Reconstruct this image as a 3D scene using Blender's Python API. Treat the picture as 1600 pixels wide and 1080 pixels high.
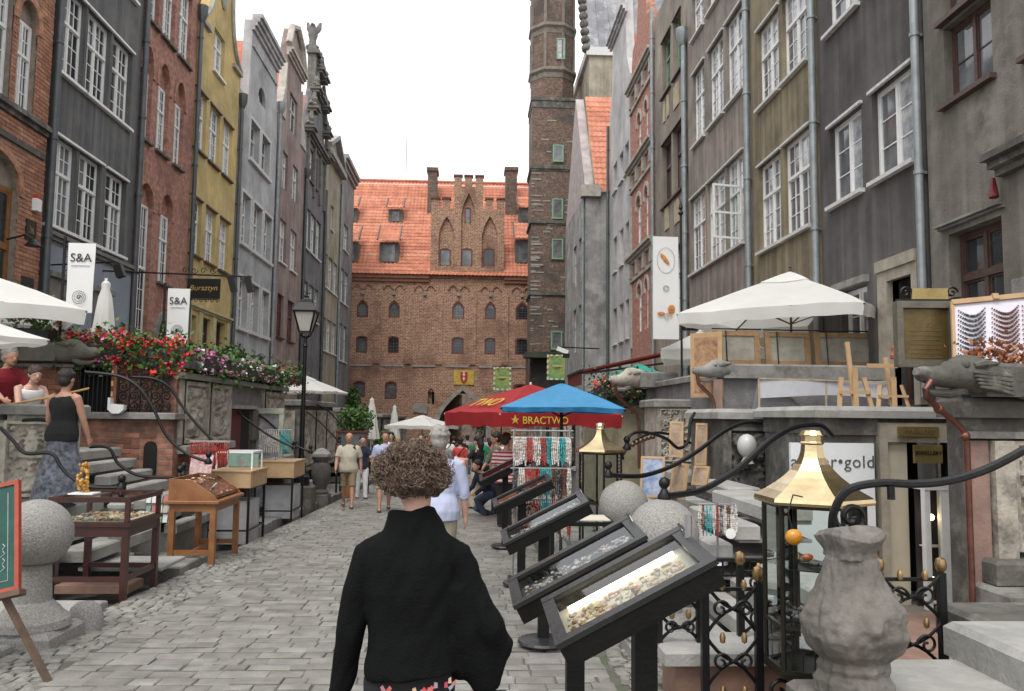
import bpy, bmesh, math, random
from mathutils import Vector, Matrix, Euler, noise
from mathutils.geometry import tessellate_polygon
random.seed(7)
R = math.radians
PI = math.pi
SC = bpy.context.scene
COL = SC.collection
for o in list(bpy.data.objects):
 bpy.data.objects.remove(o)
# ------------------------------------------------------------------ camera
cam = bpy.data.cameras.new('camera')
cam.lens = 28.8
cam.sensor_width = 36
cam.clip_end = 2000
cam.clip_start = 0.05
camo = bpy.data.objects.new('camera', cam)
COL.objects.link(camo)
yaw, pit, rol = math.atan(61 / 1280), math.atan(110 / 1280), 0.011
fw = Vector((math.sin(yaw) * math.cos(pit), math.cos(yaw) * math.cos(pit), math.sin(pit)))
rt = Vector((math.cos(yaw), -math.sin(yaw), 0))
up = rt.cross(fw)
r2 = rt * math.cos(rol) + up * math.sin(rol)
u2 = -rt * math.sin(rol) + up * math.cos(rol)
camo.matrix_world = Matrix(((r2.x, u2.x, -fw.x, 0), (r2.y, u2.y, -fw.y, 0), (r2.z, u2.z, -fw.z, 1.67), (0, 0, 0, 1)))
SC.camera = camo
# ------------------------------------------------------------------ sky, sun, exposure
W = bpy.data.worlds.new('World')
SC.world = W
W.use_nodes = True
nt = W.node_tree
nt.nodes.clear()
wo = nt.nodes.new('ShaderNodeOutputWorld')
bg = nt.nodes.new('ShaderNodeBackground')
sky = nt.nodes.new('ShaderNodeTexSky')
sky.sky_type = 'NISHITA'
sky.sun_disc = False
sky.sun_elevation = R(58)
sky.sun_rotation = R(200)
sky.dust_density = 6
sky.air_density = 1.5
hs = nt.nodes.new('ShaderNodeHueSaturation')
hs.inputs['Saturation'].default_value = 0.22
cl = nt.nodes.new('ShaderNodeMix')
cl.data_type = 'RGBA'
cl.inputs['Factor'].default_value = 0.6
cl.inputs['B'].default_value = (13.0, 13.2, 13.6, 1)      # even cloud deck
nt.links.new(sky.outputs[0], hs.inputs['Color'])
nt.links.new(hs.outputs[0], cl.inputs['A'])
nt.links.new(cl.outputs['Result'], bg.inputs['Color'])
bg.inputs['Strength'].default_value = 0.12
nt.links.new(bg.outputs[0], wo.inputs[0])
sl = bpy.data.lights.new('sun', 'SUN')
sl.energy = 1.1
sl.angle = R(25)
sl.color = (1, .96, .9)
so = bpy.data.objects.new('sun', sl)
COL.objects.link(so)
so.rotation_euler = (R(32), 0, R(-20))
so.location = (0, 0, 60)
SC.view_settings.view_transform = 'Standard'
SC.view_settings.look = 'None'
SC.view_settings.gamma = 1
SC.view_settings.exposure = 0.42
SC.cycles.max_bounces = 6
SC.cycles.diffuse_bounces = 4
SC.cycles.glossy_bounces = 3
SC.cycles.transmission_bounces = 5
SC.cycles.transparent_max_bounces = 8
SC.cycles.use_denoising = True
# ------------------------------------------------------------------ materials
MC = {}
def mat(name, col, rough=.8, col2=None, sc=3., var=.35, bump=.15, bsc=30., metal=0., streak=0., emit=0., spec=None, dirt=None):
 """noise-varied surface: col -> col2 in blotches (sc), fine relief (bsc), vertical rain streaks, dirt blotches"""
 if name in MC:
  return MC[name]
 m = bpy.data.materials.new(name)
 m.use_nodes = True
 t = m.node_tree
 N, L = t.nodes, t.links
 b = N['Principled BSDF']
 b.inputs['Roughness'].default_value = rough
 b.inputs['Metallic'].default_value = metal
 if spec is not None:
  b.inputs['Specular IOR Level'].default_value = spec
 tc = N.new('ShaderNodeTexCoord')
 c = tuple(col) + (1,)
 if col2 is None:
  col2 = tuple(x * (1 - var) for x in col)
 n1 = N.new('ShaderNodeTexNoise')
 n1.inputs['Scale'].default_value = sc
 n1.inputs['Detail'].default_value = 5
 n1.inputs['Roughness'].default_value = .65
 L.new(tc.outputs['Object'], n1.inputs['Vector'])
 rp = N.new('ShaderNodeMapRange')
 rp.inputs['From Min'].default_value = .35
 rp.inputs['From Max'].default_value = .65
 L.new(n1.outputs['Fac'], rp.inputs['Value'])
 mx = N.new('ShaderNodeMix')
 mx.data_type = 'RGBA'
 mx.inputs['A'].default_value = c
 mx.inputs['B'].default_value = tuple(col2) + (1,)
 L.new(rp.outputs[0], mx.inputs['Factor'])
 out = mx.outputs['Result']
 if streak:
  mp = N.new('ShaderNodeMapping')
  mp.inputs['Scale'].default_value = (2.6, 2.6, .13)
  L.new(tc.outputs['Object'], mp.inputs['Vector'])
  n3 = N.new('ShaderNodeTexNoise')
  n3.inputs['Scale'].default_value = 1.6
  n3.inputs['Detail'].default_value = 6
  L.new(mp.outputs[0], n3.inputs['Vector'])
  r3 = N.new('ShaderNodeMapRange')
  r3.inputs['From Min'].default_value = .44
  r3.inputs['From Max'].default_value = .66
  r3.inputs['To Max'].default_value = abs(streak)
  L.new(n3.outputs['Fac'], r3.inputs['Value'])
  m3 = N.new('ShaderNodeMix')
  m3.data_type = 'RGBA'
  k = 2.1 if streak > 0 else .35
  m3.inputs['B'].default_value = tuple(min(.9, x * k) for x in col) + (1,)
  L.new(out, m3.inputs['A'])
  L.new(r3.outputs[0], m3.inputs['Factor'])
  out = m3.outputs['Result']
  n5 = N.new('ShaderNodeTexNoise')
  n5.inputs['Scale'].default_value = .55
  n5.inputs['Detail'].default_value = 9
  n5.inputs['Roughness'].default_value = .7
  L.new(tc.outputs['Object'], n5.inputs['Vector'])
  r5 = N.new('ShaderNodeMapRange')
  r5.inputs['From Min'].default_value = .35
  r5.inputs['From Max'].default_value = .65
  r5.inputs['To Min'].default_value = .68
  r5.inputs['To Max'].default_value = 1.28
  L.new(n5.outputs['Fac'], r5.inputs['Value'])
  v5 = N.new('ShaderNodeVectorMath')
  v5.operation = 'SCALE'
  L.new(out, v5.inputs[0])
  L.new(r5.outputs[0], v5.inputs['Scale'])
  out = v5.outputs[0]
 if dirt:
  n4 = N.new('ShaderNodeTexNoise')
  n4.inputs['Scale'].default_value = dirt[1]
  n4.inputs['Detail'].default_value = 8
  n4.inputs['Roughness'].default_value = .7
  L.new(tc.outputs['Object'], n4.inputs['Vector'])
  r4 = N.new('ShaderNodeMapRange')
  r4.inputs['From Min'].default_value = .5
  r4.inputs['From Max'].default_value = .68
  L.new(n4.outputs['Fac'], r4.inputs['Value'])
  m4 = N.new('ShaderNodeMix')
  m4.data_type = 'RGBA'
  m4.inputs['B'].default_value = tuple(dirt[0]) + (1,)
  L.new(out, m4.inputs['A'])
  L.new(r4.outputs[0], m4.inputs['Factor'])
  out = m4.outputs['Result']
 L.new(out, b.inputs['Base Color'])
 if bump:
  n2 = N.new('ShaderNodeTexNoise')
  n2.inputs['Scale'].default_value = bsc
  n2.inputs['Detail'].default_value = 4
  L.new(tc.outputs['Object'], n2.inputs['Vector'])
  bp = N.new('ShaderNodeBump')
  bp.inputs['Strength'].default_value = bump
  bp.inputs['Distance'].default_value = .02
  L.new(n2.outputs['Fac'], bp.inputs['Height'])
  L.new(bp.outputs[0], b.inputs['Normal'])
 if emit:
  b.inputs['Emission Color'].default_value = c
  b.inputs['Emission Strength'].default_value = emit
 MC[name] = m
 return m
def randmat(name, cols, rough=.8, sc=6., bump=.3, bsc=40., hue=.0):
 """colour picked per object / per mesh island from a ramp, plus blotches"""
 if name in MC:
  return MC[name]
 m = bpy.data.materials.new(name)
 m.use_nodes = True
 t = m.node_tree
 N, L = t.nodes, t.links
 b = N['Principled BSDF']
 b.inputs['Roughness'].default_value = rough
 geo = N.new('ShaderNodeNewGeometry')
 oi = N.new('ShaderNodeObjectInfo')
 ad = N.new('ShaderNodeMath')
 ad.operation = 'ADD'
 L.new(geo.outputs['Random Per Island'], ad.inputs[0])
 L.new(oi.outputs['Random'], ad.inputs[1])
 fr = N.new('ShaderNodeMath')
 fr.operation = 'FRACT'
 L.new(ad.outputs[0], fr.inputs[0])
 cr = N.new('ShaderNodeValToRGB')
 e = cr.color_ramp.elements
 while len(e) < len(cols):
  e.new(.5)
 for i, c in enumerate(cols):
  e[i].position = i / max(1, len(cols) - 1)
  e[i].color = tuple(c) + (1,)
 L.new(fr.outputs[0], cr.inputs[0])
 tc = N.new('ShaderNodeTexCoord')
 n1 = N.new('ShaderNodeTexNoise')
 n1.inputs['Scale'].default_value = sc
 n1.inputs['Detail'].default_value = 6
 L.new(geo.outputs['Position'], n1.inputs['Vector'])
 rp = N.new('ShaderNodeMapRange')
 rp.inputs['From Min'].default_value = .3
 rp.inputs['From Max'].default_value = .7
 rp.inputs['To Min'].default_value = .72
 rp.inputs['To Max'].default_value = 1.2
 L.new(n1.outputs['Fac'], rp.inputs['Value'])
 mu = N.new('ShaderNodeVectorMath')
 mu.operation = 'SCALE'
 L.new(cr.outputs[0], mu.inputs[0])
 L.new(rp.outputs[0], mu.inputs['Scale'])
 L.new(mu.outputs[0], b.inputs['Base Color'])
 n2 = N.new('ShaderNodeTexNoise')
 n2.inputs['Scale'].default_value = bsc
 n2.inputs['Detail'].default_value = 3
 L.new(geo.outputs['Position'], n2.inputs['Vector'])
 bp = N.new('ShaderNodeBump')
 bp.inputs['Strength'].default_value = bump
 bp.inputs['Distance'].default_value = .015
 L.new(n2.outputs['Fac'], bp.inputs['Height'])
 L.new(bp.outputs[0], b.inputs['Normal'])
 MC[name] = m
 return m
def brickmat(name, c1, c2, mortar, bw=.26, bh=.085, ms=.012, rough=.9, dark=None, dsc=.6, white=None):
 if name in MC:
  return MC[name]
 m = bpy.data.materials.new(name)
 m.use_nodes = True
 t = m.node_tree
 N, L = t.nodes, t.links
 b = N['Principled BSDF']
 b.inputs['Roughness'].default_value = rough
 tc = N.new('ShaderNodeTexCoord')
 sp = N.new('ShaderNodeSeparateXYZ')
 L.new(tc.outputs['Object'], sp.inputs[0])
 ad = N.new('ShaderNodeMath')
 L.new(sp.outputs[0], ad.inputs[0])
 L.new(sp.outputs[1], ad.inputs[1])
 cb = N.new('ShaderNodeCombineXYZ')
 L.new(ad.outputs[0], cb.inputs[0])
 L.new(sp.outputs[2], cb.inputs[1])
 bt = N.new('ShaderNodeTexBrick')
 bt.inputs['Color1'].default_value = tuple(c1) + (1,)
 bt.inputs['Color2'].default_value = tuple(c2) + (1,)
 bt.inputs['Mortar'].default_value = tuple(mortar) + (1,)
 bt.inputs['Scale'].default_value = 1
 bt.inputs['Brick Width'].default_value = bw
 bt.inputs['Row Height'].default_value = bh
 bt.inputs['Mortar Size'].default_value = ms
 bt.inputs['Mortar Smooth'].default_value = .3
 L.new(cb.outputs[0], bt.inputs['Vector'])
 out = bt.outputs['Color']
 n1 = N.new('ShaderNodeTexNoise')
 n1.inputs['Scale'].default_value = 7
 n1.inputs['Detail'].default_value = 6
 L.new(tc.outputs['Object'], n1.inputs['Vector'])
 rp = N.new('ShaderNodeMapRange')
 rp.inputs['From Min'].default_value = .3
 rp.inputs['From Max'].default_value = .7
 rp.inputs['To Min'].default_value = .6
 rp.inputs['To Max'].default_value = 1.35
 L.new(n1.outputs['Fac'], rp.inputs['Value'])
 mu = N.new('ShaderNodeVectorMath')
 mu.operation = 'SCALE'
 L.new(out, mu.inputs[0])
 L.new(rp.outputs[0], mu.inputs['Scale'])
 out = mu.outputs[0]
 for colr, scl, a, z in ((dark, dsc, .5, .64), (white, 2.2, .62, .7)):
  if colr is None:
   continue
  n4 = N.new('ShaderNodeTexNoise')
  n4.inputs['Scale'].default_value = scl
  n4.inputs['Detail'].default_value = 7
  n4.inputs['Roughness'].default_value = .65
  L.new(tc.outputs['Object'], n4.inputs['Vector'])
  r4 = N.new('ShaderNodeMapRange')
  r4.inputs['From Min'].default_value = a
  r4.inputs['From Max'].default_value = z
  r4.inputs['To Max'].default_value = .8
  L.new(n4.outputs['Fac'], r4.inputs['Value'])
  m4 = N.new('ShaderNodeMix')
  m4.data_type = 'RGBA'
  m4.inputs['B'].default_value = tuple(colr) + (1,)
  L.new(out, m4.inputs['A'])
  L.new(r4.outputs[0], m4.inputs['Factor'])
  out = m4.outputs['Result']
 L.new(out, b.inputs['Base Color'])
 bp = N.new('ShaderNodeBump')
 bp.inputs['Strength'].default_value = .6
 bp.inputs['Distance'].default_value = .015
 bp.invert = True
 L.new(bt.outputs['Fac'], bp.inputs['Height'])
 L.new(bp.outputs[0], b.inputs['Normal'])
 MC[name] = m
 return m
def glassmat(name, col, rough=.05, sc=1.2, col2=None):
 """window pane: what one sees of the room or curtain behind, under a sky-reflecting gloss"""
 m = mat(name, col, rough, col2=col2 or tuple(x * .35 for x in col), sc=sc, bump=.03, bsc=3)
 m.node_tree.nodes['Principled BSDF'].inputs['IOR'].default_value = 1.6
 return m
def clearglass(name, tint=(.9, .95, .93)):
 if name in MC:
  return MC[name]
 m = bpy.data.materials.new(name)
 m.use_nodes = True
 t = m.node_tree
 N, L = t.nodes, t.links
 N.clear()
 o = N.new('ShaderNodeOutputMaterial')
 tr = N.new('ShaderNodeBsdfTransparent')
 tr.inputs[0].default_value = tuple(tint) + (1,)
 gl = N.new('ShaderNodeBsdfGlossy')
 gl.inputs['Roughness'].default_value = .03
 fr = N.new('ShaderNodeFresnel')
 fr.inputs[0].default_value = 1.5
 mx = N.new('ShaderNodeMixShader')
 L.new(fr.outputs[0], mx.inputs[0])
 L.new(tr.outputs[0], mx.inputs[1])
 L.new(gl.outputs[0], mx.inputs[2])
 L.new(mx.outputs[0], o.inputs[0])
 MC[name] = m
 return m
# ------------------------------------------------------------------ mesh builder
WM = {}
def wm(o):
 return WM.get(o.name, Matrix.Identity(4))
class MB:
 def __init__(s, M=None):
  s.v, s.f, s.M = [], [], M
 def add(s, vs, fs):
  n = len(s.v)
  if s.M is not None:
   vs = [s.M @ Vector(p) for p in vs]
  s.v += [tuple(p) for p in vs]
  s.f += [tuple(i + n for i in f) for f in fs]
  return s
 def box(s, x0, x1, y0, y1, z0, z1):
  return s.add([(x0, y0, z0), (x1, y0, z0), (x1, y1, z0), (x0, y1, z0), (x0, y0, z1), (x1, y0, z1), (x1, y1, z1), (x0, y1, z1)],
      [(0, 3, 2, 1), (4, 5, 6, 7), (0, 1, 5, 4), (1, 2, 6, 5), (2, 3, 7, 6), (3, 0, 4, 7)])
 def bbox(s, x0, x1, y0, y1, z0, z1, b=.01):
  """box with a chamfered top edge all round"""
  vs = []
  for z, k in ((z0, 0), (z1 - b, 0), (z1, b)):
   vs += [(x0 + k, y0 + k, z), (x1 - k, y0 + k, z), (x1 - k, y1 - k, z), (x0 + k, y1 - k, z)]
  fs = [(0, 3, 2, 1), (8, 9, 10, 11)]
  for a in (0, 4):
   fs += [(a + i, a + (i + 1) % 4, a + 4 + (i + 1) % 4, a + 4 + i) for i in range(4)]
  return s.add(vs, fs)
 def beam(s, p, q, w, h, upv=(0, 0, 1)):
  p, q = Vector(p), Vector(q)
  d = (q - p).normalized()
  u = Vector(upv)
  if abs(d.dot(u)) > .97:
   u = Vector((0, 1, 0))
  r = d.cross(u).normalized() * w / 2
  t = r.cross(d).normalized() * h / 2
  vs = [p - r - t, p + r - t, p + r + t, p - r + t, q - r - t, q + r - t, q + r + t, q - r + t]
  return s.add(vs, [(0, 1, 2, 3), (7, 6, 5, 4), (0, 4, 5, 1), (1, 5, 6, 2), (2, 6, 7, 3), (3, 7, 4, 0)])
 def tube(s, pts, r, n=8, closed=False, flat=1.):
  pts = [Vector(p) for p in pts]
  m = len(pts)
  rs = r if isinstance(r, (list, tuple)) else [r] * m
  ref = None
  vs = []
  for i, p in enumerate(pts):
   a = pts[(i - 1) % m] if (i > 0 or closed) else p
   b = pts[(i + 1) % m] if (i < m - 1 or closed) else p
   d = (b - a)
   d = d.normalized() if d.length > 1e-9 else Vector((0, 0, 1))
   if ref is None:
    ref = Vector((0, 0, 1)) if abs(d.z) < .9 else Vector((0, 1, 0))
   x = (ref - d * ref.dot(d))
   x = x.normalized() if x.length > 1e-6 else d.orthogonal().normalized()
   ref = x
   y = d.cross(x)
   rr = rs[i]
   ra, rb = rr if isinstance(rr, (list, tuple)) else (rr, rr * flat)
   for k in range(n):
    an = 2 * PI * k / n
    vs.append(p + x * ra * math.cos(an) + y * rb * math.sin(an))
  fs = []
  for i in range(m if closed else m - 1):
   j = (i + 1) % m
   for k in range(n):
    l = (k + 1) % n
    fs.append((i * n + k, i * n + l, j * n + l, j * n + k))
  if not closed:
   fs += [tuple(range(n - 1, -1, -1)), tuple((m - 1) * n + k for k in range(n))]
  return s.add(vs, fs)
 def lathe(s, prof, c=(0, 0, 0), n=20, sx=1., sy=1., rot=0., cap=True):
  vs, fs = [], []
  for r, z in prof:
   for k in range(n):
    a = 2 * PI * k / n + rot
    vs.append((c[0] + r * math.cos(a) * sx, c[1] + r * math.sin(a) * sy, c[2] + z))
  for i in range(len(prof) - 1):
   for k in range(n):
    l = (k + 1) % n
    fs.append((i * n + k, i * n + l, (i + 1) * n + l, (i + 1) * n + k))
  if cap:
   fs += [tuple(range(n - 1, -1, -1)), tuple((len(prof) - 1) * n + k for k in range(n))]
  return s.add(vs, fs)
 def ball(s, c, r, n=16, m=10, sx=1, sy=1, sz=1):
  vs, fs = [], []
  for i in range(m + 1):
   t = PI * i / m
   for k in range(n):
    a = 2 * PI * k / n
    vs.append((c[0] + r * sx * math.sin(t) * math.cos(a), c[1] + r * sy * math.sin(t) * math.sin(a), c[2] - r * sz * math.cos(t)))
  for i in range(m):
   for k in range(n):
    l = (k + 1) % n
    fs.append((i * n + k, i * n + l, (i + 1) * n + l, (i + 1) * n + k))
  return s.add(vs, fs)
 def prism(s, poly, d0, d1, plane='xz'):
  """closed 2-D outline extruded from d0 to d1 along the third axis"""
  n = len(poly)
  f3 = {'xz': lambda a, b, d: (a, d, b), 'yz': lambda a, b, d: (d, a, b), 'xy': lambda a, b, d: (a, b, d)}[plane]
  vs = [f3(a, b, d0) for a, b in poly] + [f3(a, b, d1) for a, b in poly]
  tri = tessellate_polygon([[Vector((a, b, 0)) for a, b in poly]])
  fs = [tuple(t) for t in tri] + [tuple(i + n for i in reversed(t)) for t in tri]
  fs += [(i, (i + 1) % n, n + (i + 1) % n, n + i) for i in range(n)]
  return s.add(vs, fs)
 def grid(s, fn, nu, nv):
  vs = [fn(i / nu, j / nv) for j in range(nv + 1) for i in range(nu + 1)]
  fs = [(j * (nu + 1) + i, j * (nu + 1) + i + 1, (j + 1) * (nu + 1) + i + 1, (j + 1) * (nu + 1) + i) for j in range(nv) for i in range(nu)]
  return s.add(vs, fs)
 def quad(s, a, b, c, d):
  return s.add([a, b, c, d], [(0, 1, 2, 3)])
 def mesh(s, name, m, smooth=False, inv=None, ang=40, fix=True):
  me = bpy.data.meshes.new(name)
  vs = s.v if inv is None else [inv @ Vector(p) for p in s.v]
  me.from_pydata([tuple(p) for p in vs], [], s.f)
  if fix and len(s.f) < 40000:
   b = bmesh.new()
   b.from_mesh(me)
   bmesh.ops.recalc_face_normals(b, faces=b.faces)
   b.to_mesh(me)
   b.free()
  if m is not None:
   me.materials.append(m)
  if smooth:
   me.shade_smooth()
   me.set_sharp_from_angle(angle=R(ang))
  return me
 def build(s, name, m, parent=None, label=None, smooth=False, kind=None, local=False, loc=None, ang=40, fix=True):
  if loc is not None:
   T = Matrix.Translation(loc)
  else:
   T = wm(parent) if parent is not None else Matrix.Identity(4)
  me = s.mesh(name, m, smooth, None if local else T.inverted(), ang, fix)
  o = bpy.data.objects.new(name, me)
  COL.objects.link(o)
  if parent is not None:
   o.parent = parent
   WM[o.name] = wm(parent)
  if loc is not None:
   o.location = loc
   WM[o.name] = T
  if label:
   o['label'] = label
  if kind:
   o['kind'] = kind
  return o
def tag(o, label, cat, group=None):
 o['label'] = label
 o['category'] = cat
 if group:
  o['group'] = group
 return o
def thing(name, label, cat, loc=(0, 0, 0), rz=0., group=None):
 o = bpy.data.objects.new(name, None)
 COL.objects.link(o)
 o.empty_display_size = .1
 o.location = loc
 o.rotation_euler = (0, 0, rz)
 WM[o.name] = Matrix.Translation(loc) @ Matrix.Rotation(rz, 4, 'Z')
 return tag(o, label, cat, group)
def place(me, name, parent, loc=(0, 0, 0), rot=(0, 0, 0), scale=(1, 1, 1), m=None):
 """another object on shared mesh data"""
 o = bpy.data.objects.new(name, me)
 COL.objects.link(o)
 o.parent = parent
 o.location = loc
 o.rotation_euler = rot
 o.scale = scale
 return o
def dup(root, loc, rz=None, label=None, group=None, scale=None):
 r = root.copy()
 COL.objects.link(r)
 r.location = loc
 if rz is not None:
  r.rotation_euler = (0, 0, rz)
 if scale:
  r.scale = (scale,) * 3
 if label:
  r['label'] = label
 if group:
  r['group'] = group
 WM[r.name] = Matrix.Translation(loc) @ Matrix.Rotation(r.rotation_euler.z, 4, 'Z')
 for ch in list(root.children):
  c = ch.copy()
  COL.objects.link(c)
  c.parent = r
  for g in list(ch.children):
   d = g.copy()
   COL.objects.link(d)
   d.parent = c
 return r
def textmesh(txt, size, depth=.004, font=None, align='CENTER', spacing=1., shear=0.):
 cu = bpy.data.curves.new('text', 'FONT')
 cu.body = txt
 cu.size = size
 cu.extrude = depth
 cu.align_x = align
 cu.align_y = 'CENTER'
 cu.space_character = spacing
 cu.shear = shear
 cu.resolution_u = 3
 to = bpy.data.objects.new('text', cu)
 COL.objects.link(to)
 dg = bpy.context.evaluated_depsgraph_get()
 me = bpy.data.meshes.new_from_object(to.evaluated_get(dg))
 bpy.data.objects.remove(to)
 return me
def text(txt, size, m, parent, M, depth=.004, name='lettering', **k):
 """flat lettering: local matrix M takes text x,y,z into the parent's local space"""
 me = textmesh(txt, size, depth, **k)
 me.transform(M)
 me.materials.clear()
 me.materials.append(m)
 o = bpy.data.objects.new(name, me)
 COL.objects.link(o)
 o.parent = parent
 return o
def frame_mat(o, x, y):
 """matrix from origin + two axis directions"""
 x, y = Vector(x).normalized(), Vector(y).normalized()
 z = x.cross(y)
 M = Matrix((x, y, z)).transposed().to_4x4()
 M.translation = Vector(o)
 return M
def gz(y):
 return -.027 * y
# ------------------------------------------------------------------ palette
white = mat('white_paint', (.78, .78, .76), .5, var=.12, sc=8, bump=.05)
offwhite = mat('weathered_white_paint', (.62, .62, .6), .6, var=.25, sc=10, bump=.1)
brownwood = mat('brown_window_wood', (.09, .05, .04), .5, var=.4, sc=9)
greenpaint = mat('green_window_paint', (.22, .38, .24), .6, var=.2)
redframe = mat('red_brown_frame', (.16, .03, .025), .6, var=.3)
glass_dark = glassmat('pane_dark_room', (.035, .04, .045))
glass_grey = glassmat('pane_grey_curtain', (.2, .21, .22))
glass_lace = glassmat('pane_lace_curtain', (.5, .51, .52), sc=5, col2=(.22, .23, .25))
zinc = mat('zinc_pipe', (.3, .33, .34), .45, var=.3, sc=4, metal=.35, bump=.05)
zincdark = mat('dark_pipe', (.1, .11, .115), .5, var=.3, sc=4, metal=.3, bump=.05)
iron = mat('black_iron', (.012, .012, .013), .42, var=.3, metal=.4, bump=.15, bsc=60)
brass = mat('polished_brass', (.74, .6, .36), .24, col2=(.56, .43, .24), sc=5, metal=1., bump=.04)
copper = mat('copper_pipe', (.23, .1, .075), .45, col2=(.12, .06, .05), sc=8, metal=.7)
stone = mat('grey_stone', (.27, .26, .24), .9, col2=(.17, .165, .15), sc=3, bump=.45, bsc=25, dirt=((.09, .09, .08), 1.7))
lstone = mat('pale_step_stone', (.36, .355, .33), .88, col2=(.27, .265, .245), sc=4, bump=.3, bsc=35, dirt=((.19, .19, .17), 1.3))
dstone = mat('dark_weathered_stone', (.115, .108, .093), .92, col2=(.06, .058, .05), sc=4, bump=.5, bsc=18, dirt=((.22, .21, .185), 2.5))
granite = mat('speckled_granite', (.34, .325, .3), .8, col2=(.17, .165, .155), sc=70, bump=.5, bsc=90)
sandst = mat('relief_sandstone', (.46, .42, .35), .9, col2=(.3, .275, .23), sc=5, bump=.5, bsc=22, dirt=((.14, .13, .11), 3))
tile = randmat('orange_roof_tile', [(.42, .14, .08), (.55, .21, .125), (.48, .17, .095), (.58, .25, .155)], .75, sc=2.)
tilemat = mat('orange_roof_tile_field', (.52, .19, .11), .75, col2=(.4, .13, .07), sc=2.4, bump=.1, dirt=((.27, .085, .05), .8))
def thin(m, k=.4):
 """cloth that lets some daylight through"""
 t = m.node_tree; b = t.nodes['Principled BSDF']; o = t.nodes['Material Output']
 tr = t.nodes.new('ShaderNodeBsdfTranslucent'); mx = t.nodes.new('ShaderNodeMixShader'); mx.inputs[0].default_value = k
 t.links.new(b.inputs['Base Color'].links[0].from_socket, tr.inputs[0])
 t.links.new(b.outputs[0], mx.inputs[1]); t.links.new(tr.outputs[0], mx.inputs[2]); t.links.new(mx.outputs[0], o.inputs[0])
 return m
cloth_w = mat('white_canvas', (.82, .81, .76), .9, var=.06, sc=2, bump=.1, bsc=12)
green_leaf = randmat('leaf_green', [(.03, .07, .015), (.06, .13, .02), (.09, .17, .03), (.045, .1, .03)], .6, bump=.05)
dark_leaf = randmat('leaf_dark', [(.015, .04, .012), (.03, .07, .02), (.05, .1, .03)], .6, bump=.05)
red_bloom = randmat('red_petal', [(.55, .02, .02), (.75, .05, .03), (.62, .02, .08)], .6, bump=0)
pink_bloom = randmat('pink_petal', [(.6, .12, .35), (.75, .3, .5), (.55, .08, .3)], .6, bump=0)
white_bloom = randmat('white_petal', [(.8, .8, .78), (.75, .7, .72)], .6, bump=0)
yellow_bloom = randmat('yellow_petal', [(.8, .55, .05), (.7, .06, .03), (.8, .7, .2)], .6, bump=0)
# ------------------------------------------------------------------ ground and paving
def plane_obj(name, x0, x1, y0, y1, dz, m, parent=None, ny=1, kind='structure'):
 mb = MB()
 mb.grid(lambda u, v: (x0 + (x1 - x0) * u, y0 + (y1 - y0) * v, max(gz(y0 + (y1 - y0) * v), -2.2) + dz), 2, ny)
 return mb.build(name, m, parent, kind=None if parent else kind)
earth = mat('joint_grit', (.13, .125, .11), .95, col2=(.075, .08, .055), sc=3, bump=.6, bsc=60, dirt=((.06, .085, .03), 2.5))
ground = plane_obj('ground', -300, 300, -60, 480, -.11, mat('bare_ground', (.16, .155, .14), .95, sc=1.5, bump=.4), ny=108)
road = plane_obj('street', -3.5, 1.6, -6, 70, .001, earth, ny=76)
river = plane_obj('river', -120, 120, 82, 160, .02, mat('river_water', (.05, .07, .07), .1, bump=.3, bsc=2), ny=1)
sett = randmat('sett_stone', [(.15, .142, .125), (.205, .196, .174), (.175, .165, .145), (.24, .231, .208), (.19, .178, .155), (.215, .209, .193)], .78, sc=5, bump=.5, bsc=45)
cob = randmat('cobble_stone', [(.16, .152, .133), (.23, .222, .197), (.19, .182, .158), (.27, .262, .237)], .8, sc=8, bump=.5, bsc=60)
def stone_top(w, l, hgt, b, seed):
 """one worn sett: cushioned top, five sided"""
 rnd = random.Random(seed)
 j = lambda k: (rnd.random() - .5) * k
 mb = MB()
 vs = []
 for z, k in ((0, 0), (hgt - b * .5, .0), (hgt, b)):
  vs += [(-w / 2 + k + j(.012), -l / 2 + k + j(.012), z), (w / 2 - k + j(.012), -l / 2 + k + j(.012), z), (w / 2 - k + j(.012), l / 2 - k + j(.012), z), (-w / 2 + k + j(.012), l / 2 - k + j(.012), z)]
 vs.append((j(.03), j(.03), hgt + b * .3))
 fs = [(8 + i, 8 + (i + 1) % 4, 12) for i in range(4)]
 for a in (0, 4):
  fs += [(a + i, a + (i + 1) % 4, a + 4 + (i + 1) % 4, a + 4 + i) for i in range(4)]
 mb.add(vs, fs)
 return mb
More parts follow.
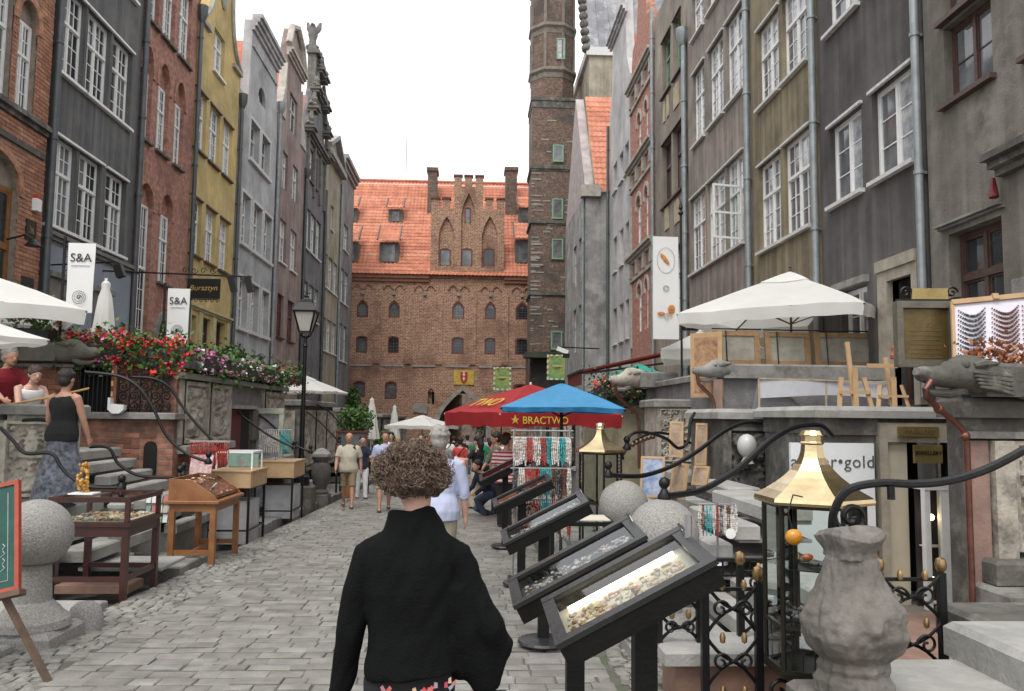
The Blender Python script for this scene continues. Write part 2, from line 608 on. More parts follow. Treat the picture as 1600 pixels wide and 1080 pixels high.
def pave(name, rows, m, hgt, b, parent, nsingle, seed):
 """rows: list of (xc, yc, w, l, rot). The nearest are objects of their own, the rest one mesh"""
 rows.sort(key=lambda r: r[0] ** 2 + r[1] ** 2)
 vis = [r for r in rows if r[1] > 3.9 and (abs(r[0] / r[1]) < .66)]
 rest = [r for r in rows if not (r[1] > 3.9 and (abs(r[0] / r[1]) < .66))]
 var = [stone_top(1, 1, hgt, b, seed + i) for i in range(10)]
 # unit stones scaled to size: keep chamfer even by building a few sizes
 cache = {}
 rnd = random.Random(seed)
 big = MB()
 for k, (x, y, w, l, ro) in enumerate(vis + rest):
  z = gz(y) - (.035 if nsingle and b < .02 else .022) + rnd.uniform(-.005, .005)
  tx, ty = rnd.uniform(-.018, .018), rnd.uniform(-.03, .03) - .027
  if k < nsingle and k < len(vis):
   key = (round(w / .03), round(l / .03), rnd.randrange(2))
   if key not in cache:
    cache[key] = stone_top(key[0] * .03, key[1] * .03, hgt, b, seed + 31 * key[0] + key[1] + key[2]).mesh(name, m, fix=False)
   place(cache[key], name, parent, (x, y, z), (ty, tx, ro))
  else:
   big.M = Matrix.Translation((x, y, z)) @ Euler((ty, tx, ro)).to_matrix().to_4x4()
   s = stone_top(w, l, hgt, b, rnd.randrange(9999))
   big.add(s.v, s.f)
 big.M = None
 big.build(name, m, parent, kind='stuff', fix=False)
rnd = random.Random(3)
rows = []
y = 1.2
while y < 46:
 l = rnd.uniform(.13, .19)
 x = -2.83 + rnd.uniform(-.12, .0)
 while x < .95:
  w = rnd.uniform(.15, .34)
  if x + w > 1.0:
   w = 1.0 - x
  if w > .09:
   rows.append((x + w / 2, y + l / 2 + rnd.uniform(-.008, .008), w - rnd.uniform(.004, .013), l - rnd.uniform(.01, .02), rnd.uniform(-.02, .02)))
  x += w
 y += l
pave('paving_stone', rows, sett, .045, .01, road, 300, 10)
rows = []
for x0, x1 in ((-3.47, -2.93), (1.03, 1.5)):
 y = 3.5
 while y < 34:
  l = rnd.uniform(.085, .13)
  x = x0 + rnd.uniform(0, .05)
  while x < x1:
   w = rnd.uniform(.08, .15)
   rows.append((x + w / 2, y + l / 2 + rnd.uniform(-.02, .02), w - .014, l - .014, rnd.uniform(-.3, .3)))
   x += w
  y += l * .97
pave('cobble', rows, cob, .045, .022, road, 300, 50)
# far stretch of the street down to the gate
plane_obj('street', -3.4, 1.6, 45.5, 75, .006, mat('far_setts', (.18, .176, .165), .85, sc=9, var=.3, bump=.5, bsc=20), ny=14)
# granite edge stones: left kerb and right kerb
def kerb(xa, xb, y0, y1, dz, m, name, label, cat='kerb', step=.9):
 t = thing(name, label, cat, ((xa + xb) / 2, y0, gz(y0)))
 y, i = y0, 0
 while y < y1:
  l = rnd.uniform(.8, 1.2) * step
  e = min(y + l, y1) - .012
  z = gz((y + e) / 2)
  MB().bbox(xa + rnd.uniform(0, .02), xb - rnd.uniform(0, .02), y, e, z - .2, z + dz, .015).build('kerb_stone', m, t)
  y += l
 return t
kerb(-5.2, -3.48, 5.0, 8.3, .075, lstone, 'kerb', 'broad pale stone kerb slabs under the stone ball at the left edge')
kerb(-4.9, -3.46, 10.2, 11.4, .10, stone, 'kerb', 'grey stone kerb slab behind the dark glass table')
kerb(-4.8, -3.7, 13.3, 40, .09, stone, 'kerb', 'grey kerb stones along the left terraces far down the street')
kerb(1.52, 2.6, 8.6, 40, .1, stone, 'kerb', 'grey kerb stones along the right side stalls')
# ------------------------------------------------------------------ houses
def arc(x0, x1, z0, rise, n=8, pointed=False):
 """outline over an opening from (x1,z0) back to (x0,z0)"""
 c, hw = (x0 + x1) / 2, (x1 - x0) / 2
 out = []
 for i in range(1, n):
  t = PI * i / n
  if pointed:
   s = i / n
   k = 1 - abs(2 * s - 1)
   out.append((x1 - (x1 - x0) * s, z0 + rise * (k ** .62)))
  else:
   out.append((c + hw * math.cos(t), z0 + rise * math.sin(t)))
 return out
WIN = {}
STY = {  # cols, rows in upper sash, rows in lower sash, transom fraction, frame material, frame bar, muntin bar
 'w43': (2, 2, 3, .62, white, .055, .022), 'w22': (1, 1, 2, .66, white, .06, .024), 'w44': (2, 2, 4, .64, white, .05, .02),
 'tall': (2, 3, 6, .66, white, .05, .022), 'g': (1, 1, 2, .66, greenpaint, .05, .02), 'b': (1, 1, 1, .62, brownwood, .075, .02),
 'plain': (1, 1, 1, .6, offwhite, .06, .02), 'red': (1, 2, 3, .6, redframe, .06, .02), 'leadg': (0, 0, 1, 1., greenpaint, .06, .012),
 'leadr': (2, 3, 4, .5, redframe, .06, .012), 'two': (1, 0, 2, 1., white, .065, .02), 'shop': (1, 0, 1, 1., brownwood, .06, .03), 'oak': (1, 1, 2, .55, mat('oak_joinery', (.26, .115, .04), .5, sc=9), .09, .03)}
def window(par, u0, u1, z0, z1, sty, glass, rec=.12, sill=None, arch=0, flank=None, d0=0.):
 """a joinery frame with mullion, transom and glazing bars; its panes hang under it"""
 w, h = u1 - u0, z1 - z0
 key = (round(w, 2), round(h, 2), sty)
 c, ru, rl, tf, fm, fb, mb_ = STY[sty]
 if key not in WIN:
  mb = MB()
  mb.box(0, fb, 0, .07, 0, h); mb.box(w - fb, w, 0, .07, 0, h); mb.box(fb, w - fb, .002, .072, 0, fb); mb.box(fb, w - fb, .002, .072, h - fb, h)
  zt = h * tf
  if tf < 1:
   mb.box(fb, w - fb, -.022, .06, zt - fb * .6, zt + fb * .6)
  if c:
   mb.box(w / 2 - fb * .55, w / 2 + fb * .55, -.01, .066, fb, h - fb)
  panes = []
  for a, b in (((fb, w / 2 - fb * .55), (w / 2 + fb * .55, w - fb)) if c else ((fb, w - fb),)):
   for za, zb, nr in ((fb, (zt - fb * .6) if tf < 1 else h - fb, rl), (zt + fb * .6, h - fb, ru)):
    if nr == 0 or zb - za < .05:
     continue
    # casement stile
    s = fb * .45
    mb.box(a, a + s, .012, .05, za, zb); mb.box(b - s, b, .012, .05, za, zb)
    mb.box(a + s, b - s, .013, .051, za, za + s); mb.box(a + s, b - s, .013, .051, zb - s, zb)
    for i in range(1, c):
     x = a + (b - a) * i / c
     mb.box(x - mb_ / 2, x + mb_ / 2, .018, .047, za + s, zb - s)
    for i in range(1, nr):
     z = za + (zb - za) * i / nr
     mb.box(a + s, b - s, .02, .046, z - mb_ / 2, z + mb_ / 2)
    panes.append((a, b, za, zb))
  fm_me = mb.mesh('window', fm)
  pm = {}
  WIN[key] = (fm_me, panes, pm)
 fme, panes, pm = WIN[key]
 o = place(fme, 'window', par, (u0, d0 + rec, z0 - par['zb']))
 for i, (a, b, za, zb) in enumerate(panes):
  g = glass if not isinstance(glass, (list, tuple)) else random.choice(glass)
  k = (i, g.name)
  if k not in pm:
   pm[k] = MB().quad((a, .036, za), (b, .036, za), (b, .036, zb), (a, .036, zb)).mesh('pane', g, fix=False)
  p = place(pm[k], 'pane', o, (0, 0, 0))
  p.rotation_euler = (R(random.uniform(-.4, .4)), 0, R(random.uniform(-.5, .5)))
 if sill is not None:
  s = MB().box(-.07, w + .07, -rec - .1, -.002, -.075, -.008)
  s.build('sill', sill, o, local=True)
 if flank is not None:
  s = MB().box(-.06, w + .06, -rec - .06, -rec + .03, h, h + .05)
  s.build('header', flank, o, local=True)
 return o
def tiles(mb, P0, eu, es, wid, length, tw=.24, tl=.34):
 """pantiled slope: corrugated courses that step down; eu along the eave, es up the slope, P0 eave corner"""
 eu, es, P0 = Vector(eu).normalized(), Vector(es).normalized(), Vector(P0)
 nrm = eu.cross(es)
 if nrm.z < 0:
  nrm = -nrm
 nc, nr = max(2, int(wid / tw)), max(2, int(length / tl))
 K = 5
 for j in range(nr):
  vs = []
  off = random.uniform(-.01, .01)
  for e, (s, up) in enumerate(((0, .05), (1.06, .012))):
   for i in range(nc * K + 1):
    a = i / K
    ph = a % 1
    hh = .045 * math.sin(PI * min(1, ph / .68)) if ph < .68 else -.012 * math.sin(PI * (ph - .68) / .32)
    vs.append(P0 + eu * (wid * a / nc) + es * ((j + s) * length / nr + off) + nrm * (hh + up))
  m = nc * K + 1
  mb.add(vs, [(i, i + 1, m + i + 1, m + i) for i in range(m - 1)])
 return mb
def house(name, label, side, Y0, Y1, outline, wallm, wins, X=None, depth=9., zb=None, holes=(), eave=None, thick=.35, roofm=None, group=None, cat='house'):
 """side L (X=-9, faces +X), R (X=6.6, faces -X) or F (faces -Y). outline/windows in (Y or X, z) world numbers"""
 zb = gz((Y0 + Y1) / 2) - .3 if zb is None else zb
 if side == 'L':
  t = thing(name, label, cat, (X if X is not None else -9, Y0, zb), R(90), group)
  U = lambda y: y - Y0
 elif side == 'R':
  t = thing(name, label, cat, (X if X is not None else 6.6, Y1, zb), R(-90), group)
  U = lambda y: Y1 - y
 else:
  t = thing(name, label, cat, (Y0, X, zb), 0, group)
  U = lambda y: y - Y0
 t['zb'] = zb
 fl = side == 'R'
 out = [(U(a), b - zb) for a, b in outline]
 if fl:
  out = out[::-1]
 hl = []
 for w in wins:
  a, b = sorted((U(w[0]), U(w[1])))
  z0, z1 = w[2] - zb, w[3] - zb
  k = w[5] if len(w) > 5 else {}
  ar = k.get('arch', 0)
  p = [(a, z0), (b, z0), (b, z1)] + (arc(a, b, z1, ar, pointed=k.get('pt', False)) if ar else []) + [(a, z1)]
  hl.append(p)
 for h in holes:
  p = [(U(a), b - zb) for a, b in h]
  hl.append(p)
 mb = MB()
 loops = [out] + hl
 flat = [q for lp in loops for q in lp]
 tri = tessellate_polygon([[Vector((a, b, 0)) for a, b in lp] for lp in loops])
 mb.add([(a, 0, b) for a, b in flat], [tuple(x) for x in tri])
 for lp in hl:   # reveals
  n = len(lp)
  mb.add([(a, 0, b) for a, b in lp] + [(a, .24, b) for a, b in lp], [(i, (i + 1) % n, n + (i + 1) % n, n + i) for i in range(n)])
 n = len(out)
 mb.add([(a, 0, b) for a, b in out] + [(a, thick, b) for a, b in out], [(i, (i + 1) % n, n + (i + 1) % n, n + i) for i in range(n)])
 umin, umax = min(a for a, b in out), max(a for a, b in out)
 zt = (eave if eave else min(b for a, b in out if b > 2 + 0)) - (zb if eave else 0)
 zt = min(zt, max(b for a, b in out))
 # body behind the facade: flanks, back
 mb.box(umin + .02, umax - .02, .26, depth, 0, zt)
 mb.build('wall', wallm, t, local=True)
 rm = MB()
 mid = (umin + umax) / 2
 rh = min(max(b for a, b in out) - zt, (umax - umin) * .62) - .15
 if rh > .4 and side != 'F':
  rm.prism([(umin + .03, zt), (umax - .03, zt), (mid, zt + rh)], .4, depth)
  rm.build('roof', roofm or tilemat, t, local=True)
 for w in wins:
  a, b = sorted((U(w[0]), U(w[1])))
  sty, k = w[4], (w[5] if len(w) > 5 else {})
  if sty:
   window(t, a, b, w[2], w[3], sty, k.get('g', glass_dark), k.get('rec', .12), k.get('sill'), 0, k.get('hd'))
  ar = k.get('arch', 0)
  if ar:      # blind arch over the window head
   p = [(a, w[3] - zb)] + [(b, w[3] - zb)] + arc(a, b, w[3] - zb, ar, pointed=k.get('pt', False))
   MB().prism(p, k.get('ad', .13), .2).build('arch_infill', k.get('am', wallm), t, local=True)
   if k.get('ring'):
    o2 = arc(a - .16, b + .16, w[3] - zb - .0, ar + .16, 12, k.get('pt', False))
    i2 = arc(a, b, w[3] - zb, ar, 12, k.get('pt', False))
    o2 = [(b + .16, w[3] - zb - .12)] + o2 + [(a - .16, w[3] - zb - .12)]
    i2 = [(b, w[3] - zb - .12)] + i2 + [(a, w[3] - zb - .12)]
    rmb = MB()
    for i in range(len(o2) - 1):
     rmb.prism([o2[i], o2[i + 1], i2[i + 1], i2[i]], -.035, .05)
    rmb.build('arch_ring', k['ring'], t, local=True)
 t['u'] = 1
 return t, U
def band(t, U, y0, y1, z0, z1, proud, m, name='cornice', steps=1):
 a, b = sorted((U(y0), U(y1)))
 zb = t['zb']
 mb = MB()
 for i in range(steps):
  k = proud * (i + 1) / steps
  mb.box(a, b, -k, .02, z0 - zb + (z1 - z0) * i / steps, z0 - zb + (z1 - z0) * (i + 1) / steps - (.003 if i < steps - 1 else 0))
 return mb.build(name, m, t, local=True)
def pipe(t, U, y, z0, z1, m=zinc, r=.055, hopper=False):
 zb = t['zb']
 mb = MB()
 u = U(y)
 mb.tube([(u, -.1, z0 - zb), (u, -.1, z1 - zb)], r, 10)
 z = z0 + 1.2
 while z < z1:
  mb.lathe([(r * 1.25, -.03), (r * 1.25, .03)], (u, -.1, z - zb), 10)
  mb.box(u - .015, u + .015, -.1, .02, z - zb - .02, z - zb + .02)
  z += 2.1
 if hopper:
  mb.lathe([(r, 0), (r * 2.4, .25), (r * 2.6, .55), (r * 2.2, .56)], (u, -.12, z1 - zb), 8)
 return mb.build('drainpipe', m, t, local=True, smooth=True)
def rect(y0, y1, z0, z1):
 return [(y0, z0), (y1, z0), (y1, z1), (y0, z1)]
def row(cs, z0, z1, sty, **k):
 return [(a, b, z0, z1, sty, k) for a, b in cs]
brick_or = brickmat('orange_brick', (.37, .15, .075), (.46, .2, .1), (.3, .24, .19), dark=(.16, .08, .05))
brick_pk = brickmat('pink_brick', (.32, .13, .09), (.4, .18, .125), (.26, .2, .17), dark=(.17, .08, .06))
brick_gate = brickmat('gate_brick', (.26, .105, .058), (.42, .195, .11), (.4, .33, .25), bw=.31, bh=.115, ms=.022, dark=(.16, .08, .06), dsc=.35)  # lightened brick and mortar carry the distance haze in their colour
brick_tower = brickmat('tower_brick', (.11, .07, .05), (.19, .115, .08), (.16, .135, .115), bw=.3, bh=.1, ms=.014, dark=(.055, .05, .045), dsc=.5, white=(.33, .31, .28))
brick_ren = brickmat('renaissance_brick', (.36, .14, .1), (.44, .19, .13), (.3, .22, .18))
brick_low = brickmat('terrace_brick', (.24, .1, .065), (.34, .15, .09), (.22, .17, .14), dark=(.09, .055, .045), dsc=1.5)
mortar = mat('lime_mortar', (.27, .225, .18), .95, sc=6, bump=.4)
# ---- left side ------------------------------------------------
zL = lambda y: gz(y) - .4
# orange brick house at the frame edge; its bricks are laid one by one
H1w = [(15.0, 15.75, 7.62, 9.9, 'w43', dict(g=glass_grey, arch=.0)), (15.93, 16.62, 7.62, 9.45, 'w43', dict(g=glass_dark, arch=.42, ring=brick_or)),
  (14.3, 16.3, 3.4, 6.0, 'oak', dict(g=glass_dark, arch=.6, ring=brick_or))]
h1, U1 = house('brick_house', 'orange brick house with oak framed door at the left edge of the photo', 'L', 11.5, 17.2, rect(11.5, 17.2, zL(14), 15), mortar, H1w)
def lay_bricks(t, U, y0, y1, z0, z1, openings, cols, nsingle, bl=.25, bh=.075, eye=(0, 1.67)):
 zb = t['zb']
 cells = []
 nr = int((z1 - z0) / (bh + .012))
 for r in range(nr):
  z = z0 + r * (bh + .012)
  y = y0 - (0 if r % 2 else bl / 2)
  while y < y1:
   a, b = max(y, y0), min(y + bl - .012, y1)
   ok = b - a > .04
   for (p, q, s, v, ar) in openings:
    if z + bh > s and z < v + ar and b > p and a < q:
     if z >= v and ar:
      c, hw = (p + q) / 2, (q - p) / 2
      x = min(abs(a - c), abs(b - c)) if (a - c) * (b - c) > 0 else 0
      if ((x / hw) ** 2 + ((z - v) / ar) ** 2) > 1:
       continue
      ok = False
     else:
      if a < p < b:
       b = p
      elif a < q < b:
       a = q
      else:
       ok = False
      ok = ok and b - a > .03
   if ok:
    cells.append((a, b, z))
   y += bl
 cells.sort(key=lambda c: abs(c[2] - 6) * .6 + abs(c[0] - 16.2))
 cache = {}
 st = MB()
 for i, (a, b, z) in enumerate(cells):
  u = min(U(a), U(b))
  d = -.014 + random.uniform(-.004, .004)
  if i < nsingle:
   k = round(b - a, 2)
   if k not in cache:
    cache[k] = MB().bbox(0, b - a, 0, .03, 0, bh, .004).mesh('brick', cols)
   place(cache[k], 'brick', t, (u, d, z - zb))
  else:
   st.box(u, u + (b - a), d, .02, z - zb, z - zb + bh)
 st.build('brick', cols, t, local=True, kind='stuff', fix=False)
bricks_or = randmat('orange_bricks', [(.31, .14, .085), (.4, .19, .115), (.35, .165, .1), (.25, .115, .075), (.44, .23, .145)], .9, sc=3, bump=.4)
lay_bricks(h1, U1, 14.2, 17.2, 3.0, 11.2, [(15.0, 15.75, 7.62, 9.9, 0), (15.93, 16.62, 7.62, 9.45, .42), (14.3, 16.3, 3.4, 6.0, .6), (14.2, 17.2, 7.38, 7.56, 0), (14.2, 17.2, 6.86, 6.98, 0), (16.6, 16.96, 5.1, 5.5, 0)], bricks_or, 300)
band(h1, U1, 11.5, 17.15, 7.36, 7.56, .14, dstone, 'ledge', 2)
band(h1, U1, 11.5, 17.12, 6.86, 6.98, .05, dstone, 'ledge')
pq = band(h1, U1, 16.6, 16.96, 5.1, 5.5, .04, mat('dark_bronze_plate', (.06, .05, .035), .45, metal=.5), 'number_plate')
text('36', .2, brass, pq, frame_mat((U1(16.78), -.043, 5.3 - h1['zb']), (1, 0, 0), (0, 0, 1)), .003)
al = MB().bbox(U1(16.78), U1(16.95), -.12, 0, 5.72 - h1['zb'], 5.98 - h1['zb'], .02).build('alarm_box', white, h1, local=True)
MB().bbox(U1(16.8), U1(16.93), -.11, -.01, 5.985 - h1['zb'], 6.06 - h1['zb'], .03).build('beacon', mat('red_beacon', (.6, .05, .03), .3), al, local=True)
wl = MB(); z_ = 4.95 - h1['zb']
wl.tube([(U1(16.0), 0, z_), (U1(16.0), -.35, z_ + .1), (U1(16.0), -.5, z_)], .02); wl.lathe([(.16, -.12), (.03, .02)], (U1(16.0), -.5, z_), 12)
wl.build('wall_lamp', iron, h1, local=True)
MB().box(U1(16.55), U1(17.0), -.03, 0, 3.6 - h1['zb'], 4.35 - h1['zb']).build('notice_board', mat('slate_board', (.03, .035, .035), .5), h1, local=True)
pipe(h1, U1, 17.3, 2, 15, zincdark, .07)
# dark grey rendered house
greyr = mat('dark_grey_render', (.105, .105, .107), .92, col2=(.07, .07, .07), sc=1.1, bump=.35, bsc=35, streak=.5, dirt=((.15, .145, .13), .7))
bluegrey = mat('blue_grey_render', (.26, .29, .34), .9, var=.2, sc=1.5, bump=.2)
k = dict(g=[glass_dark, glass_dark, glass_grey], sill=white, hd=white)
H2 = row([(17.48, 18.6), (18.7, 19.9), (20.03, 21.15)], 8.98, 10.98, 'w43', **k) + row([(17.42, 18.54), (18.66, 19.78), (20.02, 21.18)], 5.62, 7.58, 'w43', **k) + \
  row([(17.48, 18.6), (18.7, 19.9), (20.03, 21.15)], 12.4, 14.2, 'w43', **k)
h2, U2 = house('grey_house', 'dark grey rendered house with three white windows per floor beside the orange brick house', 'L', 17.36, 21.7, rect(17.36, 21.7, zL(19), 15.5), greyr, H2)
band(h2, U2, 17.38, 21.68, 5.2, 5.46, .14, mat('grey_stucco_trim', (.2, .195, .18), .9, sc=4), 'cornice', 3)
mbb = MB().box(U2(17.38), U2(21.66), -.04, .0, 2.0 - h2['zb'], 5.2 - h2['zb'])
mbb.build('ground_floor_front', bluegrey, h2, local=True)
for a, b in ((17.5, 18.5), (19.6, 20.5)):
 MB().box(U2(a), U2(b), -.1, -.042, 2.6 - h2['zb'], 4.5 - h2['zb']).build('shop_opening', mat('taupe_panel', (.2, .18, .16), .8), h2, local=True)
 band(h2, U2, a - .05, b + .05, 4.5, 4.62, .16, stone, 'shop_lintel')
pipe(h2, U2, 21.72, 2, 15.3, zincdark, .075)
# pink brick house
k = dict(g=[glass_dark, glass_dark, glass_grey], ring=brick_pk, am=brick_pk)
H3 = row([(21.9, 22.7), (22.95, 23.92), (24.24, 25.28)], 12.4, 14.6, 'w44', g=glass_grey, sill=dstone) + \
  row([(21.85, 22.5), (22.92, 23.75), (24.25, 25.0)], 9.05, 11.0, 'w44', arch=.66, sill=dstone, **k) + \
  [(21.95, 22.95, 2.2, 7.35, 'tall', dict(arch=.55, **k)), (23.5, 24.42, 5.38, 7.4, 'w44', dict(arch=.6, sill=dstone, **k))]
h3, U3 = house('pink_brick_house', 'narrow pink brick house with round arched tall windows left of the yellow house', 'L', 21.78, 25.85, rect(21.78, 25.85, zL(23.5), 16.5), brick_pk, H3)
arch = MB()
o2, i2 = [(24.55, 2)] + [(a, b) for a, b in arc(23.35, 24.55, 3.3, 1.25)] + [(23.35, 2)], [(24.38, 2)] + [(a, b) for a, b in arc(23.52, 24.38, 3.3, 1.05)] + [(23.52, 2)]
for i in range(len(o2) - 1):
 arch.prism([(U3(a), b - h3['zb']) for a, b in (o2[i], o2[i + 1], i2[i + 1], i2[i])], -.08, .0)
arch.build('door_surround', stone, h3, local=True)
MB().prism([(U3(a), b - h3['zb']) for a, b in i2], -.02, .02).build('door', mat('dark_green_door', (.02, .035, .03), .5), h3, local=True)
pipe(h3, U3, 25.9, 2, 14.2, zincdark, .07, True)
# yellow house with scrolled gable
yel = mat('yellow_ochre_render', (.52, .39, .17), .9, col2=(.45, .33, .14), sc=1.2, bump=.15, streak=.12, dirt=((.36, .3, .12), .8))
def scroll(y0, z0, y1, z1, n=9, out=1.):
 """concave sweep from shoulder (y0,z0) up to neck (y1,z1)"""
 return [(y0 + (y1 - y0) * (1 - (1 - i / n) ** 2.4), z0 + (z1 - z0) * (i / n) ** 1.5) for i in range(n + 1)]
gl_ = [(25.95, zL(28)), (30.62, zL(28)), (30.62, 14.35)] + scroll(30.62, 14.55, 29.25, 17.2) + scroll(25.95, 14.55, 27.3, 17.2)[::-1] + [(25.95, 14.35)]
k = dict(g=[glass_grey, glass_lace, glass_dark], sill=brownwood, hd=brownwood)
H4 = [(27.5, 28.65, 13.35, 14.85, 'w22', dict(g=glass_lace, sill=white))] + row([(25.98, 27.05), (27.4, 28.52), (28.9, 30.0)], 10.15, 12.1, 'w43', **k) + \
  row([(26.0, 27.0), (27.43, 28.5), (28.95, 30.05)], 6.72, 8.56, 'w43', **k) + \
  [(26.2, 26.95, 2.3, 4.8, 'shop', dict(rec=.18)), (27.55, 28.42, 3.55, 4.84, 'shop', dict(g=glass_dark)), (28.97, 30.05, 2.3, 4.88, 'shop', dict(rec=.18))]
h4, U4 = house('yellow_house', 'yellow ochre gabled house with scrolled gable and white windows', 'L', 25.95, 30.62, gl_, yel, H4, eave=14.3)
pale = mat('pale_yellow_trim', (.55, .47, .27), .85, sc=4)
band(h4, U4, 25.97, 30.6, 4.98, 5.14, .12, pale, 'cornice', 2)
for a in (25.98, 27.08, 28.5, 30.12):
 band(h4, U4, a, a + .35, 2, 4.95, .06, pale, 'pilaster')
for s in (1, -1):
 cpts = scroll(30.62, 14.55, 29.25, 17.2) if s > 0 else scroll(25.95, 14.55, 27.3, 17.2)
 MB().tube([(U4(a), -.05, b - h4['zb']) for a, b in cpts], .08, 6).build('gable_moulding', mat('stone_gable_trim', (.42, .4, .34), .9), h4, local=True)
 e = 30.62 if s > 0 else 25.95
 band(h4, U4, min(e, e - s * 1.0), max(e, e - s * 1.0), 14.36, 14.5, .12, MC['stone_gable_trim'], 'shoulder_moulding')
MB().ball((U4(28.3), -.03, 16.4 - h4['zb']), .3, 10, 8, 1, .3, 1.8).build('cartouche', MC['stone_gable_trim'], h4, local=True, smooth=True)
pipe(h4, U4, 30.72, 2, 13.2, zincdark, .07, True)
# light grey house with straight attic
lgrey = mat('light_grey_render', (.43, .435, .44), .9, col2=(.36, .365, .37), sc=.9, bump=.12, streak=-.25)
k = dict(g=[glass_grey, glass_dark], sill=lgrey, rec=.2)
gl_ = [(30.8, zL(33)), (36.6, zL(33)), (36.6, 14.0), (36.1, 17.4), (32.1, 17.4), (31.8, 14.0), (30.8, 14.0)]
H5 = row([(32.25, 33.65), (34.0, 35.4)], 11.8, 13.4, 'plain', **k) + row([(31.5, 32.7), (33.15, 34.5), (34.87, 36.15)], 8.25, 10.22, 'w43', **k) + \
  row([(31.52, 32.75), (33.28, 34.45), (34.95, 36.15)], 4.97, 6.9, 'w43', **k) + [(33.25, 34.45, 14.55, 14.7, None, dict(arch=.55, am=glass_dark))]
h5, U5 = house('light_grey_house', 'light grey house with plain attic cornice right of the yellow house', 'L', 30.8, 36.6, gl_, lgrey, H5, eave=13.9, depth=7)
for row_z in ((11.8, 13.4, ((32.25, 33.65), (34.0, 35.4))), (8.25, 10.22, ((31.5, 32.7), (33.15, 34.5), (34.87, 36.15))), (4.97, 6.9, ((31.52, 32.75), (33.28, 34.45), (34.95, 36.15)))):
 for a, b in row_z[2]:
  mb = MB(); zb = h5['zb']; u0, u1 = U5(a), U5(b); z0, z1 = row_z[0] - zb, row_z[1] - zb
  mb.box(u0 - .12, u0, -.04, .01, z0, z1 + .12); mb.box(u1, u1 + .12, -.04, .01, z0, z1 + .12); mb.box(u0, u1, -.042, .01, z1, z1 + .12)
  mb.box(u0 - .15, u1 + .15, -.12, .01, z0 - .14, z0 - .003)
  mb.build('window_surround', offwhite, h5, local=True)
band(h5, U5, 32.0, 36.2, 16.95, 17.6, .4, mat('stucco_cornice', (.5, .5, .5), .9, streak=-.3), 'cornice', 4)
band(h5, U5, 32.1, 36.1, 16.3, 16.38, .06, MC['stucco_cornice'], 'string_course')
cam_ = MB(); cam_.box(U5(34.0), U5(34.1), -.35, -.25, 3.55 - h5['zb'], 3.95 - h5['zb']); cam_.lathe([(.28, 0), (.05, .14)], (U5(34.05), -.3, 3.98 - h5['zb']), 12); cam_.beam((U5(34.05), 0, 4.0 - h5['zb']), (U5(34.05), -.3, 4.0 - h5['zb']), .05, .05)
cam_.build('wall_lamp', zincdark, h5, local=True)
pipe(h5, U5, 36.65, 1, 15.2, zinc, .08, True)
# mauve brown house with segmental pediment gable
mauve = mat('mauve_brown_render', (.25, .185, .165), .92, col2=(.17, .125, .115), sc=.8, bump=.2, streak=.35, dirt=((.3, .27, .25), .6))
gl_ = [(36.85, zL(40)), (42.7, zL(40)), (42.7, 15.4), (41.4, 16.5), (41.2, 19.2), (40.6, 20.2), (39.6, 20.6), (38.6, 20.2), (38.1, 19.2), (37.9, 16.5), (36.85, 15.4)]
H6 = [(38.85, 40.5, 15.4, 17.2, 'plain', dict(g=glass_dark))] + row([(37.85, 38.85), (40.0, 41.25)], 12.2, 13.95, 'w22', g=glass_grey) + \
  row([(37.75, 39.05), (40.0, 41.4)], 8.7, 10.72, 'w43', g=[glass_dark, glass_grey], sill=white) + row([(37.75, 39.05), (39.9, 41.35)], 5.2, 7.2, 'red', g=glass_dark, sill=brownwood)
h6, U6 = house('mauve_house', 'mauve brown plastered house with curved pediment gable', 'L', 36.85, 42.7, gl_, mauve, H6, eave=15.3)
cre = mat('cream_gable_trim', (.5, .46, .4), .85, sc=3)
band(h6, U6, 37.9, 41.5, 18.6, 19.0, .3, cre, 'cornice', 3)
MB().tube([(U6(a), -.1, b - h6['zb']) for a, b in ((41.5, 19.1), (40.8, 20.2), (39.6, 20.7), (38.4, 20.2), (37.8, 19.1))], .16, 6).build('pediment_moulding', cre, h6, local=True)
for s in (36.85, 42.7):
 c = 37.9 if s < 40 else 41.4
 MB().prism([(U6(s), 15.4 - h6['zb']), (U6(c), 15.4 - h6['zb']), (U6(c), 18.2 - h6['zb']), (U6((s + 3 * c) / 4), 16.9 - h6['zb'])], -.06, .3).build('gable_scroll', cre, h6, local=True)
pipe(h6, U6, 42.8, 1, 14, zincdark, .08, True)
# dark ornate gable with eagle statue
slat = mat('slate_grey_render', (.14, .14, .145), .92, col2=(.09, .09, .09), sc=.9, bump=.25, streak=.5)
sculpt = mat('sculpted_stone', (.19, .185, .165), .92, col2=(.1, .1, .09), sc=3, bump=.5, bsc=12)
gl_ = [(42.9, zL(46)), (48.5, zL(46)), (48.5, 16.5), (47.7, 17.9), (47.4, 19.2), (46.6, 20.0), (46.2, 21.4), (45.6, 21.9), (45.1, 21.4), (44.6, 20.0), (43.9, 19.2), (43.6, 17.9), (42.9, 16.5)]
H7 = row([(43.2, 44.55), (44.75, 46.1), (46.3, 47.6)], 10.5, 12.7, 'w22', g=glass_lace, sill=white) + row([(43.9, 44.9), (45.1, 46.1)], 14.3, 16.1, 'w22', g=glass_lace, sill=dstone) + \
  row([(43.15, 44.5), (44.75, 46.1), (46.3, 47.55)], 6.85, 8.75, 'w22', g=[glass_grey, glass_lace], sill=white)
h7, U7 = house('ornate_gable_house', 'dark grey house with carved stepped gable topped by a bird statue', 'L', 42.9, 48.5, gl_, slat, H7, eave=16.4)
orn = MB(); zb = h7['zb']
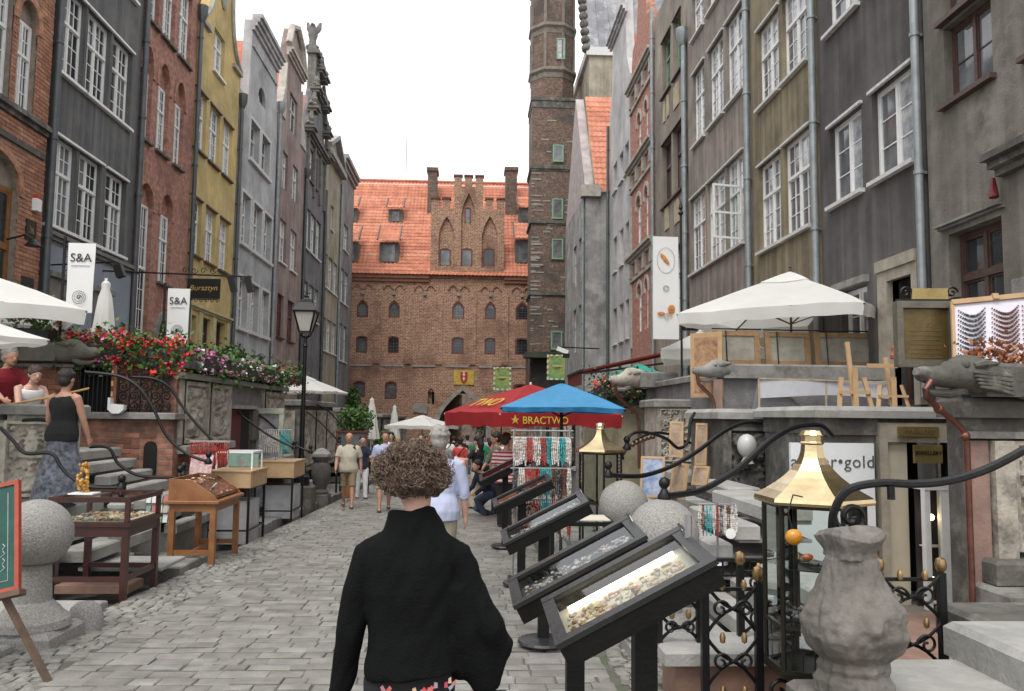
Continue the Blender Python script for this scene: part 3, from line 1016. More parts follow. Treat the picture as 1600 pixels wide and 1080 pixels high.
for y, z, s in ((43.1, 16.9, 1), (43.7, 18.2, 1), (44.3, 19.5, 1), (45.0, 20.9, 1), (48.3, 16.9, -1), (47.7, 18.2, -1), (47.0, 19.5, -1), (46.2, 20.9, -1)):
 u = U7(y)
 orn.box(u - .45, u + .45, -.5, .1, z - zb - .12, z - zb); orn.box(u - .36, u + .36, -.38, .1, z - zb - .26, z - zb - .123)
 orn.tube([(u + .3 * s * math.cos(a) * (1 - .09 * k), -.16, z - zb + .4 + .34 * math.sin(a) * (1 - .09 * k)) for k, a in enumerate([i * .75 for i in range(10)])], .11, 6)
 orn.tube([(u - .3 * s, -.12, z - zb + .05), (u + .15 * s, -.12, z - zb + .5), (u + .4 * s, -.12, z - zb + 1.15)], [.2, .16, .1], 7)
 orn.lathe([(.1, 0), (.16, .1), (.07, .22), (.13, .4), (.02, .6)], (u - .3 * s, -.28, z - zb), 8)
orn.box(U7(44.2), U7(45.0), -.1, .35, 19 - zb, 21.98 - zb); orn.box(U7(44.05), U7(45.15), -.3, .4, 21.5 - zb, 21.7 - zb)
orn.build('gable_carving', sculpt, h7, local=True, smooth=True, kind='stuff')
band(h7, U7, 43.0, 48.4, 16.4, 16.8, .35, sculpt, 'cornice', 3)
band(h7, U7, 43.9, 47.1, 19.5, 19.8, .3, sculpt, 'cornice', 2)
for y in (43.2, 45.0, 46.7, 48.1):
 band(h7, U7, y - .15, y + .15, 13.6, 16.38, .12, sculpt, 'pilaster')
pipe(h7, U7, 48.55, 1, 15, zincdark, .09)
# eagle on the gable
eg = thing('bird_statue', 'weathered bird statue with raised wings on the carved gable top', 'statue', (-9.2, 44.6, 22.0))
mb = MB()
bx, by, bz = -9.2, 44.6, 22.0
mb.lathe([(.34, -.1), (.38, .05), (.22, .16), (.2, .4)], (bx, by, bz), 10)
mb.tube([(bx, by, bz + .4), (bx, by + .05, bz + .75), (bx, by - .02, bz + 1.05), (bx, by - .12, bz + 1.3), (bx, by - .3, bz + 1.28)], [.18, .27, .22, .13, .04], 10)
mb.build('figure', sculpt, eg, smooth=True)
for s in (-1, 1):
 MB().tube([(bx + .1 * s, by + .05, bz + .8), (bx + .3 * s, by + .2, bz + 1.25), (bx + .35 * s, by + .3, bz + 1.6), (bx + .3 * s, by + .45, bz + 1.1)], [.12, .16, .07, .02], 8, flat=.4).build('wing', sculpt, eg, smooth=True)
# cream house and grey house before the gate
cream = mat('cream_beige_render', (.37, .33, .25), .9, col2=(.28, .25, .19), sc=.8, bump=.15, streak=-.4)
gl_ = [(48.7, zL(51)), (54.2, zL(51)), (54.2, 17.9), (51.4, 19.2), (48.7, 17.9)]
H8 = row([(48.9, 50.3), (50.55, 52.0), (52.3, 53.8)], 9.35, 11.4, 'w22', g=glass_lace, sill=white) + row([(48.85, 50.3), (50.55, 52.1), (52.4, 54.0)], 5.5, 7.5, 'w22', g=glass_lace, sill=white) + \
  [(50.8, 51.8, 13.2, 14.75, 'plain', dict(g=glass_lace, sill=white))]
h8, U8 = house('cream_house', 'cream beige house with triangular pediment far down the left row', 'L', 48.7, 54.2, gl_, cream, H8, eave=17.5)
trim = mat('grey_pediment_trim', (.35, .34, .32), .9)
MB().beam((U8(48.6), -.15, 17.9 - h8['zb']), (U8(51.4), -.15, 19.25 - h8['zb']), .4, .25).beam((U8(54.3), -.15, 17.9 - h8['zb']), (U8(51.4), -.15, 19.25 - h8['zb']), .4, .25).box(U8(48.6), U8(54.3), -.4, .05, 17.3 - h8['zb'], 17.65 - h8['zb']).build('pediment_moulding', trim, h8, local=True)
gr2 = mat('ash_grey_render', (.2, .2, .2), .9, col2=(.14, .14, .14), sc=.8, streak=.4)
H9 = row([(55.2, 56.6), (57.0, 58.5)], 9.3, 11.6, 'w22', g=glass_lace, sill=white) + row([(55.1, 56.5), (57.0, 58.5)], 5.3, 7.8, 'w22', g=glass_lace, sill=white) + [(56.0, 57.9, 13.0, 14.8, 'w22', dict(g=glass_lace, sill=white))]
h9, U9 = house('ash_grey_house', 'last ash grey house on the left row touching the brick gate', 'L', 54.35, 60.2, rect(54.35, 60.2, zL(57), 18.9), gr2, H9)
band(h9, U9, 54.2, 60.2, 18.3, 19.1, .45, trim, 'cornice', 3)
pipe(h8, U8, 54.25, 1, 17, zinc, .09)
# ---- right side ------------------------------------------------
warm = mat('olive_grey_render', (.155, .142, .117), .92, col2=(.105, .096, .08), sc=1.3, bump=.35, bsc=30, streak=.3, dirt=((.27, .25, .21), .9))
k = dict(g=[glass_lace, glass_grey], sill=brownwood)
R1 = [(9.84, 10.9, 6.1, 7.2, 'two', dict(**k)), (9.84, 10.9, 7.32, 8.6, 'two', dict(**k)), (7.4, 9.2, 6.05, 8.4, 'b', dict(**k)), (9.8, 10.95, 2.6, 4.25, 'b', dict(g=glass_dark, rec=.16)), (6.4, 8.6, 2.2, 4.3, 'b', dict(g=glass_dark))]
STY['two'] = (1, 0, 2, 1., brownwood, .06, .02)
r1, V1 = house('olive_grey_house', 'olive grey rendered house with dark brown windows at the right edge', 'R', 4.5, 11.4, rect(4.5, 11.4, -.6, 13), warm, R1)
band(r1, V1, 9.7, 11.12, 4.33, 4.4, .12, stone, 'lintel', 2)
band(r1, V1, 7.0, 9.75, 4.72, 4.98, .3, dstone, 'door_hood', 3)
MB().tube([(V1(9.75), -.12, 4.7 - r1['zb']), (V1(9.72), -.14, 4.45 - r1['zb'])], [.025, .06], 8).build('alarm_lamp', mat('red_lamp_glass', (.2, .012, .02), .3), r1, local=True)
band(r1, V1, 9.3, 9.62, 3.1, 3.4, .03, stone, 'name_plate')
pipe(r1, V1, 11.47, 2, 13, zinc, .06)
STY['two'] = (1, 0, 3, 1., white, .06, .02)
WIN.clear()
char = mat('charcoal_render', (.085, .079, .075), .9, col2=(.058, .054, .052), sc=1.2, bump=.3, bsc=40, streak=.35)
k = dict(g=[glass_lace, glass_grey], sill=offwhite, hd=offwhite, rec=.1)
R2 = [(13.38, 14.62, 5.6, 7.08, 'two', k), (11.75, 13.0, 5.6, 7.1, 'two', k), (13.38, 14.62, 8.9, 10.4, 'two', k), (11.75, 13.0, 8.9, 10.4, 'two', k), (13.33, 14.3, 2.6, 3.95, 'two', dict(g=glass_grey, rec=.12)), (11.78, 12.5, 1.9, 3.85, 'shop', dict(g=glass_dark, rec=.18))]
r2_, V2 = house('charcoal_house', 'charcoal rendered house with white tilting windows above the market umbrella', 'R', 11.5, 15.05, rect(11.5, 15.05, -.8, 13.5), char, R2)
sst = mat('pale_door_stone', (.38, .34, .27), .85, sc=5, bump=.25)
mb = MB(); zb = r2_['zb']
for a, b, z0, z1 in ((11.62, 11.78, 1.9, 4.02), (12.5, 12.8, 1.9, 4.02)):
 mb.box(V2(b), V2(a), -.1, .1, z0 - zb, z1 - zb)
mb.box(V2(12.8), V2(11.62), -.14, .1, 4.022 - zb, 4.2 - zb); mb.box(V2(12.5), V2(11.78), -.098, .1, 3.85 - zb, 4.02 - zb)
mb.build('door_surround', sst, r2_, local=True)
band(r2_, V2, 13.25, 14.5, 3.98, 4.1, .1, stone, 'lintel')
pipe(r2_, V2, 15.12, 2, 13, zinc, .07)
olive = mat('golden_brown_render', (.19, .155, .1), .92, col2=(.13, .105, .07), sc=1., bump=.25, streak=.55, dirt=((.25, .215, .13), .7))
k = dict(g=[glass_lace, glass_grey, glass_lace], sill=offwhite, hd=offwhite, rec=.09)
R3 = row([(15.55, 16.85), (17.05, 18.35)], 8.88, 10.75, 'w43', **k) + row([(15.55, 16.9), (17.08, 18.4)], 5.5, 7.5, 'w43', **k) + row([(15.55, 16.85), (17.05, 18.35)], 12.1, 13.9, 'w43', **k)
r3, V3 = house('golden_brown_house', 'golden brown stained house with paired white windows', 'R', 15.15, 18.85, rect(15.15, 18.85, -.9, 14.2), olive, R3)
pipe(r3, V3, 18.92, 2, 14, zinc, .075)
taupe = mat('taupe_render', (.225, .195, .165), .92, col2=(.155, .135, .115), sc=1., bump=.25, streak=.4, dirt=((.3, .27, .23), .8))
R4 = row([(19.35, 20.75), (21.0, 22.35), (22.8, 24.0)], 9.85, 12.1, 'w44', **k) + row([(19.5, 20.85), (20.95, 22.6), (22.8, 24.35)], 6.0, 8.3, 'w43', **k) + row([(19.35, 20.75), (21.0, 22.35), (22.8, 24.0)], 13.2, 14.6, 'w44', **k)
r4, V4 = house('taupe_house', 'taupe brown house with three tall white windows per floor and one casement swung open', 'R', 18.98, 24.6, rect(18.98, 24.6, -.9, 15), taupe, R4)
# swung-open casement
oc = MB(); zb = r4['zb']
for q in ((0, .05, 0, 1.35), (.75, .8, 0, 1.35)):
 oc.box(q[0], q[1], -.02, .02, q[2], q[3])
for z in (0, .62, 1.3):
 oc.box(.052, .748, -.018, .018, z, z + .05)
oc.M = None
ocm = oc.mesh('open_casement', white)
o = place(ocm, 'open_casement', r4, (V4(19.55), -.02, 6.05 - zb), (0, 0, R(-78)))
place(MB().quad((.05, 0, .05), (.75, 0, .05), (.75, 0, 1.3), (.05, 0, 1.3)).mesh('pane', clearglass('clear_glass')), 'pane', o)
pipe(r4, V4, 24.72, 2, 13.4, zinc, .085, True)
buff = mat('buff_render', (.3, .26, .21), .9, col2=(.22, .19, .155), sc=.9, streak=-.4, bump=.2)
k5 = dict(g=[glass_dark, glass_grey], sill=brownwood, hd=brownwood, rec=.16)
R5 = row([(25.4, 26.4), (26.78, 28.05)], 12.98, 15.0, 'g', **k5) + row([(25.3, 26.55), (26.75, 28.1)], 9.0, 11.25, 'b', **k5) + row([(25.3, 26.55), (26.75, 28.1)], 5.0, 7.2, 'w22', **k5)
r5, V5 = house('buff_house', 'buff plastered house with green framed upper windows behind the white banner', 'R', 24.8, 29.2, rect(24.8, 29.2, -1, 16.5), buff, R5)
flk = MB(); zb = r5['zb']
for z, a in ((11.9, 25.5), (12.0, 27.0), (8.0, 25.6), (8.1, 27.0)):
 for _ in range(5):
  x = a + random.uniform(-.1, .6); flk.prism([(V5(x), z - zb), (V5(x + .3), z - zb), (V5(x + .3), z + .8 - zb), (V5(x + .02), z + .75 - zb)], -.02 - .003 * _, -.004)
flk.build('bare_plaster_patch', mat('pale_plaster', (.5, .42, .29), .9), r5, local=True, kind='stuff')
pipe(r5, V5, 29.25, 2, 17, zinc, .07)
k6 = dict(g=[glass_lace], ring=MC['cream_gable_trim'], am=brick_ren, arch=.42, rec=.1)
R6 = row([(30.45, 31.1), (31.75, 32.5)], 12.05, 13.6, 'w22', **k6) + row([(30.45, 31.15), (31.8, 32.7)], 8.36, 10.2, 'w22', **k6) + row([(30.5, 31.1), (31.7, 32.55)], 5.05, 6.58, 'w22', **k6)
gl_ = [(29.3, -1.2), (33.9, -1.2), (33.9, 15.4), (33.4, 17.2), (32.6, 17.4), (32.2, 19.4), (31.0, 19.4), (30.6, 17.4), (29.8, 17.2), (29.3, 15.4)]
r6, V6 = house('red_brick_house', 'ornate red brick house with pale stone bands behind the white banner', 'R', 29.3, 33.9, gl_, brick_ren, R6, eave=15.3)
bst = mat('pale_band_stone', (.45, .42, .37), .85, sc=4, bump=.2)
for z in (15.25, 11.8, 8.0):
 band(r6, V6, 29.3, 33.9, z, z + .32, .28, bst, 'cornice', 3)
 band(r6, V6, 29.32, 33.88, z - .75, z - .62, .08, bst, 'string_course')
 for y in (29.6, 30.9, 32.2, 33.5):
  band(r6, V6, y - .13, y + .13, z - .6, z - .02, .14, bst, 'bracket')
for y in (29.45, 33.7):
 band(r6, V6, y - .12, y + .12, 4.5, 7.2, .07, bst, 'pilaster')
 band(r6, V6, y - .12, y + .12, 8.35, 10.95, .07, bst, 'pilaster')
pale_g = mat('pale_grey_render', (.47, .46, .45), .9, col2=(.4, .395, .385), sc=.7, bump=.1, streak=-.2)
k7 = dict(g=[glass_lace, glass_grey], sill=offwhite, rec=.16)
R7 = row([(34.3, 35.2), (35.6, 36.6), (37.2, 38.2)], 12.3, 13.65, 'plain', **k7) + row([(34.25, 35.1), (35.6, 36.5), (37.25, 38.2)], 8.45, 10.1, 'plain', **k7) + row([(34.3, 35.1), (35.6, 36.6), (37.25, 38.2)], 5.05, 6.72, 'plain', **k7)
gl_ = [(34.0, -1.2), (39.3, -1.2), (39.3, 16.5), (38.6, 17.5), (38.2, 20.8), (36.6, 22), (35.2, 20.8), (34.7, 17.5), (34.0, 16.5)]
r7, V7 = house('pale_grey_house', 'pale grey gabled house with narrow recessed windows before the orange roof', 'R', 34.0, 39.3, gl_, pale_g, R7, eave=16.4)
band(r7, V7, 34.6, 38.7, 19.6, 20.0, .3, MC['stucco_cornice'], 'cornice', 3)
pipe(r7, V7, 39.2, 1, 16, zincdark, .07)
# grey house standing forward of the row, its tiled roof facing up the street
cem = mat('cement_grey_render', (.31, .305, .295), .93, col2=(.24, .235, .225), sc=.8, bump=.25, streak=-.3, dirt=((.4, .39, .37), 1.1))
R8 = row([(42.2, 43.6), (44.6, 46.0)], 8.9, 11.2, 'plain', g=glass_dark) + row([(42.2, 43.6), (44.6, 46.0)], 5.2, 7.6, 'plain', g=glass_dark)
r8, V8 = house('cement_grey_house', 'cement grey house standing forward with steep orange tiled roof beside the tower', 'R', 41.0, 50, rect(41.0, 50, -1.3, 13.2), cem, R8, X=5.65, depth=12)
zb = r8['zb']
mb = MB()
# roof slope faces the viewer (-Y): local u = 50 - Y, so eave at u=9 (Y=41)
tiles(mb, (9.15, .5, 13.2 - zb), (0, 1, 0), (-4.2, 0, 6.6), 11.4, 7.8, .27, .42)
mb.build('tiled_roof', tile, r8, local=True, fix=False, smooth=True)
MB().prism([(9.0, 13.15 - zb), (4.75, 19.75 - zb), (0, 13.15 - zb)], .0, .45).build('gable_parapet', mat('pinkish_parapet', (.45, .39, .38), .9, sc=2), r8, local=True)
MB().box(8.6, 9.25, -.25, .75, 12.9 - zb, 13.5 - zb).build('kneeler', MC['pale_band_stone'], r8, local=True)
pipe(r8, V8, 41.2, 1, 13, zinc, .08)
# tall scholars' house behind: pale wall under a lead roof
sc_ = thing('lead_roofed_house', 'tall pale building with steep lead sheet roof rising behind the orange roof', 'building', (9.9, 52, -2))
MB().box(7.3, 16, 51.5, 62, -2, 25.2).build('wall', cream, sc_)
MB().box(7.1, 16.2, 51.3, 62.2, 25.2, 25.75).build('cornice', offwhite, sc_)
ld = mat('lead_sheet', (.2, .205, .215), .5, col2=(.12, .12, .13), sc=1.2, metal=.4, dirt=((.33, .33, .34), 1.))
mb = MB()
for i in range(11):
 for j in range(9):
  x = 7.25 + i * .8
  mb.add([(x, 51.45 + j * .62, 25.75 + j * 1.25), (x + .77, 51.45 + j * .62, 25.75 + j * 1.25), (x + .77, 52.07 + j * .62, 27.0 + j * 1.25), (x, 52.07 + j * .62, 27.0 + j * 1.25)], [(0, 1, 2, 3)])
  mb.beam((x + .785, 51.42 + j * .62, 25.75 + j * 1.25), (x + .785, 52.03 + j * .62, 27.0 + j * 1.25), .07, .07)
mb.build('lead_roof', ld, sc_, fix=False)
mb = MB()
for i in range(14):
 mb.ball((7.1, 51.5 + i * .35, 25.7 + i * .72), .4, 10, 6, .8, .8, .8)
mb.build('roof_crocket', dstone, sc_, smooth=True, kind='stuff')
# ---- brick tower ------------------------------------------------
tw = thing('brick_tower', 'dark brick stair tower with green framed windows beside the gate', 'tower', (5.3, 55.6, -2))
tx0, tx1, ty0, ty1 = 3.78, 6.75, 54, 57.2
mb = MB()
mb.box(tx0, tx1, ty0, ty1, -2, 22.6)
mb.build('lower_shaft', brick_tower, tw)
ocx, ocy, rr = 5.25, 55.55, 1.46 / math.cos(PI / 8)
mb = MB()
mb.lathe([(rr * 1.0, 22.6), (rr, 31.5)], (ocx, ocy, 0), 8, rot=PI / 8)
mb.build('upper_shaft', brick_tower, tw)
lst = mat('tower_band_stone', (.21, .185, .15), .9, sc=3, bump=.4, dirt=((.09, .085, .07), 2))
for z0, z1, k in ((9.65, 9.95, .12), (14.55, 14.8, .12), (18.2, 18.55, .12), (22.6, 23.3, .1)):
 mb = MB()
 mb.box(tx0 - k, tx1 + k, ty0 - k, ty1 + k, z1 - .22, z1)
 mb.box(tx0 - k * .4, tx1 + k * .4, ty0 - k * .4, ty1 + k * .4, z0, z1 - .223)
 mb.build('string_course', dstone, tw)
for z0 in (24.8, 27.95, 30.9):
 MB().lathe([(rr + .03, z0), (rr + .05, z0 + .35), (rr + .2, z0 + .5), (rr + .16, z0 + .72), (rr + .02, z0 + .74)], (ocx, ocy, 0), 8, rot=PI / 8).build('string_course', lst, tw)
for i in range(8):
 a = PI / 8 + i * PI / 4
 MB(Matrix.Translation((ocx + rr * math.cos(a), ocy + rr * math.sin(a), 0)) @ Matrix.Rotation(a, 4, 'Z')).box(-.1, .06, -.1, .1, 25.55, 27.93).box(-.1, .06, -.1, .1, 28.7, 30.88).build('corner_shaft', lst, tw)
tw['zb'] = -2.
for x0, x1, z0, z1 in ((5.17, 5.9, 14.9, 16.28), (5.17, 5.93, 12.15, 13.53), (5.15, 5.9, 6.08, 7.3), (5.2, 5.92, 18.82, 20.0)):
 MB().box(x0 - .09, x1 + .09, ty0 - .05, ty0 + .01, z0 - .1, z1 + .1).build('window_surround', dstone, tw)
 o = window(tw, x0, x1, z0, z1, 'leadg', glass_grey, -.13)
 o.matrix_parent_inverse = Matrix.Identity(4)
 o.location = (x0 - 5.3, ty0 - 55.6 - .12, z0 + 2)
o = window(tw, 5.42, 6.0, 26.05, 27.55, 'leadg', glass_lace, 0)
o.location = (5.42 - 5.3, ocy - 1.46 - 55.6 - .1, 26.05 + 2)
qs = MB()
for i in range(48):     # pale repair stones set in courses along the left edge
 z = random.uniform(6, 18); w = random.uniform(.3, .9)
 qs.box(tx0 - .015, tx0 + w if random.random() < .8 else tx0 + .2, ty0 - random.uniform(.02, .04), ty0 + .05, z, z + random.uniform(.05, .11))
for i in range(22):
 x = random.uniform(tx0 + .4, tx1 - .6); z = random.uniform(6, 22)
 qs.box(x, x + random.uniform(.25, .7), ty0 - random.uniform(.02, .04), ty0 + .05, z, z + .09)
qs.build('repair_stone', mat('pale_repair_stone', (.33, .31, .275), .9, sc=3), tw, kind='stuff')
# timber canopy at the tower foot
cn = MB(); cn.box(3.3, 6.95, 52.6, 53.95, 5.45, 5.62); cn.box(3.45, 6.9, 52.8, 53.9, 5.62, 5.84)
cn.build('canopy_roof', mat('mossy_canopy', (.06, .065, .05), .9), tw)
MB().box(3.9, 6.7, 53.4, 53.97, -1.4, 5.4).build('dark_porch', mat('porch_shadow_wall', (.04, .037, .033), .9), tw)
for x in (3.5, 6.8):
 MB().box(x - .08, x + .08, 52.75, 52.91, -1.4, 5.44).build('porch_post', brownwood, tw)
# ---- brick water gate at the end of the street ------------------
GY = 62
gt = []
for a, b in ((-8.82, -7.97), (-6.43, -5.6), (-1.63, -.72), (.87, 1.7), (3.2, 4.2)):
 gt.append((a, b, 8.98, 9.85, None, dict(arch=.52, pt=True, am=glass_grey, ad=.16)))
 gt.append((a, b, 6.3, 7.42, None, dict(arch=.17, am=glass_grey, ad=.16)))
gt += [(-8.95, -8.05, 2.98, 4.0, None, dict(arch=.18, am=glass_dark, ad=.16)), (-6.57, -5.7, 2.83, 4.0, None, dict(arch=.18, am=glass_dark, ad=.16)), (-3.35, -2.87, 2.5, 3.4, None, dict(arch=.3, pt=True, am=brick_gate, ad=.16)),
  (3.1, 4.1, 3.0, 3.9, None, dict(arch=.2, am=glass_dark, ad=.16))]
gatehole = [(-2.5, -1.9), (1.05, -1.9), (1.05, 1.2)] + arc(-2.5, 1.05, 1.2, 2.35, 14, True) + [(-2.5, 1.2)]
gb, UG = house('brick_gate', 'large brick water gate with stepped gable and orange roof closing the street', 'F', -11, 8.5, [(-11, -2.4), (-2.5, -2.4)] + gatehole[1:0:-1][:0] + [(8.5, -2.4), (8.5, 12.25), (-11, 12.25)], brick_gate, gt, X=GY, depth=.3, zb=-2.4, holes=[gatehole], eave=-2.2, thick=.9, cat='gatehouse')
zb = -2.4
for w in gt:
 a, b, z0, z1, _, kk = w
 if kk['am'] is brick_gate:
  continue
 f = MB()
 rim = [(b, z0), (b, z1)] + arc(a, b, z1, kk['arch'], 10, kk.get('pt', False)) + [(a, z1), (a, z0)]
 rim = [(UG(p), q - zb) for p, q in rim]
 c = (UG((a + b) / 2), (z0 + z1) / 2 - zb)
 inn = [(p + (.09 if p < c[0] else -.09), q + (.09 if q < c[1] else -.1)) for p, q in rim]
 for i in range(len(rim)):
  j = (i + 1) % len(rim)
  f.prism([rim[i], rim[j], inn[j], inn[i]], .02, .14)
 f.build('window_frame', redframe, gb, local=True)
 p = MB()
 p.quad((UG(a), .155, z0 - zb), (UG(b), .155, z0 - zb), (UG(b), .155, z1 - zb), (UG(a), .155, z1 - zb))
 p.build('pane', random.choice([glass_grey, glass_dark]), gb, local=True, fix=False)
 lead = MB()
 for i in range(1, 4):
  x = UG(a + (b - a) * i / 4); lead.box(x - .012, x + .012, .13, .15, z0 - zb, z1 + kk['arch'] * .7 - zb)
 for i in range(1, 5):
  z = z0 + (z1 - z0) * i / 4.5 - zb; lead.box(UG(a), UG(b), .132, .148, z - .012, z + .012)
 lead.build('leading', zincdark, gb, local=True)
# passage behind the pointed arch
ps = MB()
for x in (-2.5, 1.05):
 ps.box(UG(x) - (.5 if x < 0 else 0), UG(x) + (0 if x < 0 else .5), .9, 12, 0, 3.7)
ps.box(UG(-3), UG(1.55), .9, 12, 6.0, 6.4)
ps.prism([(UG(-2.49), .95), (UG(-2.49), 12), (UG(-.9), 12)], .01, 5.9, 'xy')
ps.build('passage_wall', brick_gate, gb, local=True)
body = MB(); body.box(0, UG(-3.05), .5, 12, 0, 14.5); body.box(UG(1.6), UG(8.5), .5, 12, 0, 14.5); body.box(UG(-3.0), UG(1.55), .95, 12, 6.45, 14.5)
body.build('body', brick_gate, gb, local=True)
# stone archivolt
av = MB()
o2 = [(1.45, -1.9), (1.45, 1.15)] + arc(-2.9, 1.45, 1.15, 2.75, 16, True) + [(-2.9, 1.15), (-2.9, -1.9)]
i2 = [(1.05, -1.9), (1.05, 1.2)] + arc(-2.5, 1.05, 1.2, 2.35, 16, True) + [(-2.5, 1.2), (-2.5, -1.9)]
for i in range(len(o2) - 1):
 av.prism([(UG(a), b - zb) for a, b in (o2[i], o2[i + 1], i2[i + 1], i2[i])], -.1, .3)
av.build('arch_surround', mat('arch_stone', (.33, .31, .27), .9, sc=2, bump=.4), gb, local=True)
# gable: stepped wall with battlements and three pointed niches
gbl = [(-3.35, 12.1), (2.25, 12.1), (2.25, 18.25), (1.7, 18.25), (1.7, 17.45), (1.35, 17.45), (1.35, 18.25), (.82, 18.25), (.82, 17.42), (.6, 17.42), (.6, 20.0), (.02, 20.0), (.02, 19.2), (-.24, 19.2), (-.24, 20.0), (-.82, 20.0), (-.82, 19.2), (-1.05, 19.2), (-1.05, 20.0), (-1.63, 20.0),
  (-1.63, 17.42), (-1.92, 17.42), (-1.92, 18.2), (-2.5, 18.2), (-2.5, 17.45), (-2.75, 17.45), (-2.75, 18.2), (-3.35, 18.2)]
nich = []
for a, b, sp, rise in ((-2.75, -1.55, 15.4, 1.45), (-1.05, .05, 17.0, 1.7), (.55, 1.75, 15.4, 1.55)):
 nich.append([(a, 12.95), (b, 12.95), (b, sp)] + arc(a, b, sp, rise, 12, True) + [(a, sp)])
mb = MB()
loops = [[(UG(a), b - zb) for a, b in gbl]] + [[(UG(a), b - zb) for a, b in lp] for lp in nich]
flat = [q for lp in loops for q in lp]
tri = tessellate_polygon([[Vector((a, b, 0)) for a, b in lp] for lp in loops])
mb.add([(a, -.12, b) for a, b in flat], [tuple(x) for x in tri])
for lp in loops:
 n = len(lp)
 mb.add([(a, -.12, b) for a, b in lp] + [(a, .35 if lp is loops[0] else .12, b) for a, b in lp], [(i, (i + 1) % n, n + (i + 1) % n, n + i) for i in range(n)])
mb.box(UG(-3.3), UG(2.2), .12, .34, 12.2 - zb, 17.35 - zb); mb.box(UG(-1.6), UG(.57), .121, .341, 17.36 - zb, 19.15 - zb)
gw = mb.build('gable_wall', brick_gate, gb, local=True)
cp = MB()
for a, b, z in ((-3.35, -2.75, 18.2), (-2.5, -1.92, 18.2), (-1.63, -1.05, 20), (-.82, -.24, 20), (.02, .6, 20), (.82, 1.35, 18.25), (1.7, 2.25, 18.25)):
 cp.box(UG(a - .06), UG(b + .06), -.2, .42, z - zb + .003, z - zb + .14)
cp.build('merlon_cap', mat('red_brown_coping', (.16, .07, .055), .9), gw, local=True)
for a, b, z0, z1 in ((-2.57, -1.9, 13.12, 14.3), (-.92, -.25, 13.14, 14.35), (.76, 1.43, 13.17, 14.4), (-.73, -.4, 16.45, 17.55)):
 f = MB(); u0, u1 = UG(a), UG(b)
 f.box(u0 - .07, u0, .03, .13, z0 - zb, z1 - zb); f.box(u1, u1 + .07, .03, .13, z0 - zb, z1 - zb); f.prism([(u0 - .07, z1 - zb), (u1 + .07, z1 - zb), ((u0 + u1) / 2, z1 + .14 - zb)], .03, .13)
 fo = f.build('window_frame', redframe, gb, local=True)
 MB().quad((u0, .1, z0 - zb), (u1, .1, z0 - zb), (u1, .1, z1 - zb), (u0, .1, z1 - zb)).build('pane', glass_dark if a > .5 else glass_grey, fo, local=True, fix=False)
# blind arch pairs and pilaster strips of the upper storey
ba = MB(); pl = MB(); cbs = MB()
for c in (-8.4, -6.06, -3.73, -1.15, 1.28, 3.7):
 for s in (-1, 1):
  cc = c + s * .44
  o2, i2 = arc(cc - .42, cc + .42, 11.0, .58, 10), arc(cc - .31, cc + .31, 11.0, .46, 10)
  for i in range(len(o2) - 1):
   ba.prism([(UG(a), b - zb) for a, b in (o2[i], o2[i + 1], i2[i + 1], i2[i])], -.1, .0)
 cbs.box(UG(c - .12), UG(c + .12), -.16, 0, 10.72 - zb, 10.96 - zb)
 pl.box(UG(c + .9), UG(c + 1.38), -.09, 0, 5.5 - zb, 10.9 - zb)
ba.build('blind_arch', brick_or, gb, local=True)
cbs.build('corbel', MC['pale_repair_stone'], gb, local=True, kind='stuff')
pl.build('pilaster_strip', brick_gate, gb, local=True, kind='stuff')
for a, b in ((-9.3, -7.6), (-6.87, -5.27), (-4.55, -2.86), (-2.06, -.35), (.45, 2.1), (2.54, 4.1)):
 band(gb, UG, a, b, 5.28, 5.44, .06, MC['pale_repair_stone'], 'stone_band')
mb = MB(); mb.box(0, UG(-3.4), -.18, .05, 11.75 - zb, 12.0 - zb); mb.box(0, UG(-3.4), -.28, .05, 12.003 - zb, 12.25 - zb); mb.box(UG(2.3), UG(8.5), -.18, .05, 11.75 - zb, 12.0 - zb); mb.box(UG(2.3), UG(8.5), -.28, .05, 12.003 - zb, 12.25 - zb)
mb.build('eaves_cornice', mat('moulded_brick', (.27, .12, .08), .9, sc=5), gb, local=True, kind='stuff')
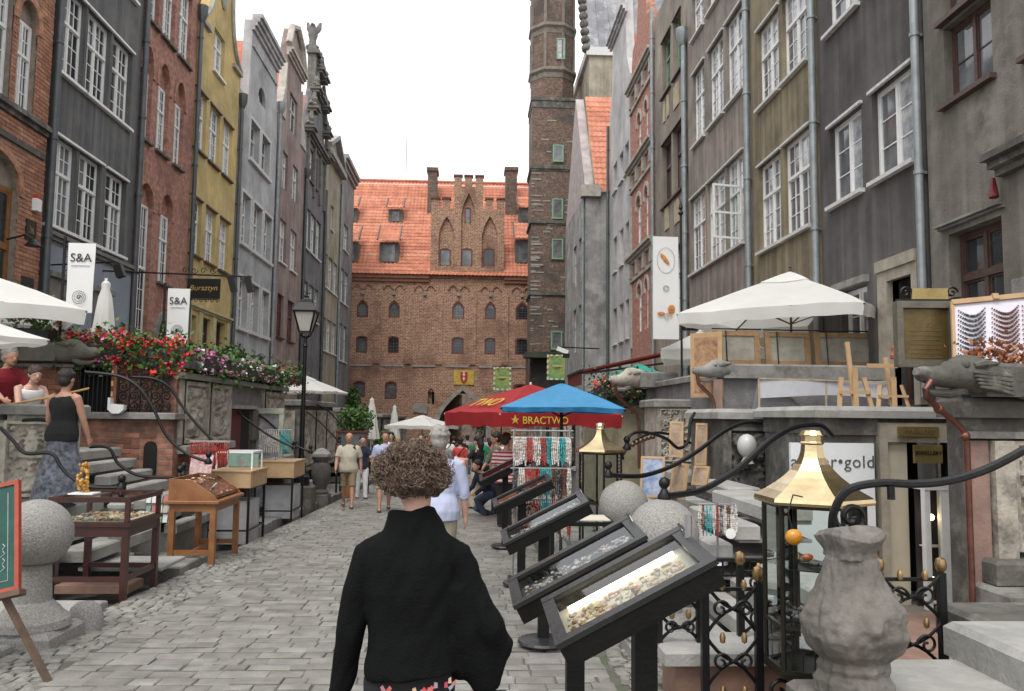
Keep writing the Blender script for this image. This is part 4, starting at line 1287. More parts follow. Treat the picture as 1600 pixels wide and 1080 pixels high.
# roof
sl_ = math.atan2(9.4, 7.9)
RL = math.hypot(9.4, 7.9)
mb = MB()
tiles(mb, (0, -.35, 12.25 - zb), (1, 0, 0), (0, 7.9, 9.4), 19.5, RL, .3, .42)
rf = mb.build('tiled_roof', tile, gb, local=True, fix=False, smooth=True)
MB().prism([(-.2, 12.2 - zb), (8.0, 21.5 - zb), (16, 12.2 - zb)], 0.0, 19.5, 'yz').build('roof_body', tilemat, gb, local=True)
MB().tube([(0, 7.55, 21.72 - zb), (19.5, 7.55, 21.72 - zb)], .16, 8).build('ridge_tiles', tilemat, gb, local=True)
def dormer(x0, x1, z0, z1, run):
 """shed dormer: box cheeks, small window, tiled lid"""
 y0 = (z0 - 12.25) / 9.4 * 7.9 - .35
 d = MB(); u0, u1 = UG(x0), UG(x1)
 yb = (z1 + run * .5 - 12.25) / 9.4 * 7.9 + .3
 d.box(u0, u1, y0 + .1, yb, z0 - zb, z1 - zb)
 do = d.build('dormer', mat('grey_board', (.15, .135, .125), .9), gb, local=True)
 MB().box(u0 + .28, u1 - .28, y0 + .04, y0 + .12, z0 + .28 - zb, z1 - .2 - zb).build('dormer_window', glass_grey, do, local=True)
 t_ = MB(); tiles(t_, (u0 - .12, y0 - .3, z1 - zb + .02), (1, 0, 0), (0, run * 1.15, run), x1 - x0 + .24, run * 1.5, .3, .42)
 t_.build('dormer_tiles', tile, do, local=True, fix=False, smooth=True)
 s_ = MB()
 for u in (u0 - .12, u1 + .12):
  s_.beam((u, y0 - .3, z1 - zb + .12), (u, y0 - .3 + run * 1.15, z1 - zb + .12 + run), .1, .12)
 s_.build('verge_board', MC['grey_board'], do, local=True, kind='stuff')
S_ = lambda z: 1.67 + (z - 1.67) * (1 + max(0, (z - 12.25)) / 9.4 * 7.9 / 62 * 1.05)
for x0, x1, z0, z1, rn in ((-6.65, -5.55, 16.2, 17.2, 1.0), (-7.2, -5.75, 12.95, 14.45, 1.5), (-9.8, -9.0, 16.1, 17.2, 1.0), (-9.9, -8.8, 12.95, 14.45, 1.4), (3.1, 4.4, 13.1, 14.85, 1.6), (3.35, 4.5, 16.2, 17.5, 1.1)):
 kx = 1 + (z0 - 12) / 9.4 * 7.9 / 62
 dormer(x0 * kx, x1 * kx, S_(z0), S_(z1), rn)
for x0, x1, z0, z1, yy in ((-3.95, -3.2, 16.5, 21.8, 4.6), (2.5, 3.45, 16.5, 22.0, 4.6)):
 ch = MB(); ch.box(UG(x0), UG(x1), yy, yy + 1.6, z0 - zb, z1 - zb)
 ch.box(UG(x0 - .1), UG(x1 + .1), yy - .1, yy + 1.7, z1 - zb + .002, z1 + .3 - zb)
 ch.build('chimney', brick_tower, gb, local=True)
MB().tube([(UG(-6.0), 7.5, 21.6 - zb), (UG(-6.0), 7.5, 25.5 - zb)], .03, 5).build('aerial', zincdark, gb, local=True)
# yellow banner with red shield over the arch
bn = thing('heraldic_banner', 'yellow banner with red shield and two white crosses hung over the gate arch', 'banner', (-.66, GY - .05, 4.0))
MB().grid(lambda u, v: (-1.42 + 1.52 * u, GY - .08 - .03 * math.sin(9 * u), 3.98 + 1.1 * v), 10, 4).build('cloth', mat('yellow_banner_cloth', (.62, .42, .08), .9, sc=4), bn)
sh = [(-.92, 4.95), (-.4, 4.95), (-.4, 4.45), (-.5, 4.25), (-.66, 4.12), (-.82, 4.25), (-.92, 4.45)]
MB().prism(sh, GY - .15, GY - .125).build('shield', mat('heraldic_red', (.5, .03, .03), .8), bn)
cr = MB()
for z in (4.72, 4.4):
 cr.box(-.69, -.63, GY - .17, GY - .152, z - .12, z + .14); cr.box(-.76, -.56, GY - .171, GY - .153, z, z + .06)
cr.box(-.74, -.58, GY - .171, GY - .153, 4.89, 4.94)
cr.build('cross', white, bn)
# stone relief tablet, lamp and green banners near the gate
tb = MB().prism([(-4.4, 1.9), (-3.4, 1.75), (-3.3, 2.35), (-4.0, 2.6), (-4.5, 2.4)], GY - .12, GY)
tag(tb.build('wall_tablet', MC['pale_repair_stone'], loc=(-3.9, GY, 2.2)), 'irregular pale stone tablet set in the brick left of the gate arch', 'tablet')
gcl = mat('green_gold_banner', (.05, .28, .13), .85, col2=(.45, .4, .1), sc=1.5)
chk = mat('banner_edge_cream', (.75, .72, .55), .85)
def gbanner(x0, x1, y, z0, z1, label):
 t = thing('green_banner', label, 'banner', ((x0 + x1) / 2, y, z0))
 MB().grid(lambda u, v: (x0 + (x1 - x0) * u, y - .04 * math.sin(8 * u + 3 * v), z0 + (z1 - z0) * v), 10, 8).build('cloth', gcl, t)
 e = MB(); n = 9; s = (z1 - z0) / n
 for i in range(n):
  if i % 2 == 0:
   e.box(x0 - .02, x0 + s * .6, y - .07, y - .045, z0 + i * s, z0 + (i + 1) * s); e.box(x1 - s * .6, x1 + .02, y - .07, y - .045, z0 + i * s, z0 + (i + 1) * s)
 m = int((x1 - x0) / s)
 for i in range(m):
  if i % 2:
   e.box(x0 + i * s, x0 + (i + 1) * s, y - .072, y - .047, z0 - .01, z0 + s * .6); e.box(x0 + i * s, x0 + (i + 1) * s, y - .072, y - .047, z1 - s * .6, z1)
 e.build('edge_check', chk, t)
 MB().tube([(x0 - .1, y, z1 + .03), (x1 + .1, y, z1 + .03)], .03, 6).build('rod', iron, t)
 MB().lathe([(.0, 0), (.35, .02), (.3, .12), (0, .14)], ((x0 + x1) / 2, y - .06, (z0 + z1) / 2), 4, sy=.05).build('emblem', yel, t)
gbanner(1.5, 2.72, 58.5, 3.5, 5.15, 'green checked-edge banner in front of the brick gate right of the arch')
gbanner(4.55, 5.8, 50, 3.9, 5.45, 'green and gold checked-edge banner hanging before the tower porch')
# ------------------------------------------------------------------ terraces, stairs, rails
def relief(par, o, ux, uz, w, h, depth, m, seed=0, name='relief_panel', frame=True, nu=26):
 """carved panel: raised frame and blocky foliage/figure forms standing out of a sunk field"""
 o, ux, uz = Vector(o), Vector(ux).normalized(), Vector(uz).normalized()
 nn = ux.cross(uz)
 nu = int(nu * 1.6)
 nv = max(8, int(nu * h / w))
 ss = lambda e0, e1, q: (lambda r: r * r * (3 - 2 * r))(max(0, min(1, (q - e0) / (e1 - e0))))
 depth *= 1.5
 def fn(a, b):
  x, z = (a - .5) * 2, (b - .5) * 2
  e = min(1 - abs(x), (1 - abs(z)) * h / w)
  if frame and e < .16:
   d = depth * (1. if e < .11 else .35)
  else:
   v = noise.noise(Vector((abs(x) * 3.1 + seed * 7.3, z * 3.1 * h / w, seed * 1.7)))
   v2 = noise.noise(Vector((abs(x) * 9, z * 9 * h / w + seed, 3.1)))
   fig = ss(.0, .16, .3 * (1 + .5 * math.cos(z * 5 + seed)) * (1 - .4 * z) - abs(x) + .12 * v2)
   d = depth * (.15 + max(.85 * fig, .6 * ss(.02, .16, v + .25 * v2)) + .22 * ss(.1, .3, v2))
  return o + ux * (a * w) + uz * (b * h) + nn * d
 mb = MB()
 mb.grid(fn, nu, nv)
 return mb.build(name, m, par, smooth=True, ang=60, fix=False)
def leaves(par, rg, n, m, size=.05, name='foliage', seed=1, blob=None):
 """leaf-sized faces spread through a volume"""
 rn = random.Random(seed)
 mb = MB()
 x0, x1, y0, y1, z0, z1 = rg
 cl_ = [(rn.uniform(x0, x1), rn.uniform(y0, y1), rn.uniform(z0, z1), rn.uniform(.5, 1)) for _ in range(max(4, n // 40))]
 sx = min(x1 - x0, .35), min(y1 - y0, .35), min(z1 - z0, .3)
 for i in range(n):
  c = rn.choice(cl_)
  p = Vector((c[0] + rn.gauss(0, sx[0] * .4), c[1] + rn.gauss(0, sx[1] * .4), c[2] + rn.gauss(0, sx[2] * .4)))
  s = size * rn.uniform(.5, 1.3)
  a = Euler((rn.uniform(-1.2, 1.2), rn.uniform(-1.2, 1.2), rn.uniform(0, 6.3))).to_matrix()
  q = [p + a @ Vector(v) for v in ((-s * .5, 0, 0), (0, -s * .45, s * .1), (s * .6, 0, 0), (0, s * .45, s * .1))]
  mb.add(q, [(0, 1, 2), (0, 2, 3)])
 return mb.build(name, m, par, kind='stuff', fix=False)
def blooms(par, rg, n, m, size=.045, seed=1, name='blossom'):
 rn = random.Random(seed)
 mb = MB()
 x0, x1, y0, y1, z0, z1 = rg
 for i in range(n):
  c = Vector((rn.uniform(x0, x1), rn.uniform(y0, y1), rn.uniform(z0, z1)))
  k = rn.randint(4, 8)
  for _ in range(k):
   p = c + Vector((rn.gauss(0, size * .45), rn.gauss(0, size * .45), rn.gauss(0, size * .35)))
   s = size * rn.uniform(.45, .8)
   a = Euler((rn.uniform(-1.3, 1.3), rn.uniform(-1.3, 1.3), rn.uniform(0, 6))).to_matrix()
   q = [p + a @ Vector((s * .6 * math.cos(t * PI / 3), s * .6 * math.sin(t * PI / 3), 0)) for t in range(6)]
   mb.add(q, [(0, 1, 2, 3, 4, 5)])
 return mb.build(name, m, par, kind='stuff', fix=False)
def flowerbox(label, x0, x1, y0, y1, z0, bl, n=900, nb=60, top=.4, group=None, trough=.22, leaf=None, hang=.12):
 t = thing('flower_box', label, 'flower box', ((x0 + x1) / 2, (y0 + y1) / 2, z0), 0, group)
 MB().bbox(x0, x1, y0, y1, z0, z0 + trough, .015).build('planter', mat('dark_planter', (.05, .05, .045), .8), t)
 leaves(t, (x0, x1, y0 - .06, y1 + .02, z0 + trough * .3 - hang, z0 + trough + top), n, leaf or green_leaf, .075, seed=int(abs(x0 * 97 + y0 * 31)))
 for i, b in enumerate(bl):
  blooms(t, (x0 - .05, x1 + .05, y0 - .14, y1, z0 - hang * .8, z0 + trough + top * 1.05), nb, b, .06, seed=i + int(abs(x1 * 53)))
 return t
def rail(label, pts, r=.022, knob=True, cat='handrail', m=None, group=None, post=True):
 t = thing('stair_handrail', label, cat, pts[0], 0, group)
 P = [Vector(p) for p in pts]
 out = []
 for i in range(len(P) - 1):     # Catmull-Rom
  a, b, c, d = P[max(0, i - 1)], P[i], P[i + 1], P[min(len(P) - 1, i + 2)]
  for k in range(6):
   s = k / 6
   out.append(.5 * ((2 * b) + (c - a) * s + (2 * a - 5 * b + 4 * c - d) * s * s + (3 * b - a - 3 * c + d) * s ** 3))
 out.append(P[-1])
 MB().tube(out, r, 8).build('rail', m or iron, t, smooth=True)
 if knob:
  kn = MB()
  e = out[-1] if P[-1].z < P[0].z else out[0]
  kn.lathe([(.0, -.04), (.05, -.03), (.055, .0), (.03, .04), (.022, .06), (.04, .08), (.045, .11), (.03, .14), (0, .155)], e, 10)
  kn.build('finial', iron, t, smooth=True)
 return t
def steps(name, label, y0, y1, treads, x_far, m, sign=-1, zb=None):
 """treads: list of (x_nosing, z_top) rising away from the street; each tread slab is a part"""
 zb = gz((y0 + y1) / 2) - .1 if zb is None else zb
 t = thing(name, label, 'steps', (treads[0][0], (y0 + y1) / 2, zb))
 for i, (x, z) in enumerate(treads):
  xe = treads[i + 1][0] + .03 * -sign if i + 1 < len(treads) else x_far
  a, b = sorted((x, xe))
  MB().bbox(a, b, y0 - .03, y1 + .03, z - .13, z, .02).build('tread', lstone, t)
  a, b = sorted((x + .04 * sign, x_far))
  lo = treads[i - 1][1] - .002 if i else zb
  MB().box(a, b, y0, y1, lo, z - .132).build('riser', stone, t)
 return t
# ---- left: end wall of the terrace that faces up the street (Y=13)
tA = thing('terrace', 'brick and stone left terrace with barred opening and carved panels under the geraniums', 'terrace', (-6, 13, -.35))
B_ = MB()
B_.box(-9, -6.2, 13.0, 13.3, -.4, 2.34); B_.box(-5.55, -4.62, 13.02, 13.3, -.4, 1.55); B_.box(-6.2, -5.55, 13.02, 13.3, -.4, 1.6); B_.box(-5.5, -4.62, 13.06, 13.3, 1.66, 2.36)
B_.build('brick_wall', brick_low, tA)
bl_ = MB()
lbr = randmat('terrace_bricks', [(.22, .09, .055), (.33, .14, .085), (.28, .12, .07), (.17, .075, .05)], .92, sc=4, bump=.5)
tA['zb'] = 0
bc = MB().bbox(0, .24, 0, .03, 0, .066, .006).mesh('brick', lbr)
n_ = 0
for r_ in range(12):        # bricks of the near wall panel, laid singly
 z = 1.78 - .42 + r_ * .08
 x = -7.3 + (.125 if r_ % 2 else 0)
 while x < -6.45:
  place(bc, 'brick', tA, (x + 6, 12.985 - 13 + random.uniform(-.004, .004), z + .35)); x += .252
for r_ in range(20):
 z = -.25 + r_ * .08
 x = -5.5 + (.125 if r_ % 2 else 0)
 while x < -4.9:
  if not (-5.06 < x + .2 and x < -4.8 and z > .62 and z < 1.2):
   place(bc, 'brick', tA, (x + 6, 13.005 - 13 + random.uniform(-.004, .004), z + .35))
  x += .252
MB().bbox(-9, -6.15, 12.94, 13.35, 2.345, 2.4, .01).build('coping', lstone, tA)
MB().bbox(-6.35, -4.55, 12.86, 13.3, 1.56, 1.66, .02).build('ledge', stone, tA)
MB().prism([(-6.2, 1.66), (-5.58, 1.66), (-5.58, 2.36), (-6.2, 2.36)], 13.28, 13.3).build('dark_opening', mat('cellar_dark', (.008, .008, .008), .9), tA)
for i in range(9):
 x = -6.15 + i * .068
 MB().tube([(x, 13.02, 1.66), (x, 13.02, 2.38)], .011, 6).build('window_bar', iron, tA)
MB().box(-5.57, -5.5, 12.95, 13.3, 1.66, 2.38).build('brick_pier', MC['terrace_bricks'], tA)
# arched cellar niche
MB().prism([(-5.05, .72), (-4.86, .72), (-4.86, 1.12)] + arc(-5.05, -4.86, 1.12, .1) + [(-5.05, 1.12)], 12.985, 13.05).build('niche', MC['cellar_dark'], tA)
# iron scroll screen in front of dark brick
sc = MB()
def spiral(mb, c, r0, turns, r, ax=(1, 0, 0), az=(0, 0, 1), n=22, s=1, a0=0.):
 ax, az, c = Vector(ax), Vector(az), Vector(c)
 pts = []
 for i in range(n):
  t = i / (n - 1)
  a = a0 + s * t * turns * 2 * PI
  rr = r0 * (1 - .85 * t)
  pts.append(c + ax * rr * math.cos(a) + az * rr * math.sin(a))
 mb.tube(pts, r, 6)
for i_ in range(5):
 for cz in (1.76, 1.91, 2.06, 2.21):
  spiral(sc, (-5.4 + .165 * i_, 12.97, cz), .085, 1.7, .012, s=1 if i_ % 2 else -1, a0=cz * 9)
 sc.box(-5.47 + .165 * i_, -5.455 + .165 * i_, 12.95, 12.97, 1.66, 2.36)
sc.box(-5.48, -4.66, 12.95, 12.97, 1.68, 1.71).box(-5.48, -4.66, 12.95, 12.97, 2.34, 2.37)
sc.build('scroll_screen', iron, tA)
# mailbox and striped drain pole
mbx = MB(); mbx.prism([(-5.53, 1.7), (-5.46, 1.64), (-5.36, 1.64), (-5.29, 1.7), (-5.29, 1.77), (-5.49, 1.79), (-5.49, 1.88), (-5.53, 1.88)], 12.75, 12.86)
tag(mbx.build('flood_lamp', white, loc=(-5.4, 12.78, 1.6)), 'white plastic floodlight box standing on the terrace ledge', 'floodlight')
pol = thing('striped_pole', 'thin red and yellow striped pole rising beside the barred opening', 'pole', (-5.53, 12.88, 1.66))
for i in range(9):
 MB().tube([(-5.53, 12.88, 1.66 + i * .08), (-5.53, 12.88, 1.66 + i * .08 + .078)], .016, 6).build('stripe', yel if i % 2 else redframe, pol)
# front face along the street (X=-4.6)
mb = MB(); mb.box(-9, -4.66, 13.31, 20.4, -.6, 2.36)
mb.build('core', dstone, tA)
MB().bbox(-4.68, -4.48, 13.2, 15.9, 1.02, 1.15, .02).build('plinth_ledge', lstone, tA)
MB().bbox(-4.68, -4.5, 13.05, 20.4, 2.2, 2.3, .02).build('cornice', stone, tA)
MB().bbox(-9, -4.45, 13.05, 20.45, 2.365, 2.5, .03).build('cap', dstone, tA)
for i, (a, b) in enumerate(((13.3, 14.45), (14.6, 15.75))):
 relief(tA, (-4.655, a, 1.17), (0, 1, 0), (0, 0, 1), b - a, 1.0, .07, sandst, i + 2)
for y in (13.22, 14.52, 15.82, 18.3):
 MB().box(-4.66, -4.57, y - .06, y + .06, 1.16, 2.19).build('pilaster', sandst, tA)
br_ = randmat('terrace_bricks', [])
for r_ in range(9):
 y = 13.1 + (.12 if r_ % 2 else 0)
 while y < 15.6:
  place(bc, 'brick', tA, (-4.66 + .02 + 6, y - 13, .24 + r_ * .082 + .35), (0, 0, R(90))); y += .252
mb = MB(); mb.box(-4.66, -4.62, 15.95, 20.3, 1.75, 2.19); mb.build('lintel_band', mat('grey_paint_band', (.2, .205, .21), .8, sc=4), tA)
MB().box(-4.665, -4.63, 16.1, 16.75, -.4, 1.72).build('cellar_door', mat('dark_red_door', (.12, .015, .02), .6), tA)
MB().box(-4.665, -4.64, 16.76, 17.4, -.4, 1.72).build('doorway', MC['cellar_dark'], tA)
MB().box(-4.68, -4.5, 16.0, 17.5, 1.75, 1.82).build('door_lintel', lstone, tA)
relief(tA, (-4.655, 18.4, 1.0), (0, 1, 0), (0, 0, 1), 1.8, 1.15, .07, sandst, 9)
MB().box(-4.66, -4.6, 17.55, 18.25, 1.1, 1.72).build('shutter', mat('weathered_board', (.16, .145, .115), .9, sc=8), tA)
# gargoyles: carved beast heads on the gutter stones
def gargoyle(label, tip, back, w, h, m, d=1, wing=False):
 """long stone head jutting toward the street: snout, brow, jaw, ears and collar"""
 t = thing('gargoyle', label, 'gargoyle', back, 0)
 tip, back = Vector(tip), Vector(back)
 L_ = tip - back
 n = 15
 prof = [(0, 1.0, 1.0, 0), (.15, 1.05, 1.1, .02), (.3, .95, 1.15, .05), (.45, .9, 1.05, .06), (.55, .8, .85, .0), (.68, .66, .66, -.05), (.82, .6, .56, -.06), (.94, .5, .45, -.03), (1.0, .28, .25, 0)]
 pts = [back + L_ * s + Vector((0, 0, dz * h * 2)) for s, a, b, dz in prof]
 MB().tube(pts, [(b * h * .62, a * w * .5) for s, a, b, dz in prof], 12).build('head', m, t, smooth=True)
 mb = MB()
 for s in (-1, 1):
  side = Vector((-L_.y, L_.x, 0)).normalized() * s
  e = back + L_ * .5 + side * w * .34 + Vector((0, 0, h * .38))
  mb.ball(e, h * .16, 8, 6)
  f = back + L_ * .3 + side * w * .42 + Vector((0, 0, h * .35))
  mb.tube([f + L_ * .12, f + Vector((0, 0, h * .1)), f - L_ * .22 + Vector((0, 0, h * .18))], [h * .1, h * .18, h * .04], 7)
  if wing:
   for q in range(5):
    g = back + L_ * (.25 - .02 * q) + side * w * .46 + Vector((0, 0, h * (.1 - .13 * q)))
    mb.tube([g + L_ * .2, g, g - L_ * .55 - Vector((0, 0, h * .1 * q))], [h * .05, h * .12, h * .03], 6)
 mb.build('brow_and_ear', m, t, smooth=True)
 jaw = [back + L_ * s - Vector((0, 0, h * z)) for s, z in ((.4, .5), (.6, .72), (.8, .74), (.92, .66))]
 MB().tube(jaw, [h * .2, h * .17, h * .13, h * .05], 8).build('jaw', m, t, smooth=True)
 return t
gargoyle('mossy stone beast head gutter spout below the red geraniums', (-5.62, 12.55, 2.58), (-6.3, 12.75, 2.56), .3, .24, mat('mossy_stone', (.15, .145, .12), .95, col2=(.09, .095, .065), sc=5, bump=.5))
MB().bbox(-9, -6.28, 12.6, 12.92, 2.42, 2.7, .04).build('gutter_beam', MC['mossy_stone'], tA)
# landing, pillar and left stairs
ld_ = thing('stair_landing', 'raised stone landing before the brick terrace end where two people lean', 'landing', (-7, 11.6, -.3))
MB().box(-9, -5.45, 10.75, 12.98, -.5, .66).build('base', stone, ld_)
MB().bbox(-9, -5.4, 10.7, 12.98, .662, .79, .02).build('slab', lstone, ld_)
MB().bbox(-9, -4.85, 9.3, 10.69, .38, .52, .02).build('slab', lstone, ld_)
MB().box(-9, -4.9, 9.35, 10.69, -.5, .378).build('base', stone, ld_)
MB().bbox(-9, -4.4, 8.6, 9.28, .1, .26, .02).build('slab', lstone, ld_)
MB().box(-9, -4.45, 8.65, 9.28, -.5, .098).build('base', stone, ld_)
MB().bbox(-4.84, -4.5, 9.35, 11.2, .2, .36, .02).build('tread', lstone, ld_)
MB().bbox(-4.5, -4.15, 9.35, 11.2, .02, .16, .02).build('tread', lstone, ld_)
MB().bbox(-5.44, -4.86, 10.7, 11.25, .38, .52, .02).build('slab', lstone, ld_)
pi = thing('relief_pillar', 'carved sandstone parapet pillar in front of the leaning couple', 'pillar', (-5.4, 10.6, .5))
MB().box(-5.76, -5.05, 10.5, 10.9, .52, 1.62).build('shaft', sandst, pi)
relief(pi, (-5.74, 10.495, .62), (1, 0, 0), (0, 0, 1), .67, .92, .06, sandst, 4)
MB().bbox(-5.84, -4.97, 10.42, 10.98, 1.622, 1.75, .025).build('cap', stone, pi)
MB().bbox(-5.82, -5.0, 10.44, 10.95, .5, .6, .02).build('base', stone, pi)
MB().box(-9, -5.78, 10.6, 10.85, .79, 1.55).build('parapet', sandst, pi)
MB().bbox(-9, -5.85, 10.5, 10.95, 1.55, 1.68, .02).build('parapet_cap', stone, pi)
steps('terrace_steps', 'worn stone steps rising to the left terrace behind the woman in the patterned skirt', 11.45, 12.85,
  [(-3.95, .17), (-4.15, .33), (-4.38, .49), (-4.62, .65), (-4.86, .81), (-5.1, .97), (-5.34, 1.13)], -6.1, lstone)
rail('black iron handrail curving past the carved pillar down to the street', [(-5.34, 9.60, 1.48), (-5.19, 9.60, 1.33), (-5.04, 9.60, 1.19), (-4.76, 9.60, 1.19), (-4.64, 9.60, 1.04), (-4.53, 9.60, 0.93), (-4.31, 9.60, 0.82), (-3.96, 9.60, 0.81)])
rail('short black handrail in front of the carved pillar panel', [(-5.52, 10.40, 1.55), (-5.33, 10.40, 1.56), (-5.14, 10.40, 1.54), (-5.02, 10.40, 1.50)], knob=False)
rail('black handrail ending at the vase post right of the woman in the patterned skirt', [(-5.15, 11.40, 1.19), (-4.90, 11.40, 1.18), (-4.76, 11.40, 0.97), (-4.50, 11.40, 0.82), (-4.20, 11.40, 0.79), (-3.94, 11.40, 0.80)])
rail('long black handrail sweeping down from beside the striped pole', [(-5.45, 11.8, 2.22), (-4.99, 11.80, 2.17), (-4.71, 11.80, 2.02), (-4.48, 11.80, 1.71), (-4.29, 11.80, 1.35), (-4.01, 11.80, 1.10), (-3.69, 11.80, 0.98)])
rail('long black handrail sweeping past the arched cellar niche', [(-5.2, 12.8, 2.2), (-4.88, 12.80, 2.18), (-4.63, 12.80, 2.05), (-4.43, 12.80, 1.76), (-4.18, 12.80, 1.47), (-3.83, 12.80, 1.13)])
rail('black handrail crossing the carved sandstone panels toward the lamp post', [(-5.41, 16.50, 1.92), (-4.90, 16.50, 1.86), (-4.46, 16.50, 1.55), (-4.01, 16.50, 1.24), (-3.50, 16.50, 0.99)])
rail('black handrail in front of the pale shop door left of the lamp post', [(-5.56, 18.00, 1.93), (-4.94, 18.00, 1.81), (-4.38, 18.00, 1.48), (-3.96, 18.00, 1.07), (-3.47, 18.00, 0.85)])
rail('black handrail just behind the lamp post', [(-5.09, 23.00, 2.01), (-4.65, 23.00, 1.78), (-4.20, 23.00, 1.44), (-3.66, 23.00, 0.91)])
rail('black handrail right of the lamp post above the wooden stall', [(-4.87, 24.50, 2.04), (-4.30, 24.50, 1.80), (-3.82, 24.50, 1.33), (-3.33, 24.50, 0.87)])
# stone ball on its pedestal, small kerb bollard, vase posts
def ballpost(label, x, y, z, r, ped=True):
 t = thing('stone_ball', label, 'stone ball', (x, y, gz(y)))
 mb = MB(); mb.ball((x, y, z), r, 28, 18)
 o = mb.build('ball', granite, t, smooth=True)
 g = gz(y)
 mb = MB()
 mb.lathe([(r * .95, g + .2), (r * .75, g + .28), (r * .52, g + .34), (r * .46, z - r * .9), (r * .6, z - r * .84)], (x, y, 0), 20)
 mb.build('neck', granite, t, smooth=True)
 s = r * 1.05
 mb = MB(); mb.bbox(x - s, x + s, y - s, y + s, g - .05, g + .14, .04); mb.lathe([(s * 1.02, g + .142), (s * .98, g + .2), (s * .86, g + .235)], (x, y, 0), 20)
 mb.build('plinth', granite, t)
 return t
ballpost('large speckled granite ball on a square pedestal at the lower left', -3.5, 6.9, .68, .275)
ballpost('granite ball at the right stair foot, nearer of the pair', 1.52, 6.5, .75, .28)
ballpost('granite ball at the right stair foot, farther of the pair behind the lantern', 1.67, 9, .71, .27)
bo = MB().lathe([(.15, -.3), (.15, -.02), (.143, .06), (.115, .13), (.07, .17), (0, .185)], (0, 0, 0), 18)
tag(bo.build('bollard', granite, loc=None, smooth=True), 'squat round topped granite bollard at the foot of the large ball', 'bollard').location = (-3.28, 7.35, -.13)
def vasepost(label, x, y, z0, h, m, cap=True, finial=True):
 t = thing('stair_post', label, 'stair post', (x, y, z0))
 s = h / 1.0
 MB().bbox(x - .17 * s, x + .17 * s, y - .17 * s, y + .17 * s, z0 - .15, z0 + .16 * s, .02).build('plinth', m, t)
 MB().lathe([(.15 * s, .16 * s), (.16 * s, .2 * s), (.11 * s, .25 * s), (.15 * s, .38 * s), (.19 * s, .55 * s), (.17 * s, .68 * s), (.12 * s, .76 * s), (.17 * s, .82 * s), (.18 * s, .86 * s)], (x, y, z0), 14).build('shaft', m, t, smooth=True)
 if cap:
  MB().lathe([(.2 * s, .862 * s), (.21 * s, .91 * s), (.1 * s, 1.0 * s), (.03 * s, 1.02 * s)], (x, y, z0), 4, rot=PI / 4).build('cap', lstone, t)
 if finial:
  MB().lathe([(.03, 0), (.055, .03), (.03, .06), (.025, .1), (.05, .13), (.055, .16), (.03, .2), (0, .22)], (x, y, z0 + 1.02 * s), 10).build('finial', iron, t, smooth=True)
 return t
vasepost('vase shaped stone stair post with black finial behind the dark glass table', -4.2, 10.2, -.15, .78, stone)
vasepost('square capped stone stair post behind the wooden desk stall', -4.2, 12.3, -.2, .92, dstone)
vasepost('dark stone stair post at the foot of the lamp', -3.7, 20.6, -.5, 1.3, dstone, finial=False)
vasepost('dark stone stair post left of the lamp foot', -4.05, 17.2, -.45, 1.2, dstone, finial=False)
# ---- left flowers
flowerbox('red geraniums spilling over the gargoyle on the left terrace', -6.35, -5.45, 13.0, 13.35, 2.5, [red_bloom, red_bloom, MC['pink_petal']], 1300, 60, .2, 'geranium boxes on the left terrace')
flowerbox('red geraniums above the iron scroll screen', -5.4, -4.5, 13.0, 13.35, 2.44, [red_bloom, red_bloom], 1300, 75, .17, 'geranium boxes on the left terrace', hang=.25)
flowerbox('red geranium clump beside the white umbrella corner', -6.95, -6.45, 12.7, 13.0, 2.7, [red_bloom], 300, 9, .3)
flowerbox('pink petunias on the terrace edge before the yellow house', -4.75, -4.42, 13.7, 16.0, 2.42, [pink_bloom, pink_bloom, MC['white_petal']], 900, 70, .05)
flowerbox('white and pink flowers on the terrace edge left of the lamp post', -4.75, -4.42, 16.3, 18.6, 2.42, [white_bloom, pink_bloom], 700, 40, .06)
flowerbox('white flowers and a red cluster beyond the lamp post', -4.8, -4.42, 19.0, 21.6, 2.42, [white_bloom, red_bloom], 800, 40, .1)
def bush(label, c, r, h, m, n=900, trunk=True, cat='shrub', name='shrub', leaf=.07):
 t = thing(name, label, cat, (c[0], c[1], c[2]))
 MB().tube([(c[0], c[1], c[2]), (c[0], c[1], c[2] + h * .5)], [.03, .02], 6).build('stem', brownwood, t)
 rn = random.Random(int(abs(c[0] * 77 + c[1] * 13)))
 mb = MB()
 for i in range(n):
  d = Vector((rn.gauss(0, 1), rn.gauss(0, 1), rn.gauss(0, 1))).normalized() * (rn.random() ** .4)
  k = 1 + .25 * noise.noise(d * 2.2 + Vector(c))
  p = Vector((c[0] + d.x * r * k, c[1] + d.y * r * k, c[2] + h * .5 + d.z * h * .5 * k))
  s = leaf * rn.uniform(.5, 1.2)
  a = Euler((rn.uniform(-1.5, 1.5), rn.uniform(-1.5, 1.5), rn.uniform(0, 6))).to_matrix()
  mb.add([p + a @ Vector(v) for v in ((-s * .5, 0, 0), (0, -s * .4, 0), (s * .6, 0, 0), (0, s * .4, 0))], [(0, 1, 2, 3)])
 mb.build('foliage', m, t, kind='stuff', fix=False)
 return t
bush('small clipped box shrub before the yellow house', (-5.75, 17.0, 2.5), .25, .6, dark_leaf)
bush('rounder box shrub before the light grey house', (-5.5, 19.0, 2.5), .33, .75, dark_leaf, 1300)
bush('dark shrub tucked left of the rounder box shrub', (-6.1, 19.4, 2.5), .25, .55, dark_leaf)
bush('leafy vine hanging on the far left terrace wall', (-4.2, 30, .8), .7, 1.2, green_leaf, 1800, leaf=.12)
bush('green bush on the far left steps', (-3.8, 36, -.6), .6, 1.6, green_leaf, 1500, leaf=.14)
bush('shrub growing before the gate wall window', (-8.4, 58.5, 1.5), .5, 2.2, green_leaf, 1300, leaf=.2)
